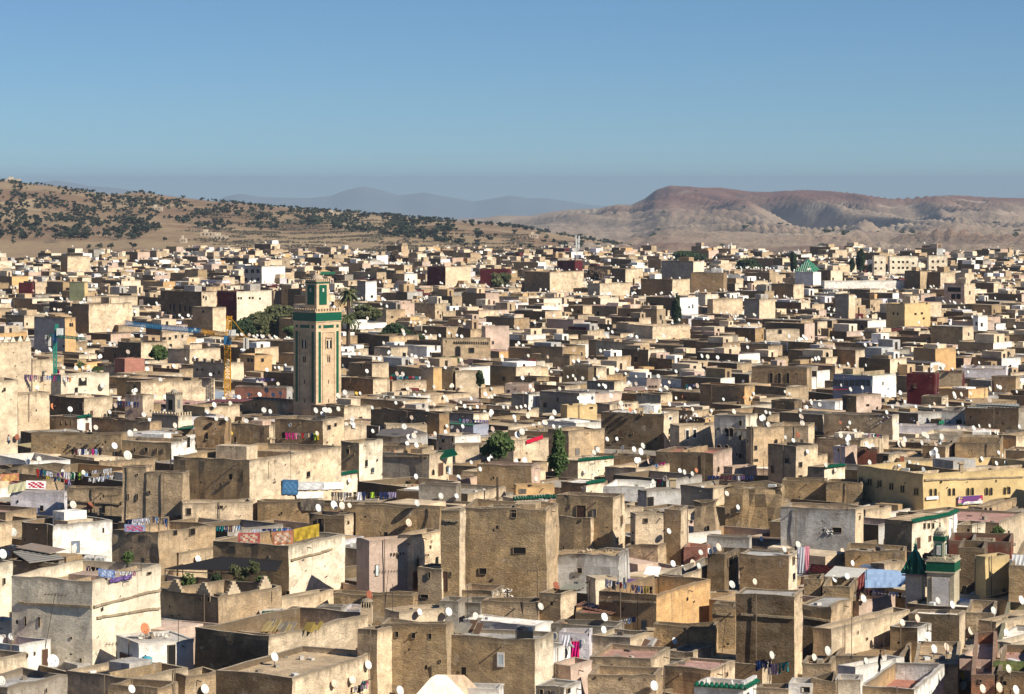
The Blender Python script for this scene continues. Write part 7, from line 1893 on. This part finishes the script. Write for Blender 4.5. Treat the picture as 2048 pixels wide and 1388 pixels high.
rubble('D', 800, 440, 1260, 500, 40, ((.7, .68, .72), (.25, .08, .2), (.5, .45, .5)), 'bits of washing and pots on the far white terrace', 5, 22, 12)
rubble('C', 1060, 395, 1240, 430, 40, ((.55, .5, .2), (.6, .58, .52), (.12, .1, .08), (.5, .3, .1)), 'plastic tubs and scraps on the big shaded block', 6, 24, 13)
rubble('C', 1380, 440, 1620, 478, 40, ((.6, .6, .6), (.45, .35, .25), (.7, .68, .65)), 'white plastic and bags on the brick house roof', 6, 26, 14)
# small loose things over many roofs: blocks, tins, stones
mb = MB(); rg = random.Random(77)
for (own, c0, u, v, L, Wd, zr, D, zt) in ROOFS:
    if D > 760: continue
    for _ in range(int(L * Wd / 8)):
        if rg.random() < (.3 if D < 400 else .6): continue
        p = c0 + u * rg.uniform(.4, L - .5) + v * rg.uniform(.4, Wd - .5); s = rg.uniform(.12, .5); a = rg.uniform(0, 3); x_ = Vector((math.cos(a), math.sin(a), 0))
        mb.box(Vector((p.x, p.y, zr)), x_ * s * rg.uniform(.5, 2.5), Vector((-x_.y, x_.x, 0)) * s, (0, 0, s * rg.uniform(.3, 1)), rg.choice(((.3, .26, .2), (.5, .46, .4), (.12, .1, .08), (.35, .2, .12), (.6, .6, .58), (.2, .17, .13))))
o = mb.build('roof_clutter', PAINT); tag(o, 'loose stones, tins and blocks lying on the roofs', 'clutter', kind='stuff')

# ------------------------------------------------------------------ banner and signs on the yellow building
def signboard(c, x0, y0, x1, y1, label, cols, arabic=None, sub=None, cat='sign'):
    hit = cast(cx(c, (x0 + x1) / 2), cy(c, (y0 + y1) / 2))
    n = hit[1]; d = Vector((0, 0, 1)).cross(n).normalized(); m = hit[0].y / F / CR[c][2]
    pt = hit[0] + n * .25
    def onp(x, y):
        r = ray(cx(c, x), cy(c, y)); return eye + r * ((pt - eye).dot(n) / r.dot(n))
    A_, B_ = onp(x0, y1), onp(x1, y1); Tp = onp(x0, y0); w = (B_ - A_); h = Tp.z - A_.z; w.z = 0; up = Vector((0, 0, 1))
    root = empty('banner' if arabic else 'sign', A_); tag(root, label, cat)
    mb = MB(); mb.box((0, 0, 0), w, -n * .1, up * h); mb.build('board', M('sign_' + label[:5], cols, .6, .06), root)
    return root, w, h, n, up
root, w, h, n, up = signboard('D', 1528, 1078, 1722, 1142, 'purple and white printed banner with Arabic lettering on the yellow building', (.11, .05, .22), True, cat='banner')
wn = w.normalized(); WL = w.length
def flat(name, pts, mat, lift): mb = MB(); mb.poly([wn * (x * WL) + up * (y * h) + n * lift for x, y in pts]); return mb.build(name, mat, root)
flat('white_wave', [(.18, 0), (1, 0), (1, .32), (.86, .5), (.8, .36), (.6, .30), (.4, .38), (.26, .30)], WHITE, .02)
flat('blue_wave', [(.2, .34), (.5, .44), (.8, .42), (.95, .9), (.85, 1), (.2, 1), (.22, .6)], M('banner_violet', (.10, .04, .20), .6), .03)
flat('pink_corner', [(.0, .2), (.12, .2), (.16, .55), (.05, .7), (0, .6)], M('banner_pink', (.6, .28, .34), .6), .03)
flat('green_corner', [(.02, 0), (.18, 0), (.12, .2), (.02, .2)], M('banner_green', (.05, .2, .04), .6), .035)
flat('crimson_corner', [(.86, .5), (1, .4), (1, 1), (.9, 1)], M('banner_crimson', (.35, .02, .08), .6), .035)
flat('yellow_star', [(.12, .7), (.15, .76), (.2, .76), (.16, .82), (.17, .92), (.13, .86), (.09, .92), (.1, .8), (.07, .76), (.11, .76)], M('banner_yellow', (.65, .5, .03), .6), .045)
flat('white_emblem', [(.03, .74), (.07, .74), (.07, .95), (.03, .95)], WHITE, .045); flat('white_boat', [(.78, .45), (.9, .42), (.96, .55), (.88, .62)], WHITE, .045)
def text(s, x, y, size, mat, lift, ax='LEFT'):
    cu = bpy.data.curves.new('lettering', 'FONT'); cu.body = s; cu.size = size; cu.align_x = 'CENTER'; cu.align_y = 'CENTER'
    o = bpy.data.objects.new('lettering', cu); o.data.materials.append(mat); put(o, root)
    o.location = wn * (x * WL) + up * (y * h) + n * lift
    dg = bpy.context.evaluated_depsgraph_get(); me = bpy.data.meshes.new_from_object(o.evaluated_get(dg)); loc = o.location.copy(); bpy.data.objects.remove(o)
    o = put(bpy.data.objects.new('lettering', me), root); o.location = loc
    o.rotation_euler = Matrix((wn, up, wn.cross(up))).transposed().to_euler(); o['kind'] = 'stuff'; return o
PK = M('banner_lettering', (.5, .10, .17), .6)
try:
    for s_, y_, z_ in (('مدينة فاس العتيقة', .78, .27), ('مهرجان المدينة العتيقة', .52, .27)): text(s_, .5, y_, h * z_, PK, .06)
    text('فاس', .54, .25, h * .2, M('banner_blue_letters', (.05, .08, .35), .6), .06)
except Exception as e: print('text', e)
for i in range(6): flat('logo', [(.28 + i * .075, .06), (.31 + i * .075, .06), (.31 + i * .075, .15), (.28 + i * .075, .15)], M(('banner_crimson', 'banner_blue_letters', 'banner_yellow')[i % 3], (.3, .1, .2)), .05)
signboard('D', 1280, 1078, 1376, 1102, 'blank white sign board left of the purple banner', (.72, .72, .70), cat='sign')
signboard('D', 1596, 1206, 1640, 1224, 'small white lettered sign under the paired windows', (.70, .68, .66), cat='sign')

# ------------------------------------------------------------------ people
def person(label, P, hgt, joints, skin_edges, radii, cloth_m, face, extras):
    root = empty('person', P); tag(root, label, 'person')
    me = bpy.data.meshes.new('body'); me.from_pydata([tuple(Vector(j) * hgt) for j in joints], skin_edges, [])
    o = bpy.data.objects.new('body', me); put(o, root)
    s = o.modifiers.new('s', 'SKIN'); ss = o.modifiers.new('ss', 'SUBSURF'); ss.levels = 1; ss.render_levels = 1
    for i, r in enumerate(radii): me.skin_vertices[0].data[i].radius = (r * hgt, r * hgt)
    me.skin_vertices[0].data[0].use_root = True; me.materials.append(cloth_m)
    for nm, c, r, mt in extras:
        mb = MB(); lathe(nm, mt, root, Vector(c) * hgt - Vector((0, 0, r[1] * hgt)), [(r[0] * hgt * math.sin(t), r[1] * hgt * (1 - math.cos(t))) for t in np.linspace(0, math.pi, 9)], 12)
    return root
SK = M('skin', (.32, .18, .11), .6); HR = M('dark_hair', (.02, .015, .012), .7)
ED = [(0, 1), (1, 2), (2, 3), (2, 4), (4, 5), (5, 6), (2, 7), (7, 8), (8, 9), (0, 10), (10, 11), (11, 12), (0, 13), (13, 14), (14, 15)]
RR = [.075, .07, .062, .03, .035, .028, .02, .035, .028, .02, .05, .038, .026, .05, .038, .026]
def pose(bend, arms, sit=0):
    # 0 pelvis 1 waist 2 chest 3 neck 4-6 left arm 7-9 right arm 10-12 and 13-15 legs
    b_ = R(bend); c, s = math.cos(b_), math.sin(b_); hp = .50 - sit * .22
    f = lambda d: Vector((s * d, -.02 * d, hp + c * d))
    ch = f(.28); nk = f(.36); j = [(0, 0, hp), f(.13), ch, nk, ch + Vector((0, -.09, 0)), ch + Vector((.05, -.12, -.14)) + arms[0] * .3, ch + arms[0] + Vector((0, -.1, -.1)), ch + Vector((0, .09, 0)), ch + Vector((.05, .12, -.14)) + arms[1] * .3, ch + arms[1] + Vector((0, .1, -.1))]
    kf = .06 + sit * .2
    j += [(0, -.05, hp - .04), (kf, -.06, .27 - sit * .02), (.0 + sit * .15, -.06, .03), (0, .05, hp - .04), (kf * .5, .06, .27 - sit * .02), (-.04 + sit * .15, .06, .03)]
    return j, f(.44)
for (c, x, y, hp_, bend, arms, sit, body, hat, lab, legs) in (
        ('G', 478, 1092, 1.66, 38, (Vector((.2, 0, -.12)), Vector((.22, 0, -.1))), 0, M('grey_jacket', (.30, .34, .33), .9), HR, 'person in a grey top bending over the washing beside a magenta dress', M('dark_trousers', (.02, .025, .035), .9)),
        ('H', 905, 1205, 1.6, 12, (Vector((.06, 0, -.1)), Vector((.1, 0, -.08))), 0, M('black_coat', (.012, .012, .014), .9), HR, 'person dressed in black standing in the white terrace', None),
        ('A', 58, 660, 1.6, 20, (Vector((.12, 0, -.1)), Vector((.12, 0, -.1))), 1, M('grey_white_top', (.45, .46, .48), .9), M('red_cap', (.3, .03, .03), .8), 'person in a pale top with a dark red cap sitting by the left wall', M('jeans', (.06, .09, .16), .9)),
        ('A', 462, 140, 1.5, 10, (Vector((.1, 0, -.05)), Vector((.1, 0, -.05))), 0, M('magenta_top', (.5, .02, .2), .9), HR, 'person in magenta behind the upper left washing line', None)):
    P = at_roof(c, x, y); j, hd = pose(bend, arms, sit)
    j = [tuple(q) for q in j]
    rt = person(lab, P, hp_, j, ED, RR, body, None, [('head', hd, (.055, .07), SK), ('hair' if hat is HR else 'cap', tuple(Vector(hd) + Vector((-.012, 0, .018))), (.058, .062), hat)])
    mb = MB()
    for sd in (-.03, .03): mb.box(Vector(hd) * hp_ + Vector((.05 * hp_, sd * hp_ - .01, .01)), (.02, 0, 0), (0, .02, 0), (0, 0, .015))
    mb.build('eye', HR, rt)['kind'] = 'stuff'
    if legs:
        for a, b_, c_ in ((10, 11, 12), (13, 14, 15)):
            q = MB(); J = [Vector(j[k]) * hp_ for k in (a, b_, c_)]; q.bar(J[0], J[1], .062 * hp_, n=8, r2=.048 * hp_); q.bar(J[1], J[2], .048 * hp_, n=8, r2=.036 * hp_, cap=True); q.build('trouser_leg', legs, rt, smooth=True)
